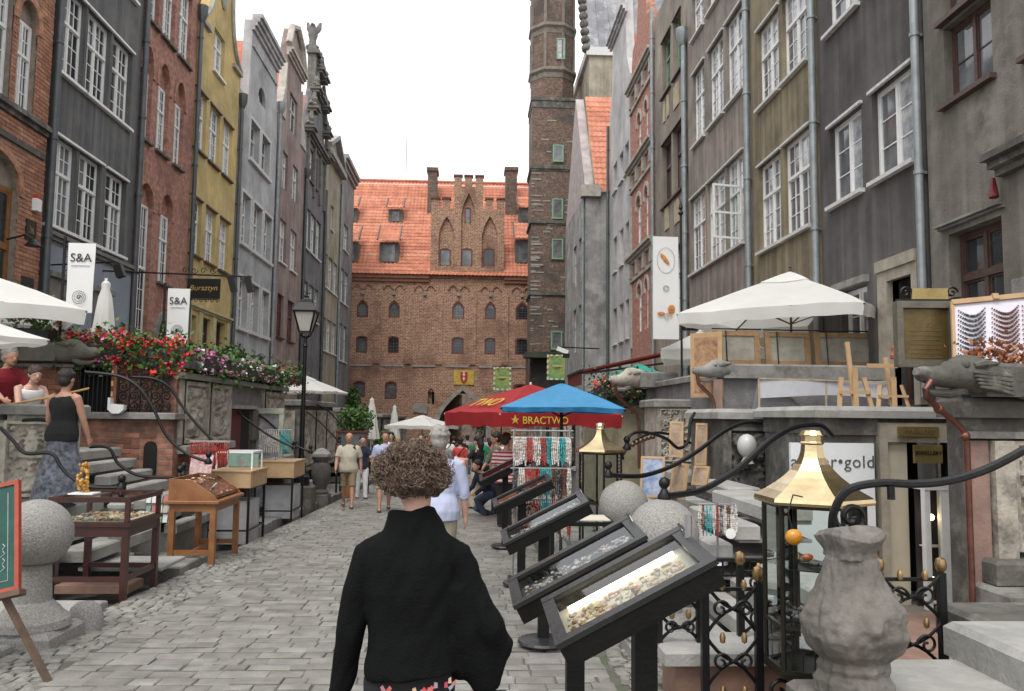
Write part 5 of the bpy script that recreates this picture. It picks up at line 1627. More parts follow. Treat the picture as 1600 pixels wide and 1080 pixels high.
bush('green climber beside the far left stairs', (-4.6, 42, -.6), .7, 2.0, green_leaf, 1500, leaf=.16)
# ---- left far terraces
def far_terrace(label, side, y0, y1, xf, zt, m, seed, stair=True):
 rn = random.Random(seed)
 s = -1 if side == 'L' else 1
 xb = -9 if side == 'L' else 6.6
 g = gz((y0 + y1) / 2)
 t = thing('terrace', label, 'terrace', (xf, (y0 + y1) / 2, g))
 a, b = sorted((xf, xb))
 MB().box(a, b, y0, y1, g - .5, zt - .16).build('wall', m, t)
 a, b = sorted((xf - .1 * s, xb))
 MB().bbox(a, b, y0 - .08, y1 + .08, zt - .158, zt, .03).build('cap', stone, t)
 MB().bbox(min(xf - .08 * s, xf), max(xf - .08 * s, xf) + .001, y0 - .05, y1 + .05, g + .75, g + .88, .02).build('ledge', lstone, t)
 # parapet uprights and panels
 n = max(2, int((y1 - y0) / 1.5))
 for i in range(n):
  ya = y0 + (y1 - y0) * (i + .06) / n
  yb = y0 + (y1 - y0) * (i + .94) / n
  relief(t, (xf + .002 * -s, ya if side == 'L' else yb, g + .92), (0, -s, 0), (0, 0, 1), yb - ya, max(.4, zt - g - 1.2), .08, sandst if rn.random() < .7 else stone, seed + i, nu=14)
 # end face panel towards the viewer
 if side == 'L':
  relief(t, (xf - 1.6, y0 - .01, g + .9), (1, 0, 0), (0, 0, 1), 1.5, max(.4, zt - g - 1.2), .08, sandst, seed + 50, nu=14)
 else:
  relief(t, (xf + .1, y0 - .01, g + .9), (1, 0, 0), (0, 0, 1), 1.5, max(.4, zt - g - 1.2), .08, sandst, seed + 50, nu=14)
 # cellar door recess
 yd = y0 + (y1 - y0) * .3
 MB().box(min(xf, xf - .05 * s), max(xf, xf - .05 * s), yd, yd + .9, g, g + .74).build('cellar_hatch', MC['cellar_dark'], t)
 return t
def far_steps(label, y0, y1, xa, xb_, zt, n=6):
 g = gz((y0 + y1) / 2)
 sg = -1 if xb_ < xa else 1
 tr = [(xa + (xb_ - xa) * i / n, g + .16 + (zt - g - .16) * i / n) for i in range(n)]
 return steps('terrace_steps', label, y0, y1, tr, xb_ + .6 * sg, lstone, sign=sg, zb=g - .15)
far_steps('stone steps behind the pale shop door', 20.6, 22.4, -3.9, -5.6, 1.6)
far_terrace('weathered grey left terrace beyond the lamp post', 'L', 22.7, 28.0, -4.7, 2.05, dstone, 21)
far_steps('stone steps beyond the second left terrace', 28.2, 30.0, -3.7, -5.4, 1.3)
far_terrace('leafy left terrace in the middle distance', 'L', 30.3, 36.5, -4.5, 1.9, stone, 22)
far_steps('distant stone steps by the green bush', 36.8, 38.8, -3.6, -5.2, 1.1)
far_terrace('far left terrace before the cream house', 'L', 39.0, 46, -4.3, 1.7, dstone, 23)
far_terrace('last left terrace in front of the gate', 'L', 48, 57, -4.6, 1.6, brick_low, 24)
# ---- right side: near terrace A with big gargoyle
rA = thing('terrace', 'near right stone terrace with carved gutter beast and copper downpipe', 'terrace', (5.2, 7.2, -.2))
MB().box(4.32, 6.58, 7.05, 7.3, -.3, 1.9).box(5.75, 6.58, 7.31, 8.8, -.3, 1.9).build('wall', dstone, rA)
MB().bbox(4.26, 6.58, 6.95, 7.36, 1.7, 1.87, .03).build('cornice', dstone, rA)
MB().box(4.3, 6.58, 6.93, 7.04, 1.52, 1.58).build('string_course', stone, rA)
MB().bbox(4.4, 6.58, 6.82, 7.36, 1.88, 2.17, .03).build('gutter_beam', dstone, rA)
pk = mat('pinkish_render', (.3, .2, .165), .92, sc=4, bump=.3)
MB().box(4.31, 4.5, 6.98, 7.04, -.1, 1.5).build('rendered_pier', pk, rA)
MB().box(4.52, 4.7, 6.92, 7.04, .5, 1.5).build('pilaster', sandst, rA)
relief(rA, (4.72, 7.03, .55), (1, 0, 0), (0, 0, 1), .75, .95, .05, sandst, 31)
relief(rA, (5.52, 7.03, .55), (1, 0, 0), (0, 0, 1), .75, .95, .05, sandst, 33)
MB().bbox(4.4, 6.58, 6.78, 7.04, .3, .5, .03).build('base_moulding', dstone, rA)
MB().bbox(4.32, 6.58, 6.5, 7.04, .1, .29, .03).build('ledge', stone, rA)
gargoyle('large winged stone beast spout at the right edge above the copper downpipe', (3.72, 6.7, 2.08), (4.55, 6.95, 2.04), .3, .23, dstone, wing=True)
cp_ = MB()
cp_.tube([(3.82, 6.66, 2.0), (3.76, 6.64, 1.93), (3.78, 6.66, 1.86), (3.9, 6.75, 1.8), (4.22, 6.9, 1.6), (4.27, 6.92, 1.48), (4.27, 6.92, -.1)], .027, 10)
for p in ((3.95, 6.78, 1.77), (4.25, 6.91, 1.54)):
 cp_.ball(p, .045, 8, 6)
cp_.build('copper_downpipe', copper, rA, smooth=True)
# ---- porch with gallery door between the two near terraces
pc = thing('shop_porch', 'low stone porch with pale jewellery doorway under a slab roof', 'porch', (4.7, 9.3, -.5))
beige = mat('beige_painted_frame', (.5, .46, .36), .7, sc=3, var=.12, bump=.08)
MB().bbox(3.78, 5.9, 8.9, 10.9, 1.69, 1.82, .05).build('slab_roof', lstone, pc)
MB().box(3.88, 5.9, 9.0, 10.8, 1.5, 1.688).build('lintel_beam', dstone, pc)
MB().box(3.9, 4.52, 9.05, 10.8, -.6, 1.498).build('side_wall', dstone, pc)
MB().box(4.53, 4.62, 8.95, 9.3, -.5, 1.64).build('door_jamb', sst, pc)
MB().box(4.62, 4.86, 9.0, 9.9, -.5, 1.42).build('door_reveal', beige, pc)
MB().box(4.62, 5.62, 8.94, 9.2, 1.425, 1.64).build('door_head', sst, pc)
MB().box(5.42, 5.62, 8.97, 9.3, -.5, 1.42).build('door_jamb', MC['dark_green_door'], pc)
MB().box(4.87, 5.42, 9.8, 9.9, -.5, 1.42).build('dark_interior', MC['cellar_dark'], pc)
MB().box(4.4, 5.9, 8.2, 9.9, -.6, -.5).build('threshold', stone, pc)
bp_ = mat('brass_plate', (.4, .3, .12), .35, col2=(.3, .22, .09), sc=6, metal=.7)
s1 = MB().box(4.72, 5.18, 8.9, 8.935, 1.49, 1.6).build('sign_plate', bp_, pc)
text('JEWELLERY', .075, mat('sign_dark_letter', (.14, .1, .05), .6), s1, frame_mat((4.95 - 4.7, 8.897 - 9.3, 1.545 + .5), (1, 0, 0), (0, 0, 1)), .002)
s2_ = MB().box(4.88, 5.2, 8.88, 8.91, 1.2, 1.4).build('sign_plate', bp_, pc)
text('JEWELLERY', .06, iron, s2_, frame_mat((5.04 - 4.7, 8.875 - 9.3, 1.31 + .5), (1, 0, 0), (0, 0, 1)), .002)
sb = thing('gallery_sign', 'white board lettered amber gold half hidden behind the brass lantern', 'sign', (4.0, 8.95, -.4))
MB().box(3.52, 4.46, 8.95, 9.0, -.4, 1.41).build('board', mat('sign_white', (.72, .74, .75), .5, var=.06), sb)
text('amber•gold', .19, mat('sign_grey_letter', (.1, .1, .1), .6), sb, frame_mat((3.99 - 4.0, -.004, 1.2 + .4), (1, 0, 0), (0, 0, 1)), .003, spacing=1.08)
vt = thing('display_case', 'narrow white lit jewellery vitrine standing in the right doorway', 'display case', (5.05, 8.8, -.5))
for x0, x1 in ((4.88, 4.94), (5.06, 5.24)):
 MB().box(x0, x1, 8.7, 8.78, -.5, .92).build('frame_post', white, vt)
MB().box(4.88, 5.24, 8.69, 8.95, .922, .98).build('top', white, vt); MB().box(4.88, 5.24, 8.69, 8.95, -.56, -.5).build('base', white, vt)
MB().box(4.9, 5.22, 8.93, 8.95, -.5, .92).build('back', mat('vitrine_velvet', (.03, .025, .03), .9), vt)
MB().quad((4.94, 8.74, -.5), (5.06, 8.74, -.5), (5.06, 8.74, .92), (4.94, 8.74, .92)).build('glass', clearglass('clear_glass'), vt)
for z in (.62, -.05):
 MB().ball((5.01, 8.82, z), .035, 10, 8).build('lamp', mat('warm_lamp', (1, .72, .42), .5, var=.05, bump=0, emit=9), vt, smooth=True)
for z in (.3, -.3):
 MB().box(4.93, 5.2, 8.78, 8.93, z, z + .012).build('shelf', white, vt)
# ---- right terrace B: beam, grey wall, gargoyle, low relief wall
rB = thing('terrace', 'right terrace under the big white umbrella with grey wall and stone gutter beam', 'terrace', (5.2, 13, -.3))
MB().box(3.88, 6.58, 12.82, 18.5, -.5, 2.3).build('wall', mat('grey_cement_wall', (.21, .21, .21), .92, sc=5, bump=.5, dirt=((.13, .13, .13), 2)), rB)
MB().bbox(3.95, 6.58, 12.7, 13.1, 2.302, 2.53, .03).build('gutter_beam', stone, rB)
MB().bbox(3.8, 6.58, 13.1, 18.6, 2.302, 2.42, .03).build('terrace_floor', stone, rB)
gargoyle('stone beast spout at the street end of the umbrella terrace', (3.42, 12.6, 2.42), (4.1, 12.85, 2.42), .26, .22, stone)
MB().box(3.78, 3.92, 12.7, 12.82, .2, 2.28).build('corner_pier', pk, rB)
cp_ = MB(); cp_.tube([(3.48, 12.55, 2.36), (3.5, 12.55, 2.2), (3.72, 12.6, 2.0), (3.76, 12.62, 1.9), (3.76, 12.62, .4)], .03, 8)
cp_.build('copper_downpipe', copper, rB, smooth=True)
lw = thing('relief_wall', 'dark carved stone wall with rounded slab top right of the balls', 'wall', (3.85, 11.2, 0))
MB().box(3.42, 4.6, 11.05, 12.7, -.3, 1.66).build('wall', dstone, lw)
MB().bbox(3.32, 4.36, 10.95, 12.72, 1.662, 1.8, .05).build('slab', lstone, lw)
relief(lw, (3.44, 11.045, .55), (1, 0, 0), (0, 0, 1), .88, 1.0, .09, dstone, 41)
tag(MB().lathe([(.05, -.22), (.09, -.2), (.05, -.12), (.06, -.1)], (0, 0, 0), 12).ball((0, 0, .03), .13, 16, 12, 1, 1, 1.2).build('globe_lamp', mat('opal_glass', (.5, .5, .48), .3, var=.1), smooth=True), 'pale egg shaped globe lamp before the dark carved wall', 'lamp').location = (3.64, 10.75, 1.28)
# white fabric canopy on a light frame
wt = thing('fabric_canopy', 'white translucent fabric lean-to on thin wooden frame against the grey wall', 'canopy', (5.4, 12.3, 1.7))
fab = mat('thin_white_fabric', (.55, .55, .58), .9, var=.15, sc=2)
MB().grid(lambda u, v: (4.36 + 2.14 * u, 12.3 + .0 * v - .03 * math.sin(6 * u), 2.27 - .26 * v - .03 * math.sin(5 * u + 2) * v), 14, 3).build('valance', fab, wt)
MB().add([(4.36, 12.32, 2.27), (4.36, 12.6, 1.82), (5.45, 12.6, 1.67), (4.95, 12.45, 1.98)], [(0, 1, 2, 3)]).build('side_sheet', fab, wt, fix=False)
MB().quad((4.6, 12.55, 1.69), (6.5, 12.55, 1.69), (6.5, 12.55, 2.05), (4.6, 12.55, 2.05)).build('shade_sheet', mat('grey_mesh_sheet', (.26, .25, .26), .9), wt)
for p, q in (((4.36, 12.28, 2.28), (6.5, 12.28, 2.25)), ((5.4, 12.3, 2.25), (5.4, 12.3, 1.68)), ((4.38, 12.3, 2.27), (5.45, 12.5, 1.67)), ((4.36, 12.3, 2.27), (4.36, 12.3, 1.7))):
 MB().beam(p, q, .025, .025).build('frame_rod', mat('pale_wood', (.5, .4, .27), .7, sc=9), wt)
# gargoyle and flower beam, door-like relief pillar, beige wall further on
rC = thing('terrace', 'beige right terrace with a flower box and beast spout behind the blue parasol', 'terrace', (4, 18.8, -.4))
MB().box(3.35, 6.58, 18.7, 24.5, -.6, 1.95).build('wall', mat('beige_wall', (.42, .37, .25), .9, sc=3, bump=.25), rC)
MB().bbox(3.2, 6.58, 18.6, 24.6, 1.952, 2.3, .03).build('trough_beam', dstone, rC)
gargoyle('sharp toothed stone beast spout above the beige wall', (2.85, 16.9, 2.47), (3.6, 17.2, 2.47), .34, .3, sandst)
MB().bbox(3.5, 4.3, 16.95, 17.5, 2.3, 2.62, .03).build('gutter_beam', stone, rC)
flowerbox('red and yellow flowers along the beige terrace edge', 2.75, 4.0, 18.3, 18.6, 2.12, [yellow_bloom, red_bloom], 1500, 22, .25, leaf=dark_leaf)
cp_ = MB(); cp_.tube([(2.95, 16.85, 2.35), (3.0, 16.9, 2.1), (3.45, 17.1, 1.75), (3.5, 17.1, 1.6), (3.5, 17.1, .6)], .035, 8)
cp_.build('copper_downpipe', copper, rC, smooth=True)
pr = thing('relief_pillar', 'tall weathered stone pier carved like a panelled door on the right', 'pillar', (3.7, 14.6, -.4))
MB().box(3.3, 4.12, 14.5, 15.6, -.5, 1.86).build('shaft', sandst, pr)
MB().bbox(3.22, 4.2, 14.42, 15.7, 1.862, 2.0, .03).build('cap', stone, pr)
relief(pr, (3.33, 14.49, .9), (1, 0, 0), (0, 0, 1), .38, .92, .05, sandst, 51, nu=16); relief(pr, (3.73, 14.49, .9), (1, 0, 0), (0, 0, 1), .38, .92, .05, sandst, 52, nu=16)
MB().bbox(3.24, 4.2, 14.4, 14.5, .72, .86, .02).build('base', stone, pr)
for i, (a, b, zt, xf) in enumerate(((26, 32, 1.9, 3.3), (34, 41, 1.6, 3.2), (43, 51, 1.4, 3.3))):
 far_terrace(['right terrace beyond the red umbrella', 'distant right terrace before the cement grey house', 'last right terrace near the tower porch'][i], 'R', a, b, xf, zt, [stone, dstone, stone][i], 61 + i)
# right stairs
steps('terrace_steps', 'pale worn steps behind the nearer granite ball on the right', 7.3, 8.8, [(1.72, .25), (1.92, .41), (2.12, .57), (2.35, .73), (2.6, .9)], 3.05, lstone, sign=1)
steps('terrace_steps', 'stone steps behind the farther granite ball on the right', 9.6, 10.9, [(2.0, -.02), (2.25, .2), (2.5, .42), (2.75, .64), (3.0, .86)], 3.4, lstone, sign=1)
steps('terrace_steps', 'stone steps under the leaning paintings on the right', 12.9, 14.3, [(2.1, -.1), (2.4, .12), (2.7, .34), (3.0, .56), (3.3, .78)], 3.85, lstone, sign=1)
rail('thick black handrail rising from the nearer granite ball to the lantern top', [(1.53, 6.50, 1.05), (1.75, 6.71, 1.05), (1.97, 6.93, 1.07), (2.32, 7.14, 1.22), (2.69, 7.36, 1.46), (3.01, 7.57, 1.59), (3.35, 7.79, 1.61), (3.56, 8.00, 1.51)], .027)
rail('thick black handrail rising from the farther granite ball', [(1.50, 9.00, 1.04), (1.75, 9.21, 1.01), (2.01, 9.43, 1.01), (2.36, 9.64, 1.10), (2.73, 9.86, 1.27), (3.11, 10.07, 1.50), (3.47, 10.29, 1.62), (3.75, 10.50, 1.61)], .027)
h3_ = rail('nearest black handrail with spiral scroll end in front of the brass lantern', [(1.86, 4.20, 1.08), (1.86, 4.17, 1.20), (1.92, 4.14, 1.31), (2.06, 4.11, 1.35), (2.24, 4.08, 1.35), (2.39, 4.04, 1.37), (2.57, 4.01, 1.43), (2.75, 3.98, 1.53), (2.93, 3.95, 1.64), (3.3, 3.9, 1.9)], .022, knob=False)
mb = MB(); spiral(mb, (1.963, 4.2, 1.169), .09, 1.5, .017, a0=PI, s=1, n=30)
mb.build('scroll', iron, h3_, smooth=True)
mb = MB(); mb.tube([(2.12, 4.09, 1.34), (2.12, 4.09, 1.27)], .02, 8); mb.build('bracket', iron, h3_)
rail('twisted black handrail with ribbed knobs beside the carved pier', [(1.99, 10.50, 1.28), (2.05, 10.57, 1.44), (2.23, 10.64, 1.48), (2.54, 10.71, 1.40), (2.73, 10.79, 1.27), (2.88, 10.86, 1.36), (2.93, 10.93, 1.61), (3.01, 11.00, 1.74)], .022)
hk = rail('ribbed black handrail behind the far lantern', [(2.37, 13.00, 1.03), (2.59, 13.10, 1.28), (2.92, 13.20, 1.42), (3.26, 13.30, 1.39), (3.61, 13.40, 1.26), (3.96, 13.50, 1.41)], .022)
kn = MB()
for i in range(7):
 kn.ball((2.5 + i * .07, 13.05 + i * .02, 1.2 + .17 * math.sin(i / 5)), .04, 8, 6)
kn.build('ribbed_knob', mat('brown_bronze', (.16, .1, .07), .4, metal=.7), hk, smooth=True)
# ---- near right: reddish sunken floor, step blocks, iron fence
sf = plane_obj('basement_yard', 1.25, 5.9, 2.0, 8.2, -.02, mat('reddish_render', (.28, .17, .125), .92, sc=3, bump=.3))
lwk = thing('low_wall', 'low reddish wall with pale stone coping carrying the iron fence', 'wall', (1.9, 5.2, -.2))
MB().box(1.3, 2.6, 5.25, 5.6, -.35, .13).build('wall', MC['reddish_render'], lwk)
MB().bbox(1.22, 2.66, 5.18, 5.66, .132, .22, .015).build('coping', lstone, lwk)
MB().bbox(1.1, 1.34, 3.2, 5.16, -.35, -.02, .02).build('kerb_slab', lstone, lwk)
steps('terrace_steps', 'pale steps seen through the iron fence', 5.75, 7.1, [(1.75, .05), (2.0, .18), (2.25, .3), (2.5, .42)], 2.8, lstone, sign=1)
bs = thing('step_blocks', 'pale worn step blocks at the lower right corner beside the carved urn', 'steps', (2.6, 4.4, -.1))
MB().bbox(2.02, 2.92, 3.55, 4.62, .12, .34, .03).build('step', lstone, bs); MB().box(2.05, 3.4, 3.6, 4.6, -.4, .118).build('base', stone, bs)
MB().bbox(2.72, 3.6, 3.9, 4.7, .34, .53, .035).build('step', lstone, bs); MB().box(2.76, 3.6, 3.95, 4.68, .1, .338).build('base', stone, bs)
MB().bbox(3.02, 3.9, 4.75, 5.3, .3, .5, .03).build('step', dstone, bs)
def scroll_panel(t, x0, x1, y, z0, z1, seed):
 """wrought panel: two posts with brass knobs, crossing S bars, leaves and spirals"""
 for x in (x0, x1):
  MB().box(x - .022, x + .022, y - .022, y + .022, z0, z1).build('post', iron, t)
  MB().lathe([(.012, 0), (.03, .02), (.036, .05), (.028, .085), (0, .1)], (x, y, z1), 10).build('knob', mat('aged_brass', (.5, .33, .16), .35, metal=.9), t, smooth=True)
 mb = MB(); n = max(2, int((z1 - z0) / .24)); h = (z1 - z0) / n; w = x1 - x0
 for i in range(n):
  a = z0 + i * h
  for s in (1, -1):
   xs, xe = (x0, x1) if s > 0 else (x1, x0)
   mb.tube([(xs + (xe - xs) * k / 8, y - .012 * s, a + h * k / 8 + .025 * math.sin(2 * PI * k / 8)) for k in range(9)], .011, 6)
  spiral(mb, (x0 + w * .28, y - .02, a + h * .5), w * .17, 1.3, .009, s=1); spiral(mb, (x1 - w * .28, y - .02, a + h * .5), w * .17, 1.3, .009, s=-1, a0=PI)
 mb.box(x0, x1, y - .014, y + .014, z1 - .05, z1 - .03)
 mb.build('scrollwork', iron, t, smooth=True)
 kb = MB()
 for i in range(n):
  for s in (.3, .7):
   kb.lathe([(0, -.03), (.016, -.02), (.02, .01), (.01, .035)], (x0 + w * s, y - .03, z0 + i * h + h * .95), 8)
 kb.build('gilded_boss', MC['aged_brass'], t, smooth=True, kind='stuff')
fn_ = thing('iron_fence', 'black wrought iron fence with brass knobs and scrolls under the tilted showcase', 'fence', (1.6, 5.0, -.1))
scroll_panel(fn_, 1.42, 1.75, 5.0, -.25, .68, 1)
scroll_panel(fn_, 1.23, 1.5, 5.4, .22, .6, 2)
scroll_panel(fn_, 1.82, 2.2, 5.55, .22, .68, 3)
scroll_panel(fn_, 2.55, 2.95, 5.1, -.15, .72, 4)
mb = MB(); mb.tube([(1.5, 5.9, .66), (2.3, 5.9, .66)], .016, 6).tube([(1.5, 5.9, .55), (2.3, 5.9, .55)], .012, 6)
for i in range(12):
 mb.tube([(1.55 + i * .065, 5.9, .55), (1.55 + i * .065, 5.9, .66)], .008, 5)
mb.build('top_rail', iron, fn_)
# carved stone urn with beast mask
ur = thing('stone_urn', 'lumpy carved grey stone urn in the right foreground', 'urn', (1.86, 4.0, .1))
ust = mat('urn_stone', (.19, .175, .152), .94, col2=(.11, .1, .088), sc=6, bump=.7, bsc=18, dirt=((.14, .135, .12), 4))
prof = [(.19, .36), (.195, .42), (.175, .46), (.185, .49), (.17, .52), (.215, .57), (.25, .64), (.255, .7), (.235, .76), (.195, .84), (.16, .92), (.14, .99), (.135, 1.03), (.16, 1.075), (.17, 1.1), (.15, 1.125), (.07, 1.13), (0, 1.128)]
mb = MB()
nv, nu = 110, 130
vs = []
for j in range(nv + 1):
 s = j / nv * (len(prof) - 1); i0 = min(int(s), len(prof) - 2); f = s - i0
 r = prof[i0][0] * (1 - f) + prof[i0 + 1][0] * f; z = prof[i0][1] * (1 - f) + prof[i0 + 1][1] * f
 for k in range(nu):
  a = 2 * PI * k / nu
  d = Vector((math.cos(a), math.sin(a), z * 2.2)) * 1.0
  q = 1 + .13 * noise.noise(d * 1.7) + .1 * noise.noise(d * 4.3) + .05 * noise.noise(d * 10) + .02 * noise.noise(d * 25) + .035 * math.sin(a * 7 + 3 * noise.noise(d * 2)) * max(0, min(1, (1.05 - z) * 3))
  q += .16 * math.exp(-((a - 5.6) / .45) ** 2 - ((z - .78) / .1) ** 2) + .18 * math.exp(-((a - 5.75) / .4) ** 2 - ((z - .62) / .08) ** 2) - .1 * math.exp(-((a - 5.65) / .35) ** 2 - ((z - .7) / .035) ** 2)
  q += .12 * math.exp(-((a - 4.0) / .5) ** 2 - ((z - .6) / .12) ** 2)
  zz = z
  if 1.0 < z:
   q += .13 * math.sin(a * 3 + 1); zz = z + .02 * math.sin(a * 2 + .6) * (z - 1) / .13
  vs.append((1.86 + .84 * r * q * math.cos(a) * 1.05, 4.0 + .84 * r * q * math.sin(a), zz))
fs = [(j * nu + k, j * nu + (k + 1) % nu, (j + 1) * nu + (k + 1) % nu, (j + 1) * nu + k) for j in range(nv) for k in range(nu)]
mb.add(vs, fs)
mb.build('body', ust, ur, smooth=True, ang=80)
MB().bbox(1.62, 2.1, 3.76, 4.24, -.2, .355, .03).build('plinth', ust, ur)
# ------------------------------------------------------------------ people
def skinmat(n, c):
 return mat(n, c, .6, col2=tuple(x * .86 for x in c), sc=12, bump=.06, bsc=60)
sk1 = skinmat('skin_fair', (.56, .33, .25))
sk2 = skinmat('skin_tan', (.47, .25, .17))
def cloth(n, c, var=.18, sc=9, **k):
 return mat(n, c, .95, var=var, sc=sc, bump=.25, bsc=70, **k)
EYE = None
def remesh(mb, name, m, par, vox, M, smooth=2, disp=0., seed=0, label=None):
 """fuse overlapping lofts into one continuous skin"""
 me = bpy.data.meshes.new(name)
 me.from_pydata([tuple(p) for p in mb.v], [], mb.f)
 b = bmesh.new(); b.from_mesh(me)
 bmesh.ops.recalc_face_normals(b, faces=b.faces)
 b.to_mesh(me); b.free()
 o = bpy.data.objects.new(name, me)
 COL.objects.link(o)
 md = o.modifiers.new('remesh', 'REMESH')
 md.mode = 'VOXEL'
 md.voxel_size = vox
 if smooth:
  sm = o.modifiers.new('smooth', 'SMOOTH')
  sm.iterations = smooth
  sm.factor = .5
 dg = bpy.context.evaluated_depsgraph_get()
 me2 = bpy.data.meshes.new_from_object(o.evaluated_get(dg))
 bpy.data.objects.remove(o)
 bpy.data.meshes.remove(me)
 me2.name = name
 if disp:
  for v, nrm in [(v, v.normal.copy()) for v in me2.vertices]:
   p = v.co
   d = noise.noise(Vector((p.x * 9 + seed, p.y * 9, p.z * 5))) + .5 * noise.noise(Vector((p.x * 22 + p.z * 10 + seed, p.y * 20, p.z * 9)))
   v.co += nrm * d * disp
 me2.transform(M)
 me2.materials.clear()
 me2.materials.append(m)
 me2.shade_smooth()
 r = bpy.data.objects.new(name, me2)
 COL.objects.link(r)
 r.parent = par
 if label:
  r['label'] = label
 return r
def loft(mb, secs, n=14):
 """secs: (centre, rx, ry) ellipses stacked along a limb or trunk"""
 mb.tube([s[0] for s in secs], [(s[1], s[2]) if False else (s[2], s[1]) for s in secs], n)
def person(label, x, y, z, h, yaw, top, bot, hair, skin=sk1, pose=None, female=False, sleeve='short', leg='long', shoe=None, vox=.013, hairstyle='short', group=None, bulk=1., extra=None, eyes=False):
 """figure facing -Y at yaw 0. One remeshed body; shirt, trousers, hair and shoes hang under it"""
 p = dict(la=(.06, 0), ra=(.06, 0), lel=.15, rel=.15, ll=0., rl=0., lk=0., rk=0., lean=0., headt=0., heady=0., lab=.0, rab=.0)
 p.update(pose or {})
 t = thing('person', label, 'person', (x, y, z), yaw, group)
 M = Matrix.Scale(h, 4)
 v_ = vox / h
 sw = (.1 if female else .115) * (1 + (bulk - 1) * .4)
 hipw = .054
 V = Vector
 lean = p['lean']
 hipz = .52
 def tilt(q):        # lean of the trunk about the hips, forward = -Y
  q = V(q)
  d = q - V((0, 0, hipz))
  c, s = math.cos(lean), math.sin(lean)
  return V((q.x, d.y * c - d.z * s, hipz + d.z * c + d.y * s))
 # legs
 def legjoint(side, fw_, kn):
  a = V((side * hipw, 0, hipz))
  th = V((side * .012, -math.sin(fw_), -math.cos(fw_))) * .245
  k = a + th
  sh = V((0, -math.sin(fw_ - kn), -math.cos(fw_ - kn))) * .235
  return a, k, k + sh
 def arm(side, fwd, out, el):
  s = V((side * sw, .008, .797))
  d = V((side * math.sin(out), -math.sin(fwd), -math.cos(fwd) * math.cos(out))).normalized()
  e = s + d * .165
  d2 = V((side * math.sin(out) * (.4 - el * .5), -math.sin(fwd + el), -math.cos(fwd + el))).normalized()
  w = e + d2 * .145
  return s, e, w, d2
 legs = {1: legjoint(1, p['ll'], p['lk']), -1: legjoint(-1, p['rl'], p['rk'])}
 arms = {1: arm(1, p['la'][0], p['la'][1] + .08, p['lel']), -1: arm(-1, p['ra'][0], p['ra'][1] + .08, p['rel'])}
 arms = {s: tuple(tilt(q) if i < 3 else q for i, q in enumerate(a)) for s, a in arms.items()}
 bz = .0
 trunk = [(.485, .082, .062), (.53, .094, .07), (.57, .09, .066), (.62, .078 if female else .084, .06), (.68, .086, .064), (.74, .1, .07), (.775, .1, .064), (.803, .082, .052), (.822, .056, .044), (.836, .04, .038)]
 def trunksec(g=1., add=0.):
  return [(tilt((0, (.012 if zz < .58 else 0) - (.014 * (bulk - 1) * 4 if .55 < zz < .72 else 0), zz)), rx * (g + (bulk - 1) * (.9 if zz < .76 else .3)) + add, ry * (g + (bulk - 1) * (1.6 if .5 < zz < .74 else .6)) + add) for zz, rx, ry in trunk]
 # ---- body
 mb = MB()
 loft(mb, trunksec(.96))
 nk = tilt((0, .004, .83)); hd = tilt((0, -.012, .93))
 loft(mb, [(tilt((0, .008, .81)), .036, .036), (nk, .031, .033), (tilt((0, -.004, .875)), .029, .031)])
 hy, ht = p['heady'], p['headt']
 HM = Matrix.Translation(hd) @ Euler((ht, 0, hy)).to_matrix().to_4x4()
 mb.M = HM
 mb.ball((0, .006, .014), .054, 18, 14, .92, 1.14, 1.02)
 mb.ball((0, -.012, -.018), .042, 14, 10, .92, 1.0, 1.12)
 mb.tube([(0, -.052, .012), (0, -.064, -.006), (0, -.056, -.014)], [.005, .009, .007], 6)
 for s in (1, -1):
  mb.ball((s * .05, .006, .0), .014, 8, 6, .4, .8, 1.3)
 mb.ball((0, -.05, -.045), .013, 8, 6, 1.2, .7, .6)
 mb.M = None
 for s in (1, -1):
  a, k, f = legs[s]
  loft(mb, [(a + V((0, .006, .0)), .05, .058), (a * .7 + k * .3, .047, .052), (a * .3 + k * .7, .037, .04), (k, .031, .034), (k * .7 + f * .3 + V((0, .006, 0)), .033, .037), (k * .4 + f * .6 + V((0, .004, 0)), .025, .028), (f, .019, .022)], 12)
  loft(mb, [(f + V((0, .014, -.008)), .02, .02), (f + V((0, -.02, -.018)), .021, .017), (f + V((0, -.065, -.026)), .024, .011)], 10)
  sh, e, w, d2 = arms[s]
  loft(mb, [(sh + V((-s * .03, 0, .005)), .03, .034), (sh, .033, .033), (sh * .6 + e * .4, .029, .03), (e, .023, .024), (e * .6 + w * .4, .0225, .023), (w, .0145, .017)], 12)
  # hand: palm, four fingers, thumb
  dn = d2.normalized(); sd = V((1, 0, 0)); fwv = dn.cross(sd).normalized()
  loft(mb, [(w, .012, .016), (w + dn * .022, .011, .022), (w + dn * .047, .0105, .023)], 10)
  for q in range(4):
   off = fwv * (.017 - .0115 * q)
   ln = (.034, .041, .038, .029)[q]
   b0 = w + dn * .043 + off
   b1 = b0 + dn * ln * .5 - sd * s * .004
   mb.tube([b0, b1, b1 + dn * ln * .45 - sd * s * .01], [.0056, .0052, .0042], 6)
  mb.tube([w + dn * .014 + fwv * .014, w + dn * .03 + fwv * .029, w + dn * .05 + fwv * .033], [.0068, .006, .0048], 6)
 remesh(mb, 'body', skin, t, v_ * .85, M, 1)
 # ---- face
 fm_ = MB(HM)
 for s in (1, -1):
  fm_.ball((s * .019, -.045, .014), .0065, 8, 6, 1.1, .6, .8)
 fm_.tube([(-.016, -.0535, -.032), (0, -.058, -.033), (.016, -.0535, -.032)], .0026, 5)
 me = fm_.mesh('face_features', mat('dark_eye_lip', (.06, .025, .02), .5), True)
 me.transform(M)
 place(me, 'face_features', t)
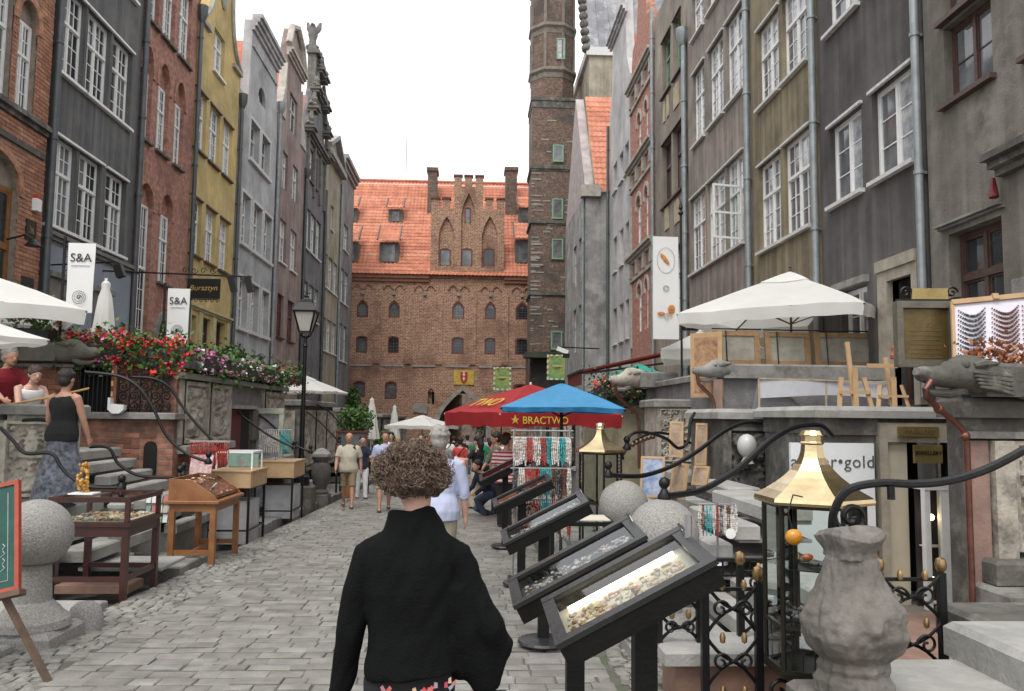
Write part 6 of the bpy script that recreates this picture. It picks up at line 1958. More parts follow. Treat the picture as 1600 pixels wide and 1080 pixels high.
 # ---- upper garment
 if top is not None:
  mb = MB()
  sec = trunksec(1.04, .006)
  if female and sleeve == 'none':
   sec = sec[:-2]
  else:
   sec = sec[:-1] + [(tilt((0, .004, .832)), .05, .046)]
  low = sec[0]
  sec = [(low[0] + V((0, 0, -.005)), low[1] + .02, low[2] + .022), (sec[1][0], sec[1][1] + .012, sec[1][2] + .014), (sec[2][0], sec[2][1] + .008, sec[2][2] + .01)] + sec[3:]
  loft(mb, sec, 18)
  for s in (1, -1):
   sh, e, w, d2 = arms[s]
   if sleeve == 'none':
    loft(mb, [(sh + V((-s * .055, 0, -.05)), .03, .045), (sh + V((-s * .045, 0, .012)), .016, .03)], 10)
   elif sleeve == 'short':
    loft(mb, [(sh + V((-s * .04, 0, .006)), .03, .04), (sh + V((-s * .006, 0, 0)), .037, .038), (sh * .45 + e * .55, .039, .039), (sh * .25 + e * .75, .04, .04)], 12)
   elif sleeve == 'half':
    loft(mb, [(sh + V((-s * .04, 0, .006)), .03, .04), (sh + V((-s * .006, 0, 0)), .037, .038), (sh * .4 + e * .6, .037, .037), (e, .033, .033), (e * .75 + w * .25, .032, .031)], 12)
   else:
    loft(mb, [(sh + V((-s * .04, 0, .006)), .03, .04), (sh + V((-s * .006, 0, 0)), .037, .038), (sh * .4 + e * .6, .036, .036), (e, .031, .031), (e * .4 + w * .6, .027, .027), (w, .022, .023)], 12)
  remesh(mb, 'shirt' if not female else 'top', top, t, v_, M, 2, .0065, x)
 # ---- lower garment
 if bot is not None:
  mb = MB()
  if leg == 'skirt':
   fl = p.get('flare', .1)
   loft(mb, [(V((0, .01, .585)), .088 * (.96 + (bulk - 1)), .07), (V((0, .012, .53)), .106, .084), (V((0, .01, .42)), .112, .095), (V((0, .0, .28)), .112 + fl * .3, .1 + fl * .25), (V((0, 0, p.get('hem', .12))), .112 + fl * .6, .1 + fl * .5)], 20)
  else:
   loft(mb, [(V((0, .012, .575)), .086 + (bulk - 1) * .07, .064 + (bulk - 1) * .09), (V((0, .014, .535)), .097 + (bulk - 1) * .07, .076 + (bulk - 1) * .07), (V((0, .014, .49)), .098, .076), (V((0, .012, .47)), .06, .055)], 18)
   for s in (1, -1):
    a, k, f = legs[s]
    ss = [(a + V((0, .01, .02)), .057, .066), (a * .7 + k * .3, .055, .06), (a * .3 + k * .7, .047, .05)]
    if leg == 'shorts':
     ss.append((a * .06 + k * .94, .048, .05))
    else:
     ss += [(k, .041, .043), (k * .6 + f * .4, .039, .042), (f + V((0, 0, .012)), .036, .04), (f + V((0, -.004, -.014)), .036, .042)]
    loft(mb, ss, 12)
  remesh(mb, {'skirt': 'skirt', 'shorts': 'shorts'}.get(leg, 'trousers'), bot, t, v_, M, 2, .0065, y)
 # ---- shoes
 for s in (1, -1):
  a, k, f = legs[s]
  mb = MB()
  loft(mb, [(f + V((0, .03, -.022)), .018, .016), (f + V((0, .015, -.017)), .024, .024), (f + V((0, -.03, -.024)), .026, .018), (f + V((0, -.07, -.029)), .026, .013), (f + V((0, -.088, -.031)), .015, .009)], 12)
  me = mb.mesh('shoe', shoe or mat('dark_shoe', (.03, .025, .022), .6), True)
  me.transform(M)
  place(me, 'shoe', t)
 # ---- hair
 if hairstyle != 'bald':
  mb = MB(HM)
  rn = random.Random(int(x * 100 + y))
  if hairstyle == 'long':
   mb.ball((0, .014, .028), .06, 16, 12, .95, 1.1, .98); mb.tube([(0, .045, .03), (0, .062, -.04), (0, .06, -.12)], [(.05, .03), (.055, .028), (.04, .02)][0:3] and [.045, .05, .03], 10, flat=1.0)
  elif hairstyle == 'bun':
   mb.ball((0, .012, .026), .059, 16, 12, .95, 1.13, 1.0); mb.ball((0, .075, -.01), .026, 10, 8)
  else:
   mb.ball((0, .016, .028), .058, 16, 12, .96, 1.1, .95); mb.ball((0, .03, -.008), .05, 12, 10, .95, .9, 1.0)
  for _ in range(26):
   a, b = rn.uniform(0, 6.28), rn.uniform(-.1, 1.2)
   q = V((math.cos(a) * math.cos(b) * .054, .018 + math.sin(a) * math.cos(b) * .06, .03 + math.sin(b) * .054))
   if q.y > -.03:
    mb.ball(q, rn.uniform(.008, .014), 6, 5)
  hm = MB(); hm.v = mb.v; hm.f = mb.f
  remesh(hm, 'hair', hair, t, .009 / h, M, 1, .003, y)
 if extra:
  extra(t, h, arms, tilt, HM)
 return t
hair_dk = mat('dark_hair', (.018, .013, .011), .6, var=.4, sc=40, bump=.5, bsc=90)
hair_br = mat('brown_hair', (.06, .033, .02), .6, var=.4, sc=40, bump=.5, bsc=90)
hair_gr = mat('grey_hair', (.33, .31, .28), .7, var=.35, sc=40, bump=.5, bsc=90)
hair_bl = mat('blond_hair', (.35, .23, .11), .6, var=.35, sc=40, bump=.5, bsc=90)
khaki = cloth('khaki_cotton', (.27, .21, .13))
beige_c = cloth('beige_cotton', (.5, .43, .32))
black_c = cloth('black_cloth', (.012, .012, .013))
navy = cloth('navy_cloth', (.02, .025, .05))
white_c = cloth('white_cloth', (.72, .72, .72), .08)
ltblue = cloth('pale_blue_shirt', (.42, .45, .6), .1)
denim = cloth('denim', (.05, .075, .12))
def strap(a, b, m, r=.006, via=None):
 def f(t, h, arms, tilt, HM):
  pts = [tilt(a)] + ([tilt(via)] if via else []) + [tilt(b)]
  mb = MB(); mb.tube([q * h for q in pts], r * h, 6, flat=2.2)
  me = mb.mesh('bag_strap', m, True)
  place(me, 'bag_strap', t)
 return f
def bag(c, s, m, name='shoulder_bag', strapto=None):
 def f(t, h, arms, tilt, HM):
  mb = MB(); mb.bbox((c[0] - s[0]) * h, (c[0] + s[0]) * h, (c[1] - s[1]) * h, (c[1] + s[1]) * h, (c[2] - s[2]) * h, (c[2] + s[2]) * h, .02)
  if strapto:
   mb.tube([Vector((c[0], c[1], c[2] + s[2])) * h, tilt(strapto) * h], .008, 6)
  place(mb.mesh(name, m, True), name, t)
 return f
def both(*fs):
 def f(*a):
  for g in fs:
   g(*a)
 return f
G = gz
blackbag = mat('black_leather', (.012, .012, .012), .45, bump=.2)
# left side of the street, walking toward the camera
person('bald heavy man in cream T-shirt and khaki shorts walking up the street', -2.87, 19.5, G(19.5), 1.76, .12, cloth('cream_tshirt', (.5, .46, .36), .1), khaki, None, sk2, dict(ll=.22, rl=-.2, lk=.0, rk=.25, la=(-.2, .12), ra=(.25, .1), lel=.3, rel=.4), leg='shorts', hairstyle='bald', bulk=1.22,
  extra=strap((.07, -.062, .82), (.1, .03, .6), blackbag, .008), shoe=mat('sandal_brown', (.08, .055, .04), .7))
person('woman in navy top and white trousers beside the bald man', -2.95, 22.5, G(22.5), 1.68, .3, navy, white_c, hair_dk, sk1, dict(ll=.1, rl=-.1, la=(.5, .1), lel=1.1), female=True)
person('man in pale blue shirt and beige shorts walking behind the curly haired woman', -1.94, 18.7, G(18.7), 1.8, .1, ltblue, beige_c, hair_br, sk2, dict(ll=-.15, rl=.2, lk=.3, la=(.15, .1), ra=(-.1, .1)), leg='shorts', bulk=1.1)
person('grey haired man in pale blue rolled sleeve shirt seen from behind', -.32, 8.4, G(8.4), 1.77, R(176), ltblue, cloth('stone_chinos', (.3, .27, .2)), hair_gr, sk1, dict(ll=.12, rl=-.12, la=(.08, .1), ra=(.1, .06)), sleeve='half', bulk=1.08, vox=.01)
person('woman in red top and dark skirt with a diagonal bag strap', -.33, 24, G(24), 1.68, R(170), cloth('coral_red_top', (.5, .06, .06)), cloth('charcoal_skirt', (.035, .035, .04)), hair_dk, sk1, dict(la=(.3, .1), lel=.9, hem=.3, flare=.02), female=True, leg='skirt', extra=both(strap((-.08, .03, .83), (.09, .06, .6), blackbag, .007, (0, .085, .72)), bag((.14, .03, .5), (.05, .03, .06), blackbag)))
person('dark haired woman in black top and beige trousers carrying a black bag', .15, 19.7, G(19.7), 1.7, R(-120), black_c, beige_c, hair_dk, sk1, dict(ll=.08, rl=-.1, la=(.7, .1), lel=1.0), female=True, hairstyle='long', extra=bag((-.12, .06, .54), (.06, .035, .06), blackbag, strapto=(-.1, .0, .82)))
person('dark haired man in olive sleeves and pale vest looking at a stall', .55, 18.4, G(18.4), 1.78, R(-75), cloth('olive_shirt', (.13, .13, .095)), denim, hair_dk, sk2, dict(la=(.35, .05), ra=(.45, .05), headt=.25), sleeve='half')
stripe = bpy.data.materials.new('striped_knit')
stripe.use_nodes = True
_t = stripe.node_tree; _b = _t.nodes['Principled BSDF']; _b.inputs['Roughness'].default_value = .9
_tc = _t.nodes.new('ShaderNodeTexCoord'); _wv = _t.nodes.new('ShaderNodeTexWave'); _wv.bands_direction = 'Z'; _wv.inputs['Scale'].default_value = 4.6; _wv.inputs['Distortion'].default_value = .4
_cr = _t.nodes.new('ShaderNodeValToRGB'); _cr.color_ramp.interpolation = 'CONSTANT'
_cr.color_ramp.elements[0].color = (.68, .62, .6, 1); _cr.color_ramp.elements[1].color = (.38, .03, .06, 1); _cr.color_ramp.elements[1].position = .55
_t.links.new(_tc.outputs['Object'], _wv.inputs['Vector']); _t.links.new(_wv.outputs['Fac'], _cr.inputs[0]); _t.links.new(_cr.outputs[0], _b.inputs['Base Color'])
person('person in red and white striped shirt seen from behind at the necklace rack', .66, 15.6, G(15.6), 1.74, R(172), stripe, black_c, hair_br, sk1, dict(la=(.3, .05), ra=(.2, .1), lel=.4, headt=.35, heady=-.4), bulk=1.1)
person('person crouching in dark jeans beside the tilted showcase', .42, 18.0, G(18.0) - .42, 1.7, R(-60), navy, denim, hair_dk, sk1, dict(ll=1.35, rl=.75, lk=1.9, rk=1.9, lean=.5, la=(.9, .1), ra=(.8, .1), lel=.6, rel=.6), sleeve='long', vox=.016)
# crowd further down
crowd = [
 ('man with dark cap and white T-shirt with a shoulder strap in the crowd', -.8, 27, 1.76, 170, white_c, navy, hair_dk, 'short', strap((-.08, .03, .83), (.09, .06, .6), blackbag, .008, (0, .085, .72))),
 ('blond woman in pink top coming through the crowd', -2.4, 27, 1.64, 10, cloth('pink_top', (.55, .2, .2)), beige_c, hair_bl, 'long', None),
 ('man with sunglasses in grey shirt behind the blond woman', -1.75, 28.5, 1.78, 5, cloth('grey_shirt', (.25, .25, .26)), khaki, hair_br, 'short', None),
 ('woman in orange top behind the grey haired man', -1.6, 25.4, 1.62, 0, cloth('orange_top', (.5, .2, .1)), white_c, hair_bl, 'short', None),
 ('person in green T-shirt near the red umbrella', .2, 30, 1.72, 160, cloth('green_tshirt', (.02, .2, .1)), denim, hair_gr, 'short', None),
 ('person in white shirt standing under the red umbrella', 1.0, 26.5, 1.7, 150, white_c, khaki, hair_br, 'short', None),
 ('man in blue jacket and white cap left of the crowd', -3.0, 30, 1.76, 190, cloth('blue_jacket', (.05, .07, .2)), white_c, hair_gr, 'short', None),
 ('distant woman in white blouse in the middle of the street', -1.2, 36, 1.66, 0, white_c, navy, hair_dk, 'long', None),
 ('distant man in grey T-shirt walking away', -.2, 38, 1.78, 180, cloth('grey_shirt', (.25, .25, .26)), denim, hair_dk, 'short', None),
 ('distant person in red jacket near the gate', -2.3, 42, 1.72, 20, cloth('red_jacket', (.4, .04, .04)), denim, hair_dk, 'short', None),
 ('distant person in black near the gate arch', -1.0, 46, 1.74, 175, black_c, khaki, hair_br, 'short', None),
 ('distant person in pale clothes beside the red jacket', -1.7, 44, 1.68, 200, beige_c, white_c, hair_gr, 'short', None),
 ('woman in grey dress top in the middle of the crowd', -.75, 22.5, 1.66, 175, cloth('grey_shirt', (.25, .25, .26)), white_c, hair_bl, 'long', None),
 ('man in green polo shirt beside the red top woman', .3, 25.5, 1.77, 165, MC['green_tshirt'], beige_c, hair_dk, 'short', None),
 ('man in white polo behind the blue shirted man', -2.35, 24, 1.8, 0, white_c, denim, hair_dk, 'short', None),
 ('woman in navy coat left of the gate arch', -2.0, 33, 1.64, 185, navy, beige_c, hair_br, 'long', None),
 ('person in cream shirt near the white far parasol', -1.1, 31, 1.72, 5, MC['cream_tshirt'], denim, hair_gr, 'short', None),
 ('person in pink blouse right of the crowd', .7, 33, 1.66, 190, MC['pink_top'], white_c, hair_dk, 'long', None),
 ('person in black shirt between the far parasols', -.4, 33.5, 1.74, 0, black_c, khaki, hair_br, 'short', None),
 ('distant person in blue shirt right of the street', .6, 40, 1.75, 10, ltblue, khaki, hair_dk, 'short', None)]
for i, (lb, x, y, h, yw, tp, bt, hr, hst, ex) in enumerate(crowd):
 person(lb, x, y, max(G(y), -2.2), h, R(yw), tp, bt, hr, [sk1, sk2][i % 2], dict(ll=.15 * (-1) ** i, rl=-.15 * (-1) ** i, la=(.1 + .1 * (i % 3), .08), lel=.4 * (i % 2)), hairstyle=hst, vox=.02, extra=ex, female=(hst == 'long'))
# left landing and terrace
person('man in dark red shirt and grey trousers leaning over the parapet at the left edge', -6.55, 11.7, .79, 1.76, R(62), cloth('dark_red_shirt', (.2, .012, .02)), cloth('pale_grey_trousers', (.4, .4, .38)), hair_gr, sk2, dict(lean=.25, la=(.75, .05), ra=(.8, .05), lel=.5, rel=.5, headt=.2), sleeve='half')
person('dark haired woman in white sleeveless blouse leaning on the stone parapet', -6.12, 11.55, .72, 1.6, R(50), white_c, navy, hair_br, sk1, dict(lean=.4, la=(.9, .05), ra=(.95, .05), lel=.5, rel=.5, headt=.2), female=True, sleeve='none', hairstyle='bun')
rod = thing('bronze_rod', 'long thin bamboo rod held over the parapet by the leaning couple', 'rod', (-5.9, 11.1, 1.75))
MB().tube([(-6.35, 10.8, 1.66), (-5.6, 11.2, 1.85), (-5.2, 11.4, 1.98)], .014, 6).build('cane', mat('bamboo', (.4, .24, .07), .5), rod)
skirtm = mat('grey_patterned_skirt', (.03, .035, .045), .9, col2=(.17, .18, .21), sc=14, bump=.2)
person('dark haired woman in black tank top and patterned long skirt on the left steps', -4.93, 10.2, .52, 1.64, R(168), black_c, skirtm, hair_dk, sk2, dict(la=(.15, .12), ra=(.25, .1), lel=.5, hem=.05, flare=.16, headt=.2), female=True, sleeve='none', leg='skirt', bulk=1.1, vox=.011)
person('dark haired person seated behind the red geraniums on the left terrace', -6.35, 14.2, 1.72, 1.62, R(200), cloth('pink_blouse', (.5, .28, .28)), navy, hair_dk, sk1, dict(), female=True, vox=.016)
# ---- the woman in the foreground, seen from behind
fx, fy = -.195, 2.87
H = 1.62
fz = G(fy) + .03
fwt = thing('person', 'curly brown haired woman in black jacket walking ahead in the foreground', 'person', (fx, fy, fz), R(180))
MH = Matrix.Diagonal((.86, .95, 1, 1))
V = Vector
# local space faces -Y and is turned 180, so local +X is picture left
mb = MB()
loft(mb, [(V((0, .0, .8)), .17, .125), (V((0, .0, .9)), .175, .125), (V((0, 0, 1.02)), .14, .1), (V((0, .0, 1.18)), .16, .11), (V((0, 0, 1.26)), .135, .085), (V((0, .0, 1.3)), .09, .065), (V((0, .0, 1.35)), .055, .055)])
loft(mb, [(V((0, .02, 1.3)), .06, .06), (V((-.012, .005, 1.38)), .052, .055), (V((-.02, -.01, 1.45)), .05, .055)])
hc = V((.012, -.02, 1.485))
mb.ball(hc + V((0, .015, .02)), .085, 20, 16, .92, 1.12, 1.05); mb.ball(hc + V((-.01, -.02, -.03)), .066, 16, 12, .95, 1.0, 1.1)
mb.tube([hc + V((-.01, -.09, .02)), hc + V((-.01, -.11, -.015)), hc + V((-.01, -.095, -.03))], [.008, .014, .011], 6)
for s in (1, -1):
 mb.ball(hc + V((s * .08, 0, 0)), .022, 8, 6, .4, .8, 1.3)
 lx = s * .085
 k = V((lx * 1.05, -.04 * s, .44)); f = V((lx, .06 * s, .075))
 loft(mb, [(V((lx, .01, .82)), .085, .095), (V((lx, 0, .65)), .078, .085), (k, .052, .056), (V((lx, .03 * s + .015, .3)), .053, .058), (f, .033, .037)], 12)
 loft(mb, [(f + V((0, .02, -.02)), .033, .032), (f + V((0, -.05, -.035)), .034, .026), (f + V((0, -.12, -.048)), .036, .018)], 10)
def hand(mb, w, dn, sd, s):
 fwv = dn.cross(sd).normalized()
 loft(mb, [(w, .02, .026), (w + dn * .04, .018, .036), (w + dn * .08, .017, .038)], 10)
 for q in range(4):
  off = fwv * (.028 - .019 * q)
  ln = (.06, .07, .065, .05)[q]
  b0 = w + dn * .073 + off
  b1 = b0 + dn * ln * .5 - sd * s * .006
  mb.tube([b0, b1, b1 + dn * ln * .45 - sd * s * .02], [.0092, .0086, .0072], 7)
 mb.tube([w + dn * .02 + fwv * .024, w + dn * .05 + fwv * .047, w + dn * .085 + fwv * .055], [.0115, .0105, .0085], 7)
# picture-left arm hangs straight; picture-right arm is bent, hand at the hip under the jacket
LA = [V((.175, 0, 1.225)), V((.245, .01, .98)), V((.275, -.03, .72))]
RA = [V((-.175, 0, 1.225)), V((-.305, .04, 1.0)), V((-.3, -.07, .85))]
for A in (LA, RA):
 loft(mb, [(A[0] + V((-.05 if A is LA else .05, 0, .0)), .05, .055), (A[0], .036, .04), ((A[0] + A[1]) / 2, .04, .043), (A[1], .036, .038), ((A[1] + A[2]) / 2, .034, .036), (A[2], .022, .027)], 12)
hand(mb, LA[2], (LA[2] - LA[1]).normalized(), V((1, 0, 0)), 1)
hand(mb, RA[2], V((.25, -.3, -.9)).normalized(), V((1, 0, 0)), -1)
remesh(mb, 'body', sk1, fwt, .0085, MH, 1)
fm_ = MB()
for s in (1, -1):
 fm_.ball(hc + V((s * .03, -.085, .02)), .011, 8, 6, 1.1, .6, .8)
fm_.tube([hc + V((-.03, -.09, -.05)), hc + V((-.01, -.098, -.052)), hc + V((.02, -.09, -.05))], .004, 5)
place(fm_.mesh('face_features', MC['dark_eye_lip'], True), 'face_features', fwt)
jk = mat('black_jacket_knit', (.0055, .0058, .006), .9, var=.25, sc=6, bump=.35, bsc=120, spec=.12)
mb = MB()
# jacket trunk: high collar, sloping shoulders, hem lifted toward picture right
loft(mb, [(V((-.015, .03, .855)), .186, .15), (V((-.012, .025, .92)), .176, .143), (V((-.008, .02, 1.0)), .168, .13), (V((0, .02, 1.13)), .188, .13), (V((0, .015, 1.22)), .195, .118), (V((0, .012, 1.27)), .178, .105), (V((-.002, .01, 1.305)), .14, .092), (V((.0, .008, 1.335)), .118, .088), (V((.004, .006, 1.37)), .1, .082), (V((.006, .004, 1.395)), .093, .08)], 28)
loft(mb, [(V((.12, .01, 1.235)), .05, .085), (V((.175, .005, 1.225)), .058, .07), (V((.215, .01, 1.12)), .058, .062), (V((.245, .01, .98)), .052, .055), (V((.265, -.015, .84)), .047, .05), (V((.295, -.035, .68)), .036, .042)], 16)
loft(mb, [(V((-.12, .01, 1.235)), .05, .085), (V((-.175, .005, 1.225)), .058, .07), (V((-.24, .025, 1.11)), .062, .064), (V((-.31, .045, 1.0)), .062, .06), (V((-.34, .01, .93)), .055, .056), (V((-.31, -.06, .85)), .046, .048)], 16)
# flared right flap of the open jacket, hanging from arm to hem
loft(mb, [(V((-.17, .02, 1.14)), .06, .08), (V((-.22, .03, 1.0)), .1, .065), (V((-.26, .035, .93)), .135, .05), (V((-.272, .035, .9)), .142, .042), (V((-.29, .035, .86)), .085, .034), (V((-.3, .03, .8)), .05, .03)], 16)
jo = remesh(mb, 'jacket', jk, fwt, .009, MH, 2, .014, 3)
trm = black_c
mb = MB()
loft(mb, [(V((0, .01, .98)), .145, .105), (V((0, .015, .88)), .172, .13), (V((0, .015, .78)), .175, .13), (V((0, .012, .73)), .12, .1)], 20)
for s in (1, -1):
 lx = s * .085
 k = V((lx * 1.05, -.04 * s, .44)); f = V((lx, .06 * s, .075))
 loft(mb, [(V((lx, .015, .84)), .095, .11), (V((lx, .005, .65)), .09, .1), (k, .07, .073), (V((lx, .03 * s + .01, .26)), .066, .07), (f + V((0, 0, -.02)), .064, .07)], 14)
remesh(mb, 'trousers', mat('black_print_trousers', (.011, .011, .012), .9, bump=.2), fwt, .011, MH, 2, .005, 5)
hp = MB()
prm = [randmat('heart_print', [(.55, .06, .08), (.6, .12, .1), (.25, .3, .4), (.6, .45, .3), (.5, .05, .1)], .9, bump=0)]
for i in range(34):
 a = random.uniform(-1.2, 1.2); z = random.uniform(.45, .86)
 rx, ry = (.186, .147) if z > .7 else (.18, .112)
 cx, cy = rx * math.sin(a), .018 + ry * math.cos(a)
 tn = V((math.cos(a), -math.sin(a) * ry / rx, 0)).normalized(); no = V((math.sin(a), math.cos(a), 0)).normalized()
 c = V((cx, cy, z)) + no * .006
 ro = random.uniform(-.8, .8)
 A1, A2 = tn * math.cos(ro) + V((0, 0, 1)) * math.sin(ro), V((0, 0, 1)) * math.cos(ro) - tn * math.sin(ro)
 for s in (1, -1):
  hp.add([c, c + A1 * s * .012 + A2 * .016, c + A1 * s * .02 + A2 * .008, c + A1 * s * .013 - A2 * .006], [(0, 1, 2, 3)])
hp.build('heart_print', prm[0], fwt, local=True, kind='stuff', fix=False)
for s in (1, -1):
 lx = s * .085; f = V((lx, .06 * s, .075)); mb = MB()
 loft(mb, [(f + V((0, .045, -.04)), .03, .028), (f + V((0, .02, -.03)), .042, .042), (f + V((0, -.06, -.042)), .045, .03), (f + V((0, -.14, -.052)), .042, .02), (f + V((0, -.16, -.055)), .02, .012)], 12)
 place(mb.mesh('shoe', black_c, True), 'shoe', fwt)
hb = MB()
hb.bbox(-.36, -.22, -.01, .08, .66, .8, .04)
place(hb.mesh('shoulder_bag', mat('dark_teal_bag', (.012, .018, .02), .6), True), 'shoulder_bag', fwt)
# curly hair: cap plus many spiral curls
curl = randmat('brown_curl', [(.05, .03, .02), (.1, .062, .04), (.15, .098, .064), (.075, .046, .032), (.2, .14, .095)], .55, sc=9, bump=0)
cap = MB()
cap.ball(hc + V((-.005, .02, .035)), .107, 22, 16, 1.03, 1.05, .86)
for v_i, v in enumerate(cap.v):
 d = V(v) - hc
 n_ = 1 + .12 * noise.noise(d * 18)
 cap.v[v_i] = tuple(hc + d * n_)
ho = cap.build('hair', mat('brown_hair_base', (.05, .03, .022), .8, var=.4, sc=30, bump=.8, bsc=70), fwt, local=True, smooth=True)
cm = MB(); rn = random.Random(11)
for i in range(4600):
 a = rn.uniform(0, 2 * PI); zz = rn.uniform(-.72, 1)
 rr = math.sqrt(1 - zz * zz)
 d = V((rr * math.cos(a), rr * math.sin(a), zz))
 if d.y < -.35 and d.z < .45:
  continue
 base = hc + V((-.005, .02, .035)) + V((d.x * .113, d.y * .11, d.z * .094)) * (1 + .2 * noise.noise(d * 2.2) + .16 * noise.noise(d * 5.5))
 ta = d.orthogonal().normalized(); tb = d.cross(ta)
 ro = rn.uniform(0, 6.28)
 u, w = ta * math.cos(ro) + tb * math.sin(ro), tb * math.cos(ro) - ta * math.sin(ro)
 R_ = rn.uniform(.004, .012); n_ = 7; L_ = rn.uniform(.01, .03)
 fr = rn.uniform(.6, 1.3)
 pts = [base + u * R_ * math.cos(k * fr) + d * (R_ * .8 * math.sin(k * fr) + .004) + w * (L_ * k / n_) for k in range(n_)]
 cm.tube(pts, rn.uniform(.0006, .0016), 4, flat=1.6)
for i in range(900):        # flyaway wisps
 a = rn.uniform(0, 2 * PI); zz = rn.uniform(-.5, 1); rr = math.sqrt(1 - zz * zz)
 d = V((rr * math.cos(a), rr * math.sin(a), zz))
 if d.y < -.35 and d.z < .45:
  continue
 b0 = hc + V((-.005, .02, .035)) + V((d.x * .128, d.y * .117, d.z * .09))
 ta = d.orthogonal().normalized()
 cm.tube([b0, b0 + d * .012 + ta * rn.uniform(-.012, .012), b0 + d * .02 + ta * rn.uniform(-.025, .025)], .0007, 3)
c_o = cm.build('curl', curl, ho, local=True, kind='stuff', fix=False, smooth=True)
# ------------------------------------------------------------------ stalls, lamps, signs, umbrellas
blackwood = mat('black_stained_wood', (.008, .0078, .0075), .5, var=.4, sc=7, bump=.15, bsc=50, spec=.25)
mahog = mat('dark_mahogany', (.055, .014, .01), .35, col2=(.03, .01, .008), sc=6, bump=.1)
oak = mat('honey_oak', (.3, .13, .045), .45, col2=(.2, .08, .03), sc=5, bump=.12, bsc=60)
pine = mat('pale_pine', (.5, .33, .18), .6, col2=(.4, .26, .14), sc=5, bump=.1)
glassc = clearglass('clear_glass')
jewel = randmat('amber_and_silver', [(.5, .45, .38), (.45, .18, .03), (.7, .68, .62), (.3, .09, .02), (.62, .5, .3), (.12, .1, .09)], .3, bump=0)
jewel_s = randmat('silver_trinkets', [(.6, .6, .6), (.3, .3, .32), (.75, .74, .7), (.12, .12, .13), (.5, .2, .1)], .3, bump=0)
velvet = mat('cream_velvet', (.55, .5, .4), .95, var=.1, sc=5)
redv = mat('crimson_velvet', (.4, .03, .05), .95)
def trinkets(mb, fn, n, s, seed=0):
 rn = random.Random(seed)
 for i in range(n):
  p = fn(rn.random(), rn.random())
  k = rn.uniform(.5, 1.2) * s
  if rn.random() < .35:
   c = Vector(p); q = []
   mb.lathe([(k, -k * .3), (k, k * .3), (k * .6, k * .35)], (p[0], p[1], p[2] + k * .3), 7)
  else:
   mb.ball((p[0], p[1], p[2] + k * .4), k, 6, 4, rn.uniform(.6, 1.4), rn.uniform(.6, 1.4), .6)
 return mb
# tilted showcases on posts: long axis across the street, low end toward the roadway, top sloped
def showcase(label, c, L_, D_, T_, tilt, rz, post=True, lit=False, seed=0, inner=velvet, base=True, posts=(0,), lbl2=None):
 """flat glazed box, tilted about the street axis, on a square post with a round foot"""
 g = gz(c[1])
 t = thing('display_case', label, 'display case', (c[0], c[1], g), rz)
 Mx = wm(t) @ Matrix.Translation((0, 0, c[2] - g)) @ Euler((R(7), -tilt, 0)).to_matrix().to_4x4()
 l, d = L_ / 2, D_ / 2
 bx = MB(Mx)
 w = .035
 bx.box(-l, l, -d, -d + w, -T_, .0); bx.box(-l, l, d - w, d, -T_, .0); bx.box(-l, -l + w, -d + w, d - w, -T_, -.002); bx.box(l - w, l, -d + w, d - w, -T_, -.002); bx.box(-l + w, l - w, -d + w, d - w, -T_, -T_ + .02)
 bx.build('case_box', blackwood, t)
 rim = MB(Mx)
 rim.box(-l - .008, l + .008, -d - .008, -d + w + .01, .001, .022); rim.box(-l - .008, l + .008, d - w - .01, d + .008, .001, .022); rim.box(-l - .008, -l + w + .01, -d + w + .01, d - w - .01, .002, .02); rim.box(l - w - .01, l + .008, -d + w + .01, d - w - .01, .002, .02)
 rim.build('case_rim', mat('grey_black_lacquer', (.022, .022, .022), .4), t)
 lin = MB(Mx); lin.box(-l + w + .003, l - w - .003, -d + w + .003, d - w - .003, -T_ + .022, -T_ + .035)
 lin.build('lining', inner, t)
 sl_ = MB(Mx)      # dark side lining of the box mouth
 MB(Mx).quad((-l + w, -d + w, .006), (l - w, -d + w, .006), (l - w, d - w, .006), (-l + w, d - w, .006)).build('glass', glassc, t, fix=False)
 hd = MB(Mx); hd.tube([(l + .0, d * .4, .02), (l - .0, d * .4, .05), (l, d * .75, .05), (l, d * .75, .02)], .006, 6)
 hd.build('handle', mat('chrome', (.7, .7, .72), .15, metal=1., bump=0), t)
 tr = MB(Mx)
 z0 = -T_ + .036
 if lit:
  lt = MB(Mx); lt.tube([(-l + .08, d - .1, -.04), (l - .08, d - .1, -.04)], .016, 10)
  lt.build('lamp_tube', mat('warm_tube', (1, .86, .62), .5, var=.02, bump=0, emit=3), t, smooth=True)
  trinkets(tr, lambda a, b: (-l + .06 + a * (L_ - .14), -d + .06 + b * (D_ - .2), z0), 330, .011, seed)
 else:
  trinkets(tr, lambda a, b: (-l + .06 + a * (L_ - .12), -d + .05 + b * (D_ - .1), z0), 330, .011, seed)
 jo_ = tr.build('jewellery', jewel if lit else jewel_s, None, fix=False, kind='stuff', loc=(c[0], c[1], c[2]))
 jo_['label'] = lbl2 or ('jewellery pieces laid inside the ' + label)[:90]
 for px in posts:
  MB().box(c[0] + px - .045, c[0] + px + .045, c[1] - .03, c[1] + .05, g + (.05 if base else -.3), c[2] - T_ * .8 + px * math.tan(tilt)).build('post', blackwood, t)
 if base:
  MB().lathe([(.0, 0), (.2, .0), (.21, .012), (.2, .03), (.06, .045), (0, .045)], (c[0] + posts[0], c[1], g + .035), 22).build('foot', mat('dark_steel', (.05, .05, .052), .4, metal=.5), t)
  cs = MB()
  for k in range(3):
   a = 2 * PI * k / 3 + .4
   cs.ball((c[0] + posts[0] + .17 * math.cos(a), c[1] + .17 * math.sin(a), g + .022), .022, 8, 6)
  cs.build('caster', blackwood, t, kind='stuff')
 return t
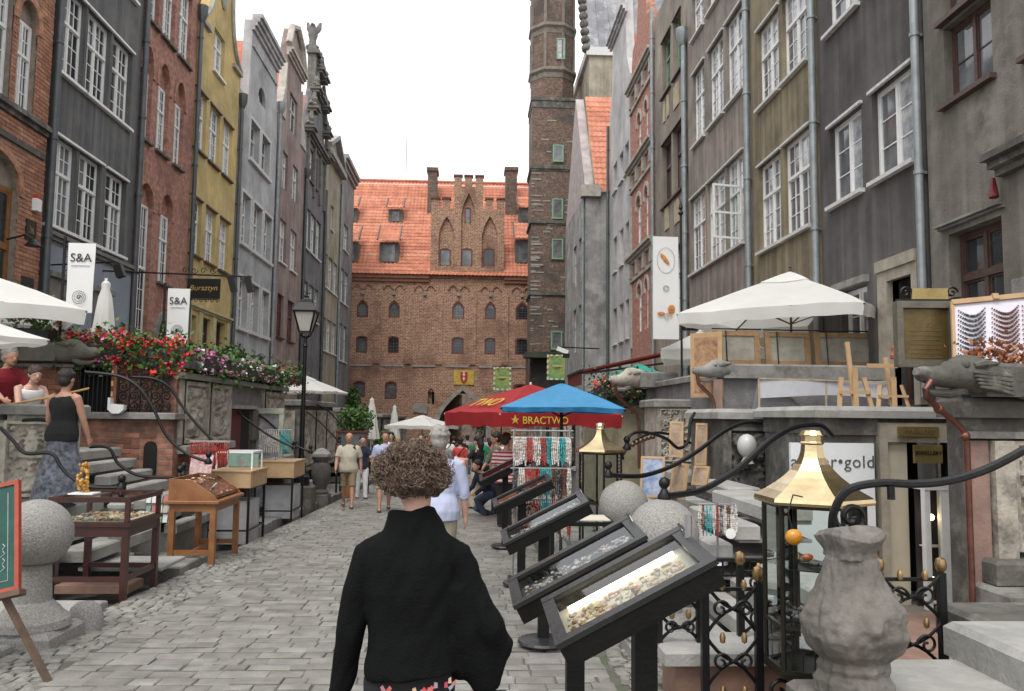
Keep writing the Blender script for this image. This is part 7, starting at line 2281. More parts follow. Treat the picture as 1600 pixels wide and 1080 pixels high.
showcase('nearest tilted black showcase of amber lit by a glowing tube', (.62, 3.32, 1.0), .66, .5, .085, R(28), R(-2), lit=True, seed=1, posts=(.08,), lbl2='amber and silver jewellery under the glowing tube of the nearest tilted showcase')
showcase('tilted black showcase just behind the lit one with silver trinkets', (.54, 4.25, .93), .72, .42, .085, R(28), R(-2), seed=2, inner=mat('dark_velvet', (.06, .05, .05), .95), posts=(.0,), lbl2='silver trinkets in the tilted showcase just behind the lit one')
showcase('tilted black showcase on a round footed post in the middle of the row', (.6, 6.75, .84), .74, .42, .085, R(27), R(-2), seed=3, inner=MC['dark_velvet'], lbl2='silver strips of jewellery in the middle tilted showcase')
showcase('farther tilted black showcase beside the necklace rack', (.58, 9.4, .82), .7, .42, .085, R(26), R(-2), seed=4, inner=MC['dark_velvet'], lbl2='small trinkets in the farther tilted showcase beside the necklace rack')
showcase('farthest tilted black showcase beside the crouching person', (.52, 12.6, .9), .85, .5, .09, R(27), R(-2), seed=5, inner=MC['dark_velvet'], lbl2='small trinkets in the farthest tilted showcase')
# low glazed counter case with a cloth and mug shapes
gc = thing('display_case', 'black framed glass counter case with white carvings behind the lit showcase', 'display case', (1.0, 7.7, gz(7.7)))
x0, x1, y0, y1, z0, z1 = .74, 1.3, 7.5, 7.95, .34, .7
b_ = MB()
for x in (x0, x1):
 for y in (y0, y1):
  b_.box(x - .018, x + .018, y - .018, y + .018, z0, z1)
for z in (z0, z1):
 b_.beam((x0, y0, z), (x1, y0, z), .036, .036); b_.beam((x0, y1, z), (x1, y1, z), .036, .036); b_.beam((x0, y0, z), (x0, y1, z), .036, .036); b_.beam((x1, y0, z), (x1, y1, z), .036, .036)
b_.build('frame', blackwood, gc)
MB().quad((x0, y0, z0), (x1, y0, z0), (x1, y0, z1), (x0, y0, z1)).build('front_glass', glassc, gc, fix=False)
MB().box(x0 - .02, x1 + .02, y0 - .02, y1 + .02, gz(7.7), z0 - .02).build('cabinet', blackwood, gc)
MB().box(x0 + .02, x1 - .02, y0 + .02, y1 - .02, z0 + .019, z0 + .03).build('shelf_cloth', cloth_w, gc)
MB().box(x0 + .26, x1 - .02, y0 + .05, y1, z1 + .02, z1 + .03).build('price_card', velvet, gc)
MB().box(x0 + .2, x0 + .255, y0 + .05, y1, z1 + .02, z1 + .031).build('blue_ribbon', mat('bright_blue', (.03, .25, .55), .6), gc)
mg = MB(); mg.lathe([(.05, 0), (.055, .05), (.05, .1), (.04, .1), (.045, .02)], (x1 - .14, y0 + .14, z0 + .031), 14)
tag(mg.build('mug', cloth_w, loc=(x1 - .14, y0 + .14, z0 + .031), smooth=True), 'white mug shape inside the black glass counter case', 'mug')
tri = trinkets(MB(), lambda a, b: (x0 + .05 + a * .3, y0 + .05 + b * .3, z0 + .03), 90, .018, 8).build('jewellery', jewel_s, None, loc=(x0 + .2, y0 + .2, z0), kind='stuff', fix=False)
tri['label'] = 'silver trinkets on white cloth in the glass counter case'
# hanging strands below the third case
# ---- necklace rack
def strand(n, L_, seed, w=.011):
 rn = random.Random(seed); mb = MB()
 pts = [(w * math.sin(PI * k / n) * (1 if k <= n else -1), rn.uniform(-.004, .004), -L_ * k / n) for k in range(n + 1)]
 pts = [(-p[0], p[1], p[2]) for p in pts] + [(p[0], p[1], p[2]) for p in pts[::-1][1:]]
 for p in pts[::1]:
  mb.ball(p, rn.uniform(.006, .012), 5, 4)
 return mb
def beadmat(n, cs):
 return randmat(n, cs, .25, bump=0)
bm = {'red coral': beadmat('coral_bead', [(.35, .02, .02), (.5, .05, .03), (.2, .01, .01)]), 'turquoise': beadmat('turquoise_bead', [(.02, .3, .33), (.03, .42, .42), (.01, .2, .25)]), 'dark amber': beadmat('dark_amber_bead', [(.1, .02, .01), (.2, .06, .02), (.05, .01, .01)]),
  'pale shell': beadmat('shell_bead', [(.6, .57, .5), (.7, .68, .65), (.4, .3, .25)]), 'black jet': beadmat('jet_bead', [(.01, .01, .01), (.03, .03, .035), (.2, .2, .2)])}
NK = {}
def necklace(kind, p, L_, where, sc=1., group=None):
 k = (kind, round(L_, 2), random.randrange(3))
 if k not in NK:
  NK[k] = strand(int(L_ / .017), L_, hash(kind) % 97 + k[2]).mesh('necklace', bm[kind], fix=False)
 o = bpy.data.objects.new('necklace', NK[k]); COL.objects.link(o)
 o.location = p; o.rotation_euler = (0, 0, random.uniform(-.5, .5)); o.scale = (sc,) * 3
 tag(o, '%s bead necklace hanging on the %s' % (kind, where), 'necklace', group or ('%s necklaces on the %s' % (kind, where)))
rk = thing('necklace_rack', 'tall wire rack hung with coral and turquoise necklaces under the blue parasol', 'display rack', (.8, 9.7, gz(9.7)))
steel = mat('wire_steel', (.5, .5, .52), .3, metal=.8, bump=0)
ry = 9.7
fr_ = MB()
for x in (.5, 1.16):
 fr_.tube([(x, ry, gz(ry)), (x, ry, 1.52)], .012, 6)
fr_.build('upright', steel, rk, kind='stuff')
for z in (1.5, 1.42, 1.06, .7):
 MB().tube([(.46, ry, z), (1.2, ry, z)], .008, 6).build('bar', steel, rk)
MB().box(.45, 1.2, ry - .2, ry + .2, gz(ry), gz(ry) + .05).build('base', blackwood, rk)
kinds_top = ['pale shell', 'pale shell', 'red coral', 'pale shell', 'red coral', 'turquoise', 'pale shell', 'turquoise', 'pale shell']
for (z, L_, seq) in ((1.41, .3, kinds_top), (1.05, .34, ['black jet', 'pale shell', 'red coral', 'red coral', 'red coral', 'turquoise', 'turquoise', 'dark amber', 'black jet', 'dark amber', 'pale shell']), (.69, .4, ['pale shell', 'red coral', 'dark amber', 'red coral', 'red coral', 'turquoise', 'turquoise', 'red coral', 'dark amber', 'pale shell', 'red coral'])):
 n = 30
 for i in range(n):
  necklace(seq[int(i / n * len(seq))], (.5 + .66 * i / (n - 1), ry - .02 + random.uniform(-.015, .015), z), L_ * random.uniform(.85, 1.08), '%s bar of the parasol rack' % {1.41: 'top', 1.05: 'middle', .69: 'lowest'}[z])
# jewellery tree by the right balls
jt = thing('necklace_stand', 'chrome necklace stand with a watch face beside the nearer granite ball', 'display stand', (2.15, 7.15, .3))
MB().tube([(2.15, 7.15, .42), (2.15, 7.15, .93)], .01, 6).build('stem', steel, jt); MB().tube([(1.98, 7.15, .92), (2.32, 7.15, .92)], .008, 6).build('bar', steel, jt); MB().lathe([(.09, 0), (.08, .02), (.01, .03)], (2.15, 7.15, .41), 14).build('foot', steel, jt)
for i in range(11):
 necklace(['pale shell', 'dark amber', 'turquoise', 'turquoise', 'pale shell', 'red coral', 'black jet', 'pale shell', 'dark amber', 'pale shell', 'pale shell'][i], (1.99 + .032 * i, 7.14, .91), .28, 'chrome stand by the granite ball', .9)
MB(Matrix.Translation((2.24, 7.08, .68)) @ Matrix.Rotation(PI / 2, 4, 'X')).lathe([(.04, 0), (.045, .006), (.045, .014), (0, .016)], (0, 0, 0), 16).build('watch', white, jt)
tag(MB().lathe([(.0, 0), (.015, 0), (.015, .1), (.004, .1)], (0, 0, 0), 6).build('hook_bar', steel, loc=None), 'small hook standing on the near showcase rim', 'hook').location = (.9, 3.4, 1.17)
# ---- left stalls
def legs4(t, x0, x1, y0, y1, z1, m, s=.055, name='leg', zoff=0):
 for x in (x0, x1):
  for y in (y0, y1):
   MB().box(x - s / 2, x + s / 2, y - s / 2, y + s / 2, gz(y) + zoff, z1).build(name, m, t)
T1 = thing('display_table', 'dark mahogany glass topped display table beside the large granite ball', 'display table', (-3.8, 9.0, gz(9)))
x0, x1, y0, y1 = -4.2, -3.42, 8.5, 9.35
legs4(T1, x0 + .03, x1 - .03, y0 + .03, y1 - .03, .5, mahog, .06)
MB().box(x0 + .004, x1 - .004, y0 + .004, y1 - .004, .42, .52).build('apron', mahog, T1); MB().box(x0 - .02, x1 + .02, y0 - .02, y1 + .02, .521, .56).build('tray_rim', mahog, T1)
for x in (x0 + .02, x1 - .02):
 for y in (y0 + .02, y1 - .02):
  MB().box(x - .022, x + .022, y - .022, y + .022, .561, .76).build('corner_post', mahog, T1)
rm_ = MB(); rm_.box(x0 - .01, x1 + .01, y0 - .01, y0 + .05, .761, .81); rm_.box(x0 - .01, x1 + .01, y1 - .05, y1 + .01, .761, .81); rm_.box(x0 - .01, x0 + .05, y0 + .05, y1 - .05, .762, .808); rm_.box(x1 - .05, x1 + .01, y0 + .05, y1 - .05, .762, .808)
rm_.build('top_rim', mahog, T1)
MB().quad((x0 + .05, y0 + .05, .8), (x1 - .05, y0 + .05, .8), (x1 - .05, y1 - .05, .8), (x0 + .05, y1 - .05, .8)).build('top_glass', glassc, T1, fix=False)
MB().quad((x0, y0 + .02, .56), (x1, y0 + .02, .56), (x1, y0 + .02, .76), (x0, y0 + .02, .76)).build('front_glass', glassc, T1, fix=False)
MB().box(x0 + .04, x1 - .04, y0 + .04, y1 - .04, .562, .57).build('lining', velvet, T1)
st_ = MB(); st_.beam((x0 + .03, y0 + .03, .0), (x1 - .03, y0 + .03, .0), .04, .05); st_.beam((x0 + .03, y1 - .03, 0), (x1 - .03, y1 - .03, 0), .04, .05); st_.beam((x1 - .03, y0 + .03, -.0), (x1 - .03, y1 - .03, -.0), .04, .05)
st_.build('stretcher', mahog, T1)
jw = trinkets(MB(), lambda a, b: (x0 + .08 + a * (x1 - x0 - .16), y0 + .08 + b * (y1 - y0 - .16), .572), 240, .022, 12).build('jewellery', jewel, None, loc=(-3.8, 9, .57), kind='stuff', fix=False)
jw['label'] = 'amber and red stone jewellery on velvet inside the mahogany display table'
am = thing('amber_sculpture', 'glittering golden amber figure standing on the mahogany display table', 'figurine', (-4.05, 8.85, .81))
mb = MB()
for i in range(60):
 a = random.uniform(0, 6.28); z = random.uniform(0, .3)
 mb.ball((-4.05 + .05 * math.cos(a) * (1 - z), 8.85 + .05 * math.sin(a), .83 + z), random.uniform(.012, .028), 6, 5)
mb.build('figure', randmat('amber_gold', [(.5, .22, .03), (.6, .35, .06), (.3, .1, .02)], .2, bump=0), am, fix=False)
MB().box(-4.15, -3.9, 8.75, 8.95, .811, .825).build('tray', white, am)
# marble sheet leaning flat on the kerb behind the table
tag(MB().bbox(-4.3, -3.4, 9.4, 10.15, -.02, .02, .01).build('stone_slab', lstone, loc=(-3.8, 9.8, -.1)), 'pale smooth slab lying behind the mahogany table', 'slab').location.z = -.16
tag(MB().bbox(-4.3, -3.55, 8.9, 9.3, 0, .09, .01).build('brick_slab', MC['reddish_render'], loc=(-3.9, 9.1, 0)), 'reddish slab edge lying under the mahogany table', 'slab').location.z = -.22
# wooden writing desk stall
T2 = thing('display_desk', 'honey oak sloped desk stall with open copper coloured case', 'display desk', (-3.5, 11.3, gz(11.3)))
x0, x1, y0, y1 = -3.86, -3.28, 10.85, 11.95
legs4(T2, x0 + .03, x1 - .03, y0 + .03, y1 - .03, .44, oak, .07)
MB().box(x0, x1, y0, y1, .4, .5).build('apron', oak, T2); MB().bbox(x0 - .05, x1 + .05, y0 - .05, y1 + .05, .501, .54, .01).build('desk_top', oak, T2)
MB().prism([(x0 - .02, .541), (x1 + .02, .541), (x1 - .02, .6), (x0 + .26, .8), (x0 - .02, .82)], y0, y0 + .03).build('side_board', oak, T2)
MB().prism([(x0 - .02, .541), (x1 + .02, .541), (x1 - .02, .6), (x0 + .26, .8), (x0 - .02, .82)], y1 - .03, y1).build('side_board', oak, T2)
MB().box(x0 - .02, x0 + .01, y0 + .031, y1 - .031, .541, .815).build('back_board', oak, T2)
MB().quad((x1 - .02, y0 + .03, .6), (x1 - .02, y1 - .03, .6), (x0 + .26, y1 - .03, .8), (x0 + .26, y0 + .03, .8)).build('sloped_glass', glassc, T2, fix=False)
MB().quad((x1 - .03, y0 + .03, .56), (x1 - .03, y1 - .03, .56), (x0 + .1, y1 - .03, .74), (x0 + .1, y0 + .03, .74)).build('lining', mat('copper_velvet', (.3, .13, .08), .9, sc=14, var=.5), T2, fix=False)
st_ = MB(); st_.beam((x0 + .03, y0 + .03, -.12), (x1 - .03, y0 + .03, -.12), .04, .06); st_.beam((x0 + .03, y1 - .03, -.13), (x1 - .03, y1 - .03, -.13), .04, .06); st_.beam((x0 + .3, y0 + .03, -.12), (x0 + .3, y1 - .03, -.12), .04, .06)
st_.build('stretcher', oak, T2)
jw = trinkets(MB(), lambda a, b: (x1 - .04 - a * .4, y0 + .08 + b * .9, .6 + a * .2), 160, .018, 13).build('jewellery', jewel, None, loc=(-3.5, 11.4, .6), kind='stuff', fix=False)
jw['label'] = 'copper toned jewellery spread under the sloped glass of the oak desk'
tag(MB(Matrix.Rotation(R(-50), 4, 'Y')).lathe([(.045, 0), (.05, .008), (.04, .014), (0, .014)], (0, 0, 0), 16).build('round_dial', white, loc=None), 'round white dial on the oak desk slope', 'dial').location = (-3.4, 11.2, .7)
# light boxes on black trestles
def trestle(label, x0, x1, y0, y1, zb, zt, m, glass_top=False):
 t = thing('display_table', label, 'display table', ((x0 + x1) / 2, (y0 + y1) / 2, gz((y0 + y1) / 2)))
 legs4(t, x0 + .03, x1 - .03, y0 + .03, y1 - .03, zb, iron, .035)
 s_ = MB()
 for z in (gz(y0) + .22, zb - .015):
  s_.beam((x0 + .03, y0 + .03, z), (x1 - .03, y0 + .03, z), .025, .025); s_.beam((x0 + .03, y1 - .03, z), (x1 - .03, y1 - .03, z), .025, .025); s_.beam((x1 - .03, y0 + .03, z), (x1 - .03, y1 - .03, z), .025, .025); s_.beam((x0 + .03, y0 + .03, z), (x0 + .03, y1 - .03, z), .025, .025)
 s_.build('stretcher', iron, t)
 MB().box(x0, x1, y0, y1, zb, zt).build('case', m, t)
 MB().box(x0 - .015, x1 + .015, y0 - .015, y1 + .015, zt + .001, zt + .02).build('lid_rim', m, t)
 return t
trestle('pale pine case on black legs nearest the oak desk', -4.05, -3.38, 12.9, 13.9, .52, .76, pine)
trestle('pale pine case on black legs near the lamp post', -4.22, -3.45, 16.3, 17.35, .42, .72, pine)
tag(MB().box(-4.1, -3.5, 16.6, 17.2, -.4, .25).build('plastic_crate', mat('frosted_plastic', (.45, .46, .47), .5), loc=(-3.8, 16.9, -.4)), 'frosted plastic crate under the pine case near the lamp', 'crate')
tag(MB().box(-3.95, -3.45, 13.1, 13.75, -.36, .3).build('plastic_crate', MC['frosted_plastic'], loc=(-3.7, 13.4, -.36)), 'frosted plastic crate under the pine case beside the oak desk', 'crate')
gb2 = thing('glass_case', 'small white edged glass case with green cards on the pine stall', 'display case', (-3.7, 13.4, .78))
x0, x1, y0, y1 = -4.0, -3.45, 13.2, 13.8
e_ = MB()
for x in (x0, x1):
 for y in (y0, y1):
  e_.box(x - .012, x + .012, y - .012, y + .012, .781, 1.05)
e_.beam((x0, y0, 1.05), (x1, y0, 1.05), .03, .03); e_.beam((x0, y1, 1.05), (x1, y1, 1.05), .03, .03); e_.beam((x1, y0, 1.05), (x1, y1, 1.05), .03, .03)
e_.build('frame', white, gb2)
MB().quad((x0, y0, .78), (x1, y0, .78), (x1, y0, 1.04), (x0, y0, 1.04)).build('glass', glassc, gb2, fix=False)
MB().box(x0 + .03, x1 - .03, y1 - .1, y1 - .08, .8, 1.0).build('card', mat('mint_card', (.25, .42, .36), .8), gb2)
MB(Matrix.Translation((-3.62, y0 + .06, .9)) @ Matrix.Rotation(PI / 2, 4, 'X')).lathe([(.07, 0), (.075, .01), (0, .011)], (0, 0, 0), 18).build('plate', white, gb2)
# red and teal bundles on stands
hs_ = thing('necklace_stand', 'small stand of deep red bead strands by the left stairs', 'display stand', (-3.95, 12.7, .3))
MB().tube([(-3.95, 12.7, .5), (-3.95, 12.7, 1.22)], .012, 6).build('stem', steel, hs_); MB().box(-4.25, -3.65, 12.66, 12.74, 1.22, 1.25).build('bar', lstone, hs_)
for i in range(17):
 necklace('red coral', (-4.22 + .034 * i, 12.65, 1.22), .34, 'small stand by the left stairs', 1.0)
ts_ = thing('necklace_stand', 'wire stand of teal and silver strands on the pine stall by the lamp', 'display stand', (-3.9, 16.7, .74))
MB().tube([(-3.9, 16.7, .74), (-3.9, 16.7, 1.35)], .012, 6).build('stem', steel, ts_); MB().tube([(-4.25, 16.7, 1.34), (-3.6, 16.7, 1.34)], .01, 6).build('bar', steel, ts_)
for i in range(14):
 necklace('turquoise' if i > 8 else 'pale shell', (-4.22 + .045 * i, 16.68, 1.33), .45, 'wire stand by the lamp post', 1.0)
# postcard display and leaning print
pcd = thing('postcard_rack', 'small rack of pale cards beside the stone vase post', 'card rack', (-4.15, 11.35, .0))
MB().tube([(-4.15, 11.35, -.2), (-4.15, 11.35, .55)], .012, 6).build('stem', steel, pcd)
for r_ in range(3):
 for c_ in range(5):
  MB(Matrix.Translation((-4.3 + c_ * .075, 11.3, .2 + r_ * .13)) @ Matrix.Rotation(R(-15), 4, 'X')).box(-.03, .03, -.004, .004, 0, .11).build('card', [white, velvet, MC['mint_card'], MC['pink_top']][(r_ * 2 + c_) % 4 if (r_ + c_) % 3 else 0], pcd)
ls_ = MB(Matrix.Translation((-3.98, 12.35, .72)) @ Matrix.Rotation(R(-18), 4, 'X')).box(-.16, .16, -.01, .01, 0, .34)
lo_ = tag(ls_.build('leaflet_board', mat('pink_white_print', (.6, .5, .5), .7, col2=(.35, .12, .12), sc=16), loc=(-3.98, 12.35, .72)), 'tilted board of pink and white cards above the oak desk', 'board')
# blackboard easel at the left edge
bb = thing('blackboard', 'green chalkboard in red frame on an easel leg at the lower left edge', 'chalkboard', (-3.3, 5.85, gz(5.85)))
Mb = Matrix.Translation((-3.4, 5.9, .4)) @ Matrix.Rotation(R(-6), 4, 'Z') @ Matrix.Rotation(R(-16), 4, 'X') @ Matrix.Rotation(R(-14), 4, 'Y')
x0, x1, z0, z1 = -.5, .3, 0, .72
MB(Mb).box(x0, x1, 0, .02, z0, z1).build('board', mat('green_chalkboard', (.012, .075, .06), .7, var=.3, sc=6), bb)
f_ = MB(Mb); f_.box(x0 - .03, x1 + .03, -.012, .025, z0 - .03, z0); f_.box(x0 - .03, x1 + .03, -.012, .025, z1, z1 + .03); f_.box(x0 - .03, x0, -.011, .025, z0, z1); f_.box(x1, x1 + .03, -.011, .025, z0, z1)
f_.build('frame', mat('red_lacquer', (.4, .06, .025), .4), bb)
ck = MB(Mb)
for q in range(4):
 ck.tube([(.2 + .012 * (q % 2), -.004, .12 + .05 * q), (.23, -.004, .14 + .05 * q), (.215, -.004, .16 + .05 * q)], .003, 4)
ck.tube([(x0 + .05, -.003, z0 + .05), (x1 - .05, -.003, z0 + .05), (x1 - .05, -.003, z1 - .05)], .003, 4)
ck.build('chalk_stroke', mat('chalk', (.5, .55, .5), .9, bump=0), bb, kind='stuff')
lg = MB(); lg.beam((-3.2, 5.93, .4), (-2.82, 5.84, gz(5.84)), .045, .03); lg.beam((-3.8, 5.95, .4), (-3.95, 5.9, gz(5.9)), .045, .03)
lg.build('easel_leg', mat('worn_brown_wood', (.12, .075, .05), .7, sc=8), bb, kind='stuff'); MB(Mb).box(x0 - .06, x1 + .06, -.05, .03, z0 - .07, z0 - .032).build('ledge', MC['worn_brown_wood'], bb)
# ---- lamp post
lp = thing('street_lamp', 'black four sided lantern lamp post on the left kerb', 'street lamp', (-3.86, 19, -.5))
mb = MB(); mb.lathe([(.2, -.5), (.2, .25), (.14, .3), (.11, .4), (.09, .5), (.12, .53), (.07, .6), (.055, .75), (.05, 2.0), (.045, 3.2), (.07, 3.22), (.045, 3.26), (.04, 3.45)], (-3.86, 19, 0), 14)
mb.build('post', iron, lp, smooth=True)
MB().bbox(-4.15, -3.57, 18.7, 19.3, -.6, .05, .04).build('pedestal', dstone, lp)
mb = MB()
for s in (0, PI / 2, PI, 3 * PI / 2):
 c, q = math.cos(s + PI / 4), math.sin(s + PI / 4)
 mb.tube([(-3.86 + .03 * c, 19 + .03 * q, 3.4), (-3.86 + .14 * c, 19 + .14 * q, 3.47), (-3.86 + .17 * c, 19 + .17 * q, 3.56)], .014, 6)
 mb.beam((-3.86 + .17 * c, 19 + .17 * q, 3.54), (-3.86 + .33 * c, 19 + .33 * q, 4.0), .03, .03)
mb.lathe([(.19, 3.52), (.19, 3.56)], (-3.86, 19, 0), 4, rot=PI / 4)
mb.build('lantern_frame', iron, lp)
mb = MB(); mb.lathe([(.17, 3.565), (.315, 3.99)], (-3.86, 19, 0), 4, rot=PI / 4, cap=False)
mb.build('lantern_glass', mat('milky_lamp_glass', (.5, .48, .44), .2, var=.15, sc=2), lp, fix=False)
mb = MB(); mb.lathe([(.37, 3.99), (.38, 4.03), (.2, 4.22), (.19, 4.27), (.08, 4.3), (.05, 4.34), (.08, 4.37), (.0, 4.42)], (-3.86, 19, 0), 4, rot=PI / 4)
mb.build('lantern_roof', iron, lp)
mb = MB()
for k in range(5):
 a = 2 * PI * k / 5; mb.beam((-3.86, 19, 4.42), (-3.86 + .09 * math.cos(a), 19, 4.45 + .09 * math.sin(a)), .03, .02)
mb.build('finial', iron, lp)
fl = dup(lp, (2.0, 56, -2.0), label='distant black lantern lamp beside the green banner at the gate');
# ---- brass lantern vitrines
def lantern(label, cx, cy, z0, ztop, zr, r):
 """hexagonal glass show lantern with flared brass roof"""
 t = thing('brass_lantern', label, 'lantern showcase', (cx, cy, z0))
 ro = PI / 6
 roof = [(r * 1.2, zr), (r * 1.22, zr + .015), (r * 1.2, zr + .035)]
 n = 8
 for i in range(1, n + 1):
  s = i / n
  roof.append((r * (1.2 - .98 * (1 - (1 - s) ** 2.1)), zr + .035 + (ztop - zr - .12) * s))
 MB().lathe(roof, (cx, cy, 0), 6, rot=ro).build('roof', brass, t)
 zz = ztop - .085
 MB().lathe([(r * .22, zz), (r * .25, zz + .01), (r * .22, zz + .02), (r * .22, zz + .05), (r * .26, zz + .055), (r * .2, zz + .08), (r * .08, zz + .085)], (cx, cy, 0), 12).build('cap', brass, t)
 fr = MB(); gl = MB(); pts = []
 for k in range(6):
  a = ro + k * PI / 3
  p, q = (cx + r * math.cos(a), cy + r * math.sin(a)), (cx + r * math.cos(a + PI / 3), cy + r * math.sin(a + PI / 3))
  fr.tube([(p[0], p[1], z0), (p[0], p[1], zr)], .014, 6)
  for z in (z0 + .01, z0 + (zr - z0) * .27, zr - .01):
   fr.beam((p[0], p[1], z), (q[0], q[1], z), .02, .02)
  g = MB(); g.quad((p[0], p[1], z0), (q[0], q[1], z0), (q[0], q[1], zr), (p[0], p[1], zr)); g.build('pane', glassc, t, fix=False)
  if k % 2:
   for j in range(4):
    u = .15 + .22 * j
    fr.tube([(p[0] + (q[0] - p[0]) * u, p[1] + (q[1] - p[1]) * u, z0 + .02), (p[0] + (q[0] - p[0]) * u, p[1] + (q[1] - p[1]) * u, z0 + (zr - z0) * .16)], .004, 4)
 fr.build('frame', mat('bronze_black', (.035, .028, .02), .35, metal=.6), t)
 MB().lathe([(r * 1.04, z0 - .03), (r * 1.06, z0), (0, z0 + .002)], (cx, cy, 0), 6, rot=ro).build('base', MC['bronze_black'], t)
 sh = MB()
 for z in (z0 + (zr - z0) * .3, z0 + (zr - z0) * .6):
  sh.lathe([(r * .8, z), (r * .8, z + .006)], (cx, cy, 0), 6, rot=ro)
 sh.build('glass_shelf', clearglass('shelf_glass', (.8, .9, .88)), t, fix=False)
 j = trinkets(MB(), lambda a, b: (cx + (a - .5) * r * 1.1, cy + (b - .5) * r, z0 + (zr - z0) * (.31 if a < .5 else .61)), 50, .02, int(cx * 10)).build('jewellery', jewel_s, None, loc=(cx, cy, z0), kind='stuff', fix=False)
 j['label'] = 'silver and amber trinkets on the shelves of the ' + ('near' if cy < 6 else 'far') + ' brass lantern'
 return t
lantern('large brass roofed glass lantern showcase beside the carved urn', 1.94, 4.62, .3, 1.61, 1.2, .27)
lantern('smaller looking brass roofed lantern showcase behind the farther granite ball', 1.53, 9.75, -.25, 1.6, 1.25, .26)
ab = thing('amber_pendant', 'round orange amber bead hanging at the lantern edge above the urn', 'amber', (1.62, 4.1, 1.08))
MB().ball((1.62, 4.1, 1.08), .04, 12, 10, 1.1, .8, 1).build('bead', mat('amber_orange', (.6, .25, .02), .25, bump=.2, bsc=30), ab, smooth=True)
MB().ball((1.68, 4.08, .985), .022, 10, 8, 1.4, .8, .8).build('small_bead', mat('amber_brown', (.3, .08, .02), .25), ab, smooth=True)
MB().tube([(1.62, 4.1, 1.09), (1.6, 4.12, 1.2), (1.66, 4.2, 1.28), (1.75, 4.3, 1.26)], .004, 5).build('hook', iron, ab)
# brackets of the lantern
MB(); lb_ = MB(); spiral(lb_, (1.72, 4.6, .17), .07, 1.2, .012); spiral(lb_, (1.62, 4.6, .08), .05, 1.2, .01, s=-1); lb_.tube([(1.94, 4.62, .28), (1.94, 4.62, -.2)], .03, 8)
tag(lb_.build('lantern_bracket', iron, loc=(1.94, 4.62, -.2), smooth=True), 'black scrolled iron bracket under the large brass lantern', 'bracket')
# ---- umbrellas
def parasol(label, cx, cy, zfoot, ztop, zedge, half, m, n=4, rot=0., val=.2, pole=brownwood, under=None, cap=True, sag=.06, group=None, sx=1.):
 t = thing('parasol', label, 'parasol', (cx, cy, zfoot), 0, group)
 r = half / math.cos(PI / n)
 K, Q = 10, 6
 def P(k, s, j):     # side k, position s along side, ring j/Q
  a0, a1 = rot + 2 * PI * k / n, rot + 2 * PI * (k + 1) / n
  f = j / Q
  x = (math.cos(a0) * (1 - s) + math.cos(a1) * s) * r * f
  y = (math.sin(a0) * (1 - s) + math.sin(a1) * s) * r * f
  z = ztop + (zedge - ztop) * f ** 1.08 - sag * math.sin(PI * s) * f * (1 - f) * 2.2 + .0
  z += -sag * .6 * math.sin(PI * s) * f ** 3 * -.5
  z += .03 * half * f * noise.noise(Vector((x * 2.2 + cx, y * 2.2, cy)))
  return (cx + x * sx, cy + y, z)
 cn = MB()
 for k in range(n):
  cn.grid(lambda u, v: P(k, u, v * Q), K, Q)
 co = cn.build('canopy', m, t, smooth=True, ang=12, fix=False)
 if val:
  vl = MB()
  for k in range(n):
   def fv(u, v):
    p = P(k, u, Q); w = .012 * math.sin(u * 34 + k)
    d = Vector((p[0] - cx, p[1] - cy, 0)).normalized()
    return (p[0] + d.x * (w * v - .03 * v), p[1] + d.y * (w * v - .03 * v), p[2] - val * v * (1 + .06 * math.sin(u * 21 + k * 2)))
   vl.grid(fv, 30, 3)
  vl.build('valance', m, t, smooth=True, fix=False)
 MB().tube([(cx, cy, zfoot), (cx, cy, ztop + .04)], .022, 8).build('pole', pole, t)
 if cap:
  c2 = MB()
  for k in range(n):
   c2.grid(lambda u, v: (lambda p: (p[0], p[1], p[2] + .05 - .03 * v))(P(k, u, v * 1.6)), 6, 3)
  c2.build('vent_cap', m, t, smooth=True, fix=False)
  MB().lathe([(.0, 0), (.03, .02), (.02, .06), (.03, .08), (0, .11)], (cx, cy, ztop + .05), 8).build('finial', pole, t)
 for k in range(n):
  p = P(k, 0, Q)
  MB().beam((cx, cy, ztop - .03), (p[0], p[1], p[2] - .025), .022, .022).build('rib', pole, t)
  MB().beam((cx, cy, zedge - .12), (cx + (p[0] - cx) * .55, cy + (p[1] - cy) * .55, ztop + (zedge - ztop) * .55 - .05), .018, .018).build('strut', pole, t)
 return t
canvas = mat('offwhite_canvas', (.85, .84, .8), .9, var=.07, sc=1.6, bump=.15, bsc=10)
thin(canvas)
parasol('big off white square parasol on the right terrace', 5.75, 14.5, 2.42, 4.3, 3.5, 1.55, canvas, 4, R(8), .2)
parasol('second white parasol corner behind the big one over the framed pictures', 4.9, 16.6, 2.42, 3.55, 3.0, 1.0, canvas, 4, R(30), .2)
parasol('white canvas parasol at the left edge over the geranium terrace', -7.75, 12.2, .79, 3.85, 3.12, 1.6, canvas, 4, R(-8), .2)
parasol('lower beige lined white awning parasol cutting the left frame edge', -6.3, 9.3, -.2, 2.98, 2.46, 1.07, canvas, 4, R(8), .06)
blue = thin(mat('bright_blue_nylon', (.04, .27, .52), .5, var=.2, sc=4, bump=.5, bsc=14), .25)
parasol('bright blue parasol over the necklace rack', 1.2, 11.0, gz(11), 2.12, 1.78, .78, blue, 4, R(40), .06, pole=iron, cap=False, sag=.03)
red = thin(mat('red_parasol_cloth', (.42, .025, .03), .8, var=.2, sc=2, bump=.1), .3)
rp_ = parasol('large red beer garden parasol with yellow lettering', 1.15, 16.2, gz(16), 2.3, 1.72, 1.3, red, 4, R(69), .26, pole=white, cap=False)
yl_ = mat('yellow_print', (.62, .45, .06), .8, bump=0)
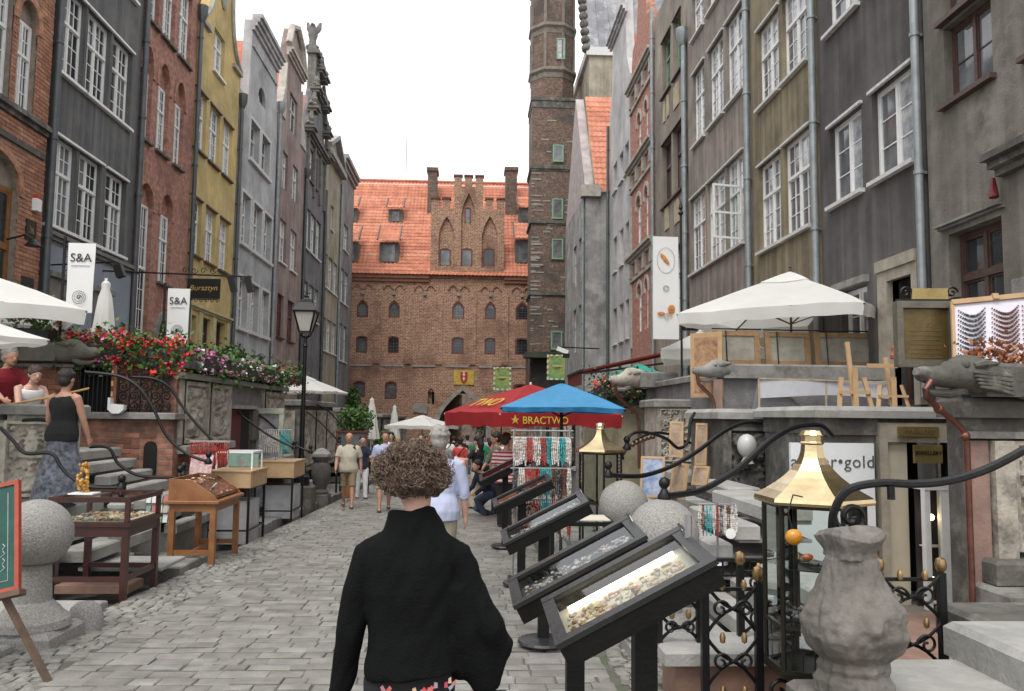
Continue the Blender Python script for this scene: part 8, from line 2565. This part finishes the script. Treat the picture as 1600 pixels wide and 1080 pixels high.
def on_parasol(txt, size, c, xdir, nrm_up):
 M_ = wm(rp_).inverted() @ frame_mat(c, xdir, nrm_up)
 text(txt, size, yl_, rp_, M_, .003)
rr_ = 1.3 / math.cos(PI / 4)
A_ = [Vector((1.15 + rr_ * math.cos(R(69 + 90 * k)), 16.2 + rr_ * math.sin(R(69 + 90 * k)), 1.72)) for k in range(4)]
# front-facing edges: corners sorted by nearness
near = sorted(A_, key=lambda p: p.y)[0]
lft = sorted(A_, key=lambda p: p.x)[0]; rgt = sorted(A_, key=lambda p: -p.x)[0]
ed = (rgt - near).normalized()
no_ = Vector((ed.y, -ed.x, 0))
text('★ BRACTWO', .19, yl_, rp_, wm(rp_).inverted() @ frame_mat(near + (rgt - near) * .3 + no_ * .05 - Vector((0, 0, .13)), ed, (0, 0, 1)), .004)
ed2 = (near - lft).normalized(); top_ = Vector((1.15, 16.2, 2.3)); mid = (near + lft) / 2
upv = (top_ - mid).normalized(); nn_ = ed2.cross(upv)
text('TWO', .5, yl_, rp_, wm(rp_).inverted() @ frame_mat(mid + (top_ - mid) * .27 + nn_ * .05, ed2, upv), .003)
parasol('white parasol far down the street left of the gate arch', -1.8, 30, gz(30), 1.62, 1.28, 1.0, canvas, 4, R(20), .12)
parasol('white parasol on the left terrace behind the lamp post', -4.9, 24.2, 1.5, 2.75, 2.3, 1.0, canvas, 4, R(35), .05)
teal = mat('teal_awning_cloth', (.03, .28, .22), .8)
parasol('teal parasol half hidden by the banner pole', 4.1, 20, 1.9, 3.0, 2.6, .8, teal, 4, R(30), .05, cap=False)
# folded parasols
def folded(label, x, y, z0, h, r):
 t = thing('folded_parasol', label, 'parasol', (x, y, z0))
 mb = MB()
 nu, nv = 30, 14
 prof = [(.03, 1.0), (.06, .97), (.055, .9), (.09, .8), (.12, .6), (.15, .35), (.19, .12), (.2, .0)]
 vs = []
 for rr, zz in prof:
  for k in range(nu):
   a = 2 * PI * k / nu
   q = 1 + .16 * math.cos(8 * a) * (1 - zz)
   vs.append((x + rr * q * r / .2 * math.cos(a), y + rr * q * r / .2 * math.sin(a), z0 + zz * h))
 mb.add(vs, [(j * nu + k, j * nu + (k + 1) % nu, (j + 1) * nu + (k + 1) % nu, (j + 1) * nu + k) for j in range(len(prof) - 1) for k in range(nu)])
 mb.build('folded_canopy', canvas, t, smooth=True); MB().tube([(x, y, z0 - .9), (x, y, z0 + h + .05)], .025, 8).build('pole', white, t)
 return t
folded('folded white parasol before the blue grey ground floor', -6.2, 14, 2.5, 1.36, .24)
folded('folded white parasol in the distance left of the crowd', -4.0, 33, .7, 1.6, .3)
folded('folded pale parasol beside the leafy vine', -3.75, 40, .2, 1.9, .3)
# dark red awning on the right
aw = thing('awning', 'long dark red folding awning reaching over the right terrace', 'awning', (4.4, 22, 2.5))
awm = thin(mat('maroon_awning', (.26, .06, .05), .85, var=.2))
MB().add([(6.55, 20.5, 3.72), (6.55, 23.5, 3.72), (2.75, 23.5, 2.85), (2.75, 20.5, 2.85)], [(0, 1, 2, 3)]).add([(6.55, 20.5, 3.67), (6.55, 23.5, 3.67), (2.75, 23.5, 2.8), (2.75, 20.5, 2.8)], [(3, 2, 1, 0)]).build('cloth', awm, aw, fix=False)
MB().grid(lambda u, v: (2.75 + .01 * math.sin(u * 30), 20.5 + 3 * u, 2.85 - .38 * v), 24, 2).build('valance', awm, aw, fix=False)
MB().beam((2.75, 20.45, 2.83), (2.75, 23.55, 2.83), .06, .06).beam((6.5, 20.4, 3.3), (4.6, 20.4, 3.0), .05, .05).beam((4.6, 20.4, 3.0), (2.8, 20.4, 2.75), .05, .05).build('folding_arm', iron, aw)
# ---- banners
bmt = mat('banner_white', (.66, .66, .64), .8, var=.05, sc=1.5)
blk = mat('banner_ink', (.03, .03, .035), .8, bump=0)
def hbanner(label, x0, x1, y, z0, z1, polex, ptop, pbot, cat='banner'):
 t = thing('hanging_banner', label, cat, (polex, y, pbot))
 MB().grid(lambda u, v: (x0 + (x1 - x0) * u, y + .012 * math.sin(5 * v + 3 * u), z0 + (z1 - z0) * v), 6, 14).build('cloth', bmt, t, smooth=True)
 MB().grid(lambda u, v: (x0 + (x1 - x0) * u, y + .008 + .012 * math.sin(5 * v + 3 * u), z0 + (z1 - z0) * v), 6, 14).build('cloth_back', bmt, t, smooth=True)
 MB().tube([(polex, y, pbot), (polex, y, ptop)], .022, 8).build('pole', iron, t)
 ty = MB()
 for i in range(6):
  z = z0 + (z1 - z0) * i / 5
  ty.tube([(polex, y, z), (x0 if abs(x0 - polex) < abs(x1 - polex) else x1, y, z)], .006, 5)
 ty.build('tie', iron, t, kind='stuff')
 return t
for (lb, x0, x1, y, z0, z1, px) in (('nearer white banner lettered S&A on the left', -6.36, -5.95, 13.0, 3.2, 4.3, -6.42), ('farther white banner lettered S&A beside the pink brick house', -5.72, -5.32, 15.5, 2.95, 3.98, -5.78)):
 t = hbanner(lb, x0, x1, y, z0, z1, px, z1 + .1, 2.3)
 c = ((x0 + x1) / 2, y - .022)
 I = wm(t).inverted()
 text('S&A', .19, blk, t, I @ frame_mat((c[0], c[1], z1 - .24), (1, 0, 0), (0, 0, 1)), .002)
 MB().box(x0 + .06, x1 - .06, c[1] - .001, c[1], z1 - .37, z1 - .36).build('rule', mat('ink_grey', (.2, .2, .2), .8), t)
 ring = MB(); ring.tube([(c[0] + .1 * math.cos(a), c[1], z0 + .24 + .1 * math.sin(a)) for a in [i * PI / 12 for i in range(24)]], .004, 4, closed=True)
 ring.tube([(c[0] + .07 * math.cos(a), c[1], z0 + .24 + .07 * math.sin(a)) for a in [i * PI / 12 for i in range(24)]], .003, 4, closed=True)
 spiral(ring, (c[0], c[1], z0 + .24), .04, 1.2, .007)
 ring.build('emblem', blk, t)
t = hbanner('tall white banner with two amber jewels on the right', 3.45, 3.95, 15.5, 3.17, 5.17, 4.0, 5.65, 2.2)
rb_ = MB(); rb_.tube([(3.7 + .17 * math.cos(a) * (1), 15.48, 4.7 + .25 * math.sin(a)) for a in [i * PI / 16 for i in range(32)]], .004, 4, closed=True)
rb_.build('printed_ring', mat('rose_ink', (.5, .35, .32), .8), t)
jm = mat('amber_print', (.35, .07, .015), .5, col2=(.55, .25, .05), sc=22)
MB(Matrix.Translation((3.68, 15.475, 4.72)) @ Matrix.Rotation(R(-38), 4, 'Y')).lathe([(0, -.14), (.03, -.09), (.04, 0), (.04, .06), (.02, .13), (0, .14)], (0, 0, 0), 12, sy=.12).build('printed_amber_drop', jm, t, smooth=True)
rg = MB(); rg.ball((3.8, 15.475, 3.75), .07, 12, 8, 1, .1, 1.2); rg.ball((3.6, 15.475, 3.66), .06, 10, 8, 1.3, .1, .6)
rg.build('printed_amber_gem', jm, t, smooth=True)
rg = MB(); spiral(rg, (3.72, 15.476, 3.6), .09, 1., .008); spiral(rg, (3.76, 15.476, 3.66), .07, .8, .006, s=-1)
rg.build('printed_ring_wire', mat('pale_gold_print', (.55, .42, .25), .5), t)
em = MB(); em.tube([(3.7 + .055 * math.cos(a), 15.476, 4.15 + .055 * math.sin(a)) for a in [i * PI / 12 for i in range(24)]], .004, 4, closed=True); em.tube([(3.7 + .035 * math.cos(a), 15.476, 4.15 + .035 * math.sin(a)) for a in [i * PI / 12 for i in range(24)]], .003, 4, closed=True)
em.build('emblem', MC['ink_grey'], t)
fnl = MB(); fnl.lathe([(.03, 0), (.06, .04), (.02, .1), (.045, .14), (.0, .32)], (4.0, 15.5, 5.6), 8); fnl.build('spear_finial', iron, t)
kn_ = MB().box(4.02, 4.32, 15.47, 15.5, 3.34, 3.5)
ko = tag(kn_.build('small_sign', blackwood, loc=(4.17, 15.5, 3.34)), 'small black sign lettered KA behind the banner pole', 'sign')
text('KA', .12, white, ko, frame_mat((-.02, -.034, .085), (1, 0, 0), (0, 0, 1)), .002)
# Bursztyn hanging sign
bz_ = thing('hanging_sign', 'black hanging sign lettered Bursztyn with iron scrollwork and two lamps', 'sign', (-6.5, 20, 4.4))
MB().box(-6.93, -6.15, 19.97, 20.03, 4.42, 4.9).build('board', blackwood, bz_)
text('Bursztyn', .19, mat('gold_letter', (.5, .33, .1), .4, metal=.6), bz_, wm(bz_).inverted() @ frame_mat((-6.54, 19.962, 4.67), (1, 0, .02), (0, 0, 1)), .003, shear=.25)
sc = MB(); sc.tube([(-8.95, 20, 5.05), (-5.4, 20, 4.97)], .02, 6); sc.tube([(-6.9, 20, 4.4), (-6.18, 20, 4.4)], .012, 6)
for i in range(6):
 spiral(sc, (-6.85 + .13 * i, 20, 4.36), .05, 1.2, .008)
for i in range(4):
 spiral(sc, (-7.0 + .22 * i, 20, 5.1), .08, 1.3, .01, s=(-1) ** i)
sc.build('scroll_bracket', iron, bz_)
for x in (-5.85, -5.45):
 MB(Matrix.Translation((x, 19.95, 4.78)) @ Matrix.Rotation(R(-15), 4, 'Y')).box(-.07, .07, -.06, .06, -.2, .2).build('lamp_head', iron, bz_)
# spotlight arm by the first banner
sp_ = thing('spotlight', 'black spotlight on a thin arm above the folded parasol', 'spotlight', (-8.9, 17.5, 4.6))
MB().tube([(-8.95, 17.6, 4.75), (-7.6, 17.4, 4.8), (-7.45, 17.3, 4.7)], .018, 6).build('arm', iron, sp_); MB(Matrix.Translation((-7.4, 17.3, 4.6)) @ Matrix.Rotation(R(-20), 4, 'Y')).box(-.08, .08, -.08, .08, -.14, .12).build('lamp_head', iron, sp_)
# ---- right terrace goods
def canvas_back(label, x0, x1, y, z0, z1, lean=.12):
 t = thing('framed_picture', label, 'picture', ((x0 + x1) / 2, y, z0))
 M_ = Matrix.Translation(((x0 + x1) / 2, y, z0)) @ Matrix.Rotation(-lean, 4, 'X')
 w, h = x1 - x0, z1 - z0
 MB(M_).box(-w / 2 + .07, w / 2 - .07, 0, .01, .07, h - .07).build('canvas_back', mat('canvas_back', (.3, .28, .23), .95, sc=5), t)
 f = MB(M_); f.box(-w / 2, -w / 2 + .09, -.02, .03, 0, h); f.box(w / 2 - .09, w / 2, -.02, .03, 0, h); f.box(-w / 2 + .09, w / 2 - .09, -.021, .03, 0, .08); f.box(-w / 2 + .09, w / 2 - .09, -.021, .03, h - .08, h)
 f.build('stretcher_frame', mat('stretcher_wood', (.3, .18, .085), .7, sc=8), t)
 r = MB(M_); r.tube([(-w / 2 - .03, -.03, h + .03), (w / 2 + .03, -.03, h + .03)], .012, 6); r.tube([(-w / 2 + .2, -.04, 0), (-w / 2 + .2, -.04, h)], .01, 6)
 r.build('wire_rail', iron, t)
canvas_back('framed canvas seen from behind on the right terrace, leftmost under the parasol', 3.98, 4.75, 13.3, 2.55, 3.12)
canvas_back('framed canvas seen from behind on the right terrace, middle one under the parasol', 4.86, 5.62, 13.35, 2.55, 3.12)
canvas_back('wide framed canvas seen from behind on the right terrace, right of the easel top', 5.7, 6.9, 13.35, 2.55, 3.12)
pt_ = thing('framed_picture', 'bright picture seen edge on at the end of the umbrella terrace', 'picture', (3.75, 13.0, 2.3))
MB(Matrix.Translation((3.75, 13.0, 2.0)) @ Matrix.Rotation(R(-50), 4, 'Z')).box(-.3, .3, 0, .03, 0, 1.05).build('frame', pine, pt_)
MB(Matrix.Translation((3.75, 13.0, 2.0)) @ Matrix.Rotation(R(-50), 4, 'Z')).box(-.22, .22, -.006, -.001, .08, .97).build('painting', mat('amber_painting', (.5, .3, .16), .6, col2=(.2, .1, .06), sc=6), pt_)
def easel(label, cx, cy, z0, h, w, board=False):
 t = thing('easel', label, 'easel', (cx, cy, z0))
 b = MB()
 b.beam((cx - w, cy, z0), (cx - w * .7, cy + .06, z0 + h * .45), .05, .03); b.beam((cx + w, cy, z0), (cx + w * .7, cy + .06, z0 + h * .45), .05, .03)
 b.build('leg', pine, t, kind='stuff')
 MB().beam((cx, cy + .02, z0), (cx - .03, cy + .12, z0 + h), .05, .03).build('mast', pine, t)
 MB().box(cx - w * .95, cx + w * .95, cy - .02, cy + .02, z0 + h * .2, z0 + h * .25).build('tray', pine, t)
 MB().beam((cx, cy - .02, z0), (cx + .0, cy - .01, z0 + h * .6), .06, .02).build('slider', pine, t)
 return t
easel('taller bare wooden table easel on the porch slab', 4.62, 9.7, 1.82, .8, .2)
easel('shorter wooden table easel carrying a small board on the porch slab', 5.12, 9.75, 1.82, .62, .19)
tag(MB().box(-.32, .05, -.015, .015, 0, .05).build('wood_bar', pine, loc=None), 'loose pale wooden bar resting across the shorter easel', 'bar').location = (5.1, 9.7, 2.3)
hb_ = MB()
hb_.lathe([(.08, 0), (.09, .05), (.06, .1), (.07, .16), (.03, .22)], (0, 0, 0), 10)
tag(hb_.build('clay_figure', mat('terracotta', (.4, .12, .07), .7), loc=None, smooth=True), 'reddish clay figure on the grey beam right of the easels', 'figurine').location = (6.1, 11.5, 2.55)
# gilt notice board
mn = thing('notice_board', 'tall bronze framed notice board with gilt panel on the right', 'notice board', (4.5, 7.95, 1.5))
x0, x1, z0, z1, y = 4.23, 4.8, 2.2, 2.86, 7.95
Mn = Matrix.Translation((4.515, y, 0)) @ Matrix.Rotation(R(-6), 4, 'Z') @ Matrix.Translation((-4.515, 0, 0))
MB(Mn).box(x0 + .06, x1 - .06, .0, .02, z0 + .07, z1 - .07).build('gilt_panel', mat('dull_gold_panel', (.16, .11, .04), .4, col2=(.1, .07, .025), sc=5, metal=.4), mn)
f_ = MB(Mn); f_.box(x0, x0 + .06, -.05, .06, z0, z1); f_.box(x1 - .06, x1, -.05, .06, z0, z1); f_.box(x0 + .06, x1 - .06, -.05, .06, z0, z0 + .07); f_.box(x0 + .06, x1 - .06, -.05, .06, z1 - .07, z1)
f_.build('frame', mat('bronze_frame', (.17, .155, .12), .5, sc=6, metal=.3), mn)
MB(Mn).box(x1 + .001, x1 + .06, -.05, .12, z0 + .02, z1 + .04).build('case_side', blackwood, mn)
hdm = MB(Mn); hdm.box(x0 + .16, x1 - .06, -.03, .0, z1 + .02, z1 + .13); hdm.build('header_plate', bp_, mn)
sc = MB(Mn)
for x in (x0 + .1, x1 - .02):
 spiral(sc, (x, -.02, z1 + .09), .06, 1.3, .012)
sc.beam((x0, -.02, z1 + .01), (x1 + .05, -.02, z1 + .01), .03, .02); sc.build('iron_cresting', iron, mn)
ln = MB(Mn)
for i in range(7):
 ln.box(x0 + .13 + .02 * (i % 2), x1 - .13, -.004, -.001, z1 - .3 - i * .045, z1 - .292 - i * .045)
ln.build('engraved_rule', MC['sign_dark_letter'], mn, kind='stuff')
MB().box(4.55, 4.6, 7.36, 7.98, 2.13, 2.19).build('bracket', iron, mn)
# necklace board at right edge
nb = thing('necklace_board', 'white board hung with curved rows of red and blue necklaces at the right edge', 'display board', (5.0, 7.5, 2.17))
Mq = Matrix.Translation((5.05, 7.5, 2.2)) @ Matrix.Rotation(R(-4), 4, 'Z') @ Matrix.Rotation(R(-22), 4, 'X')
MB(Mq).prism([(-.48, 0), (.62, 0), (.62, .78), (-.36, .66)], 0, .02).build('board', mat('board_lilac_white', (.7, .68, .75), .8, var=.08), nb)
MB(Mq).beam((-.38, -.005, .67), (.62, -.005, .79), .05, .05).beam((-.5, -.005, -.02), (-.37, -.005, .67), .03, .03).build('frame', pine, nb)
MB(Mq).box(.02, .08, -.05, .0, .7, .76).build('clamp', pine, nb)
for c_, (bx0, kd) in enumerate(((-.33, 'blue'), (-.0, 'coral'), (.3, 'coral'))):
 for r_ in range(11):
  z = .58 - r_ * .052 + c_ * .03; x0 = bx0 - r_ * .012
  mbn = MB(Mq)
  for k in range(15):
   s = k / 14
   mbn.ball((x0 + .26 * s, -.015, z - .075 * math.sin(PI * s) + .03 * s), .0085 + .006 * math.sin(PI * s), 5, 4)
  o = mbn.build('necklace', bm['black jet'] if kd == 'blue' else bm['dark amber'], None, loc=(5.05, 7.5, 2.2), fix=False)
  tag(o, 'blue grey bead necklace swagged on the white board at the right edge' if kd == 'blue' else 'dark red bead necklace swagged on the white board at the right edge', 'necklace', 'blue swags on the necklace board' if kd == 'blue' else 'red swags on the necklace board')
bm['black jet']
dp = thing('dried_plants', 'reddish brown dried plants in a row below the necklace board', 'dried plants', (5.1, 7.1, 2.17))
leaves(dp, (4.55, 5.7, 7.0, 7.2, 2.17, 2.32), 500, randmat('dried_leaf', [(.3, .1, .04), (.4, .16, .07), (.2, .07, .03)], .7, bump=0), .06, seed=9)
# pictures on the right stairs
def picture(label, x, y, z, w, h, rz, lean, pm):
 t = thing('framed_picture', label, 'picture', (x, y, z))
 M_ = Matrix.Translation((x, y, z)) @ Matrix.Rotation(rz, 4, 'Z') @ Matrix.Rotation(-lean, 4, 'X')
 f = MB(M_); f.box(-w / 2, -w / 2 + .03, 0, .03, 0, h); f.box(w / 2 - .03, w / 2, 0, .03, 0, h); f.box(-w / 2 + .03, w / 2 - .03, .001, .03, 0, .03); f.box(-w / 2 + .03, w / 2 - .03, .001, .03, h - .03, h)
 f.build('frame', pine, t)
 MB(M_).box(-w / 2 + .03, w / 2 - .03, .008, .025, .03, h - .03).build('painting', pm, t)
pb = mat('blue_painting', (.1, .2, .4), .6, col2=(.5, .5, .55), sc=7)
pbr = mat('brown_painting', (.25, .16, .1), .6, col2=(.45, .35, .25), sc=8)
picture('small blue painting in pale frame leaning on the right steps', 2.2, 10.0, .7, .3, .5, R(-25), .15, pb)
picture('narrow brown painting in pale frame leaning by the carved pier', 2.85, 11.4, 1.12, .2, .5, R(-30), .1, pbr)
picture('tall pale framed painting beside the copper downpipe', 3.25, 11.6, 1.0, .18, .6, R(-40), .1, pbr)
picture('pale framed picture turned edge on on the right steps', 2.42, 9.7, .72, .3, .42, R(-70), .15, pbr)
picture('small pale framed picture lying back on the upper right step', 2.75, 9.9, .86, .22, .24, R(-50), .3, pbr)
# shop door frame and vitrines on the left
sd = thing('shop_vitrine', 'pale green framed open shop door with glass shelves on the left', 'display case', (-4.3, 17.6, -.5))
pg = mat('pale_green_frame', (.5, .53, .42), .7)
f_ = MB()
for x in (-4.75, -4.12):
 f_.box(x - .05, x + .05, 18.0, 18.12, -.5, 1.66)
f_.box(-4.8, -4.07, 17.99, 18.13, 1.662, 1.78)
f_.build('frame', pg, sd); MB().quad((-4.7, 18.06, -.4), (-4.17, 18.06, -.4), (-4.17, 18.06, 1.66), (-4.7, 18.06, 1.66)).build('glass', glass_lace, sd, fix=False)
MB(Matrix.Translation((-4.78, 18, -.5)) @ Matrix.Rotation(R(-100), 4, 'Z')).box(0, .6, -.02, .02, 0, 1.6).build('open_leaf', white, sd)
tag(MB().box(-3.25, -3.05, 21.6, 21.75, -.5, .55).build('wooden_clock', oak, loc=(-3.15, 21.7, -.5)), 'tall honey coloured wooden panel standing beside the far stall', 'panel')
fs_ = thing('market_stall', 'small red trimmed glass stall behind the bald man', 'stall', (-3.4, 24, -.7))
legs4(fs_, -3.8, -3.0, 23.6, 24.3, .3, iron, .05); MB().box(-3.85, -2.95, 23.55, 24.35, .3, .5).build('counter', MC['grey_board'], fs_)
f_ = MB()
for x in (-3.83, -2.97):
 f_.box(x - .02, x + .02, 23.57, 23.61, .501, 1.15)
f_.box(-3.85, -2.95, 23.56, 23.62, 1.151, 1.2); f_.box(-3.81, -2.99, 23.565, 23.615, .502, .55); f_.build('red_frame', redframe, fs_)
MB().quad((-3.8, 23.6, .55), (-3.0, 23.6, .55), (-3.0, 23.6, 1.15), (-3.8, 23.6, 1.15)).build('glass', glass_grey, fs_, fix=False)
bush('yellow green plant on the red trimmed stall', (-3.1, 23.4, .5), .18, .25, green_leaf, 250)
# small wall lamp, cameras and lights near the gate
cm2 = thing('security_lamp', 'white street floodlight on a bracket before the right grey house', 'floodlight', (5.3, 38, 4.6))
MB().tube([(6.0, 38.6, 4.9), (4.1, 38, 4.9)], .03, 6).build('bracket', iron, cm2); MB(Matrix.Translation((4.15, 38, 4.75)) @ Matrix.Rotation(R(20), 4, 'Y')).box(-.25, .3, -.1, .1, -.1, .1).build('lamp_head', white, cm2); MB().box(4.2, 4.5, 37.9, 38.1, 4.4, 4.6).build('ballast', iron, cm2)
# far house beyond gate, passage shade put into its brick colour; tree in arch
bush('green riverside tree seen through the gate arch', (2.3, 79, -1.5), 2.2, 6.5, green_leaf, 2500, leaf=.4, name='riverside_tree', cat='tree')
fb = thing('far_house', 'brick riverside house seen through the gate arch', 'house', (-6, 165, -2.3))
MB().box(-16, 6, 165, 175, -2.5, 9).build('wall', brick_tower, fb); MB().prism([(-16.5, 9), (6.5, 9), (-5, 14)], 165.2, 174.8).build('roof', tilemat, fb)
for i in range(6):
 for j in range(3):
  MB().box(-14 + i * 3.3, -12.8 + i * 3.3, 164.93, 165.02, -.5 + j * 2.8, 1.2 + j * 2.8).build('window', glass_grey, fb)
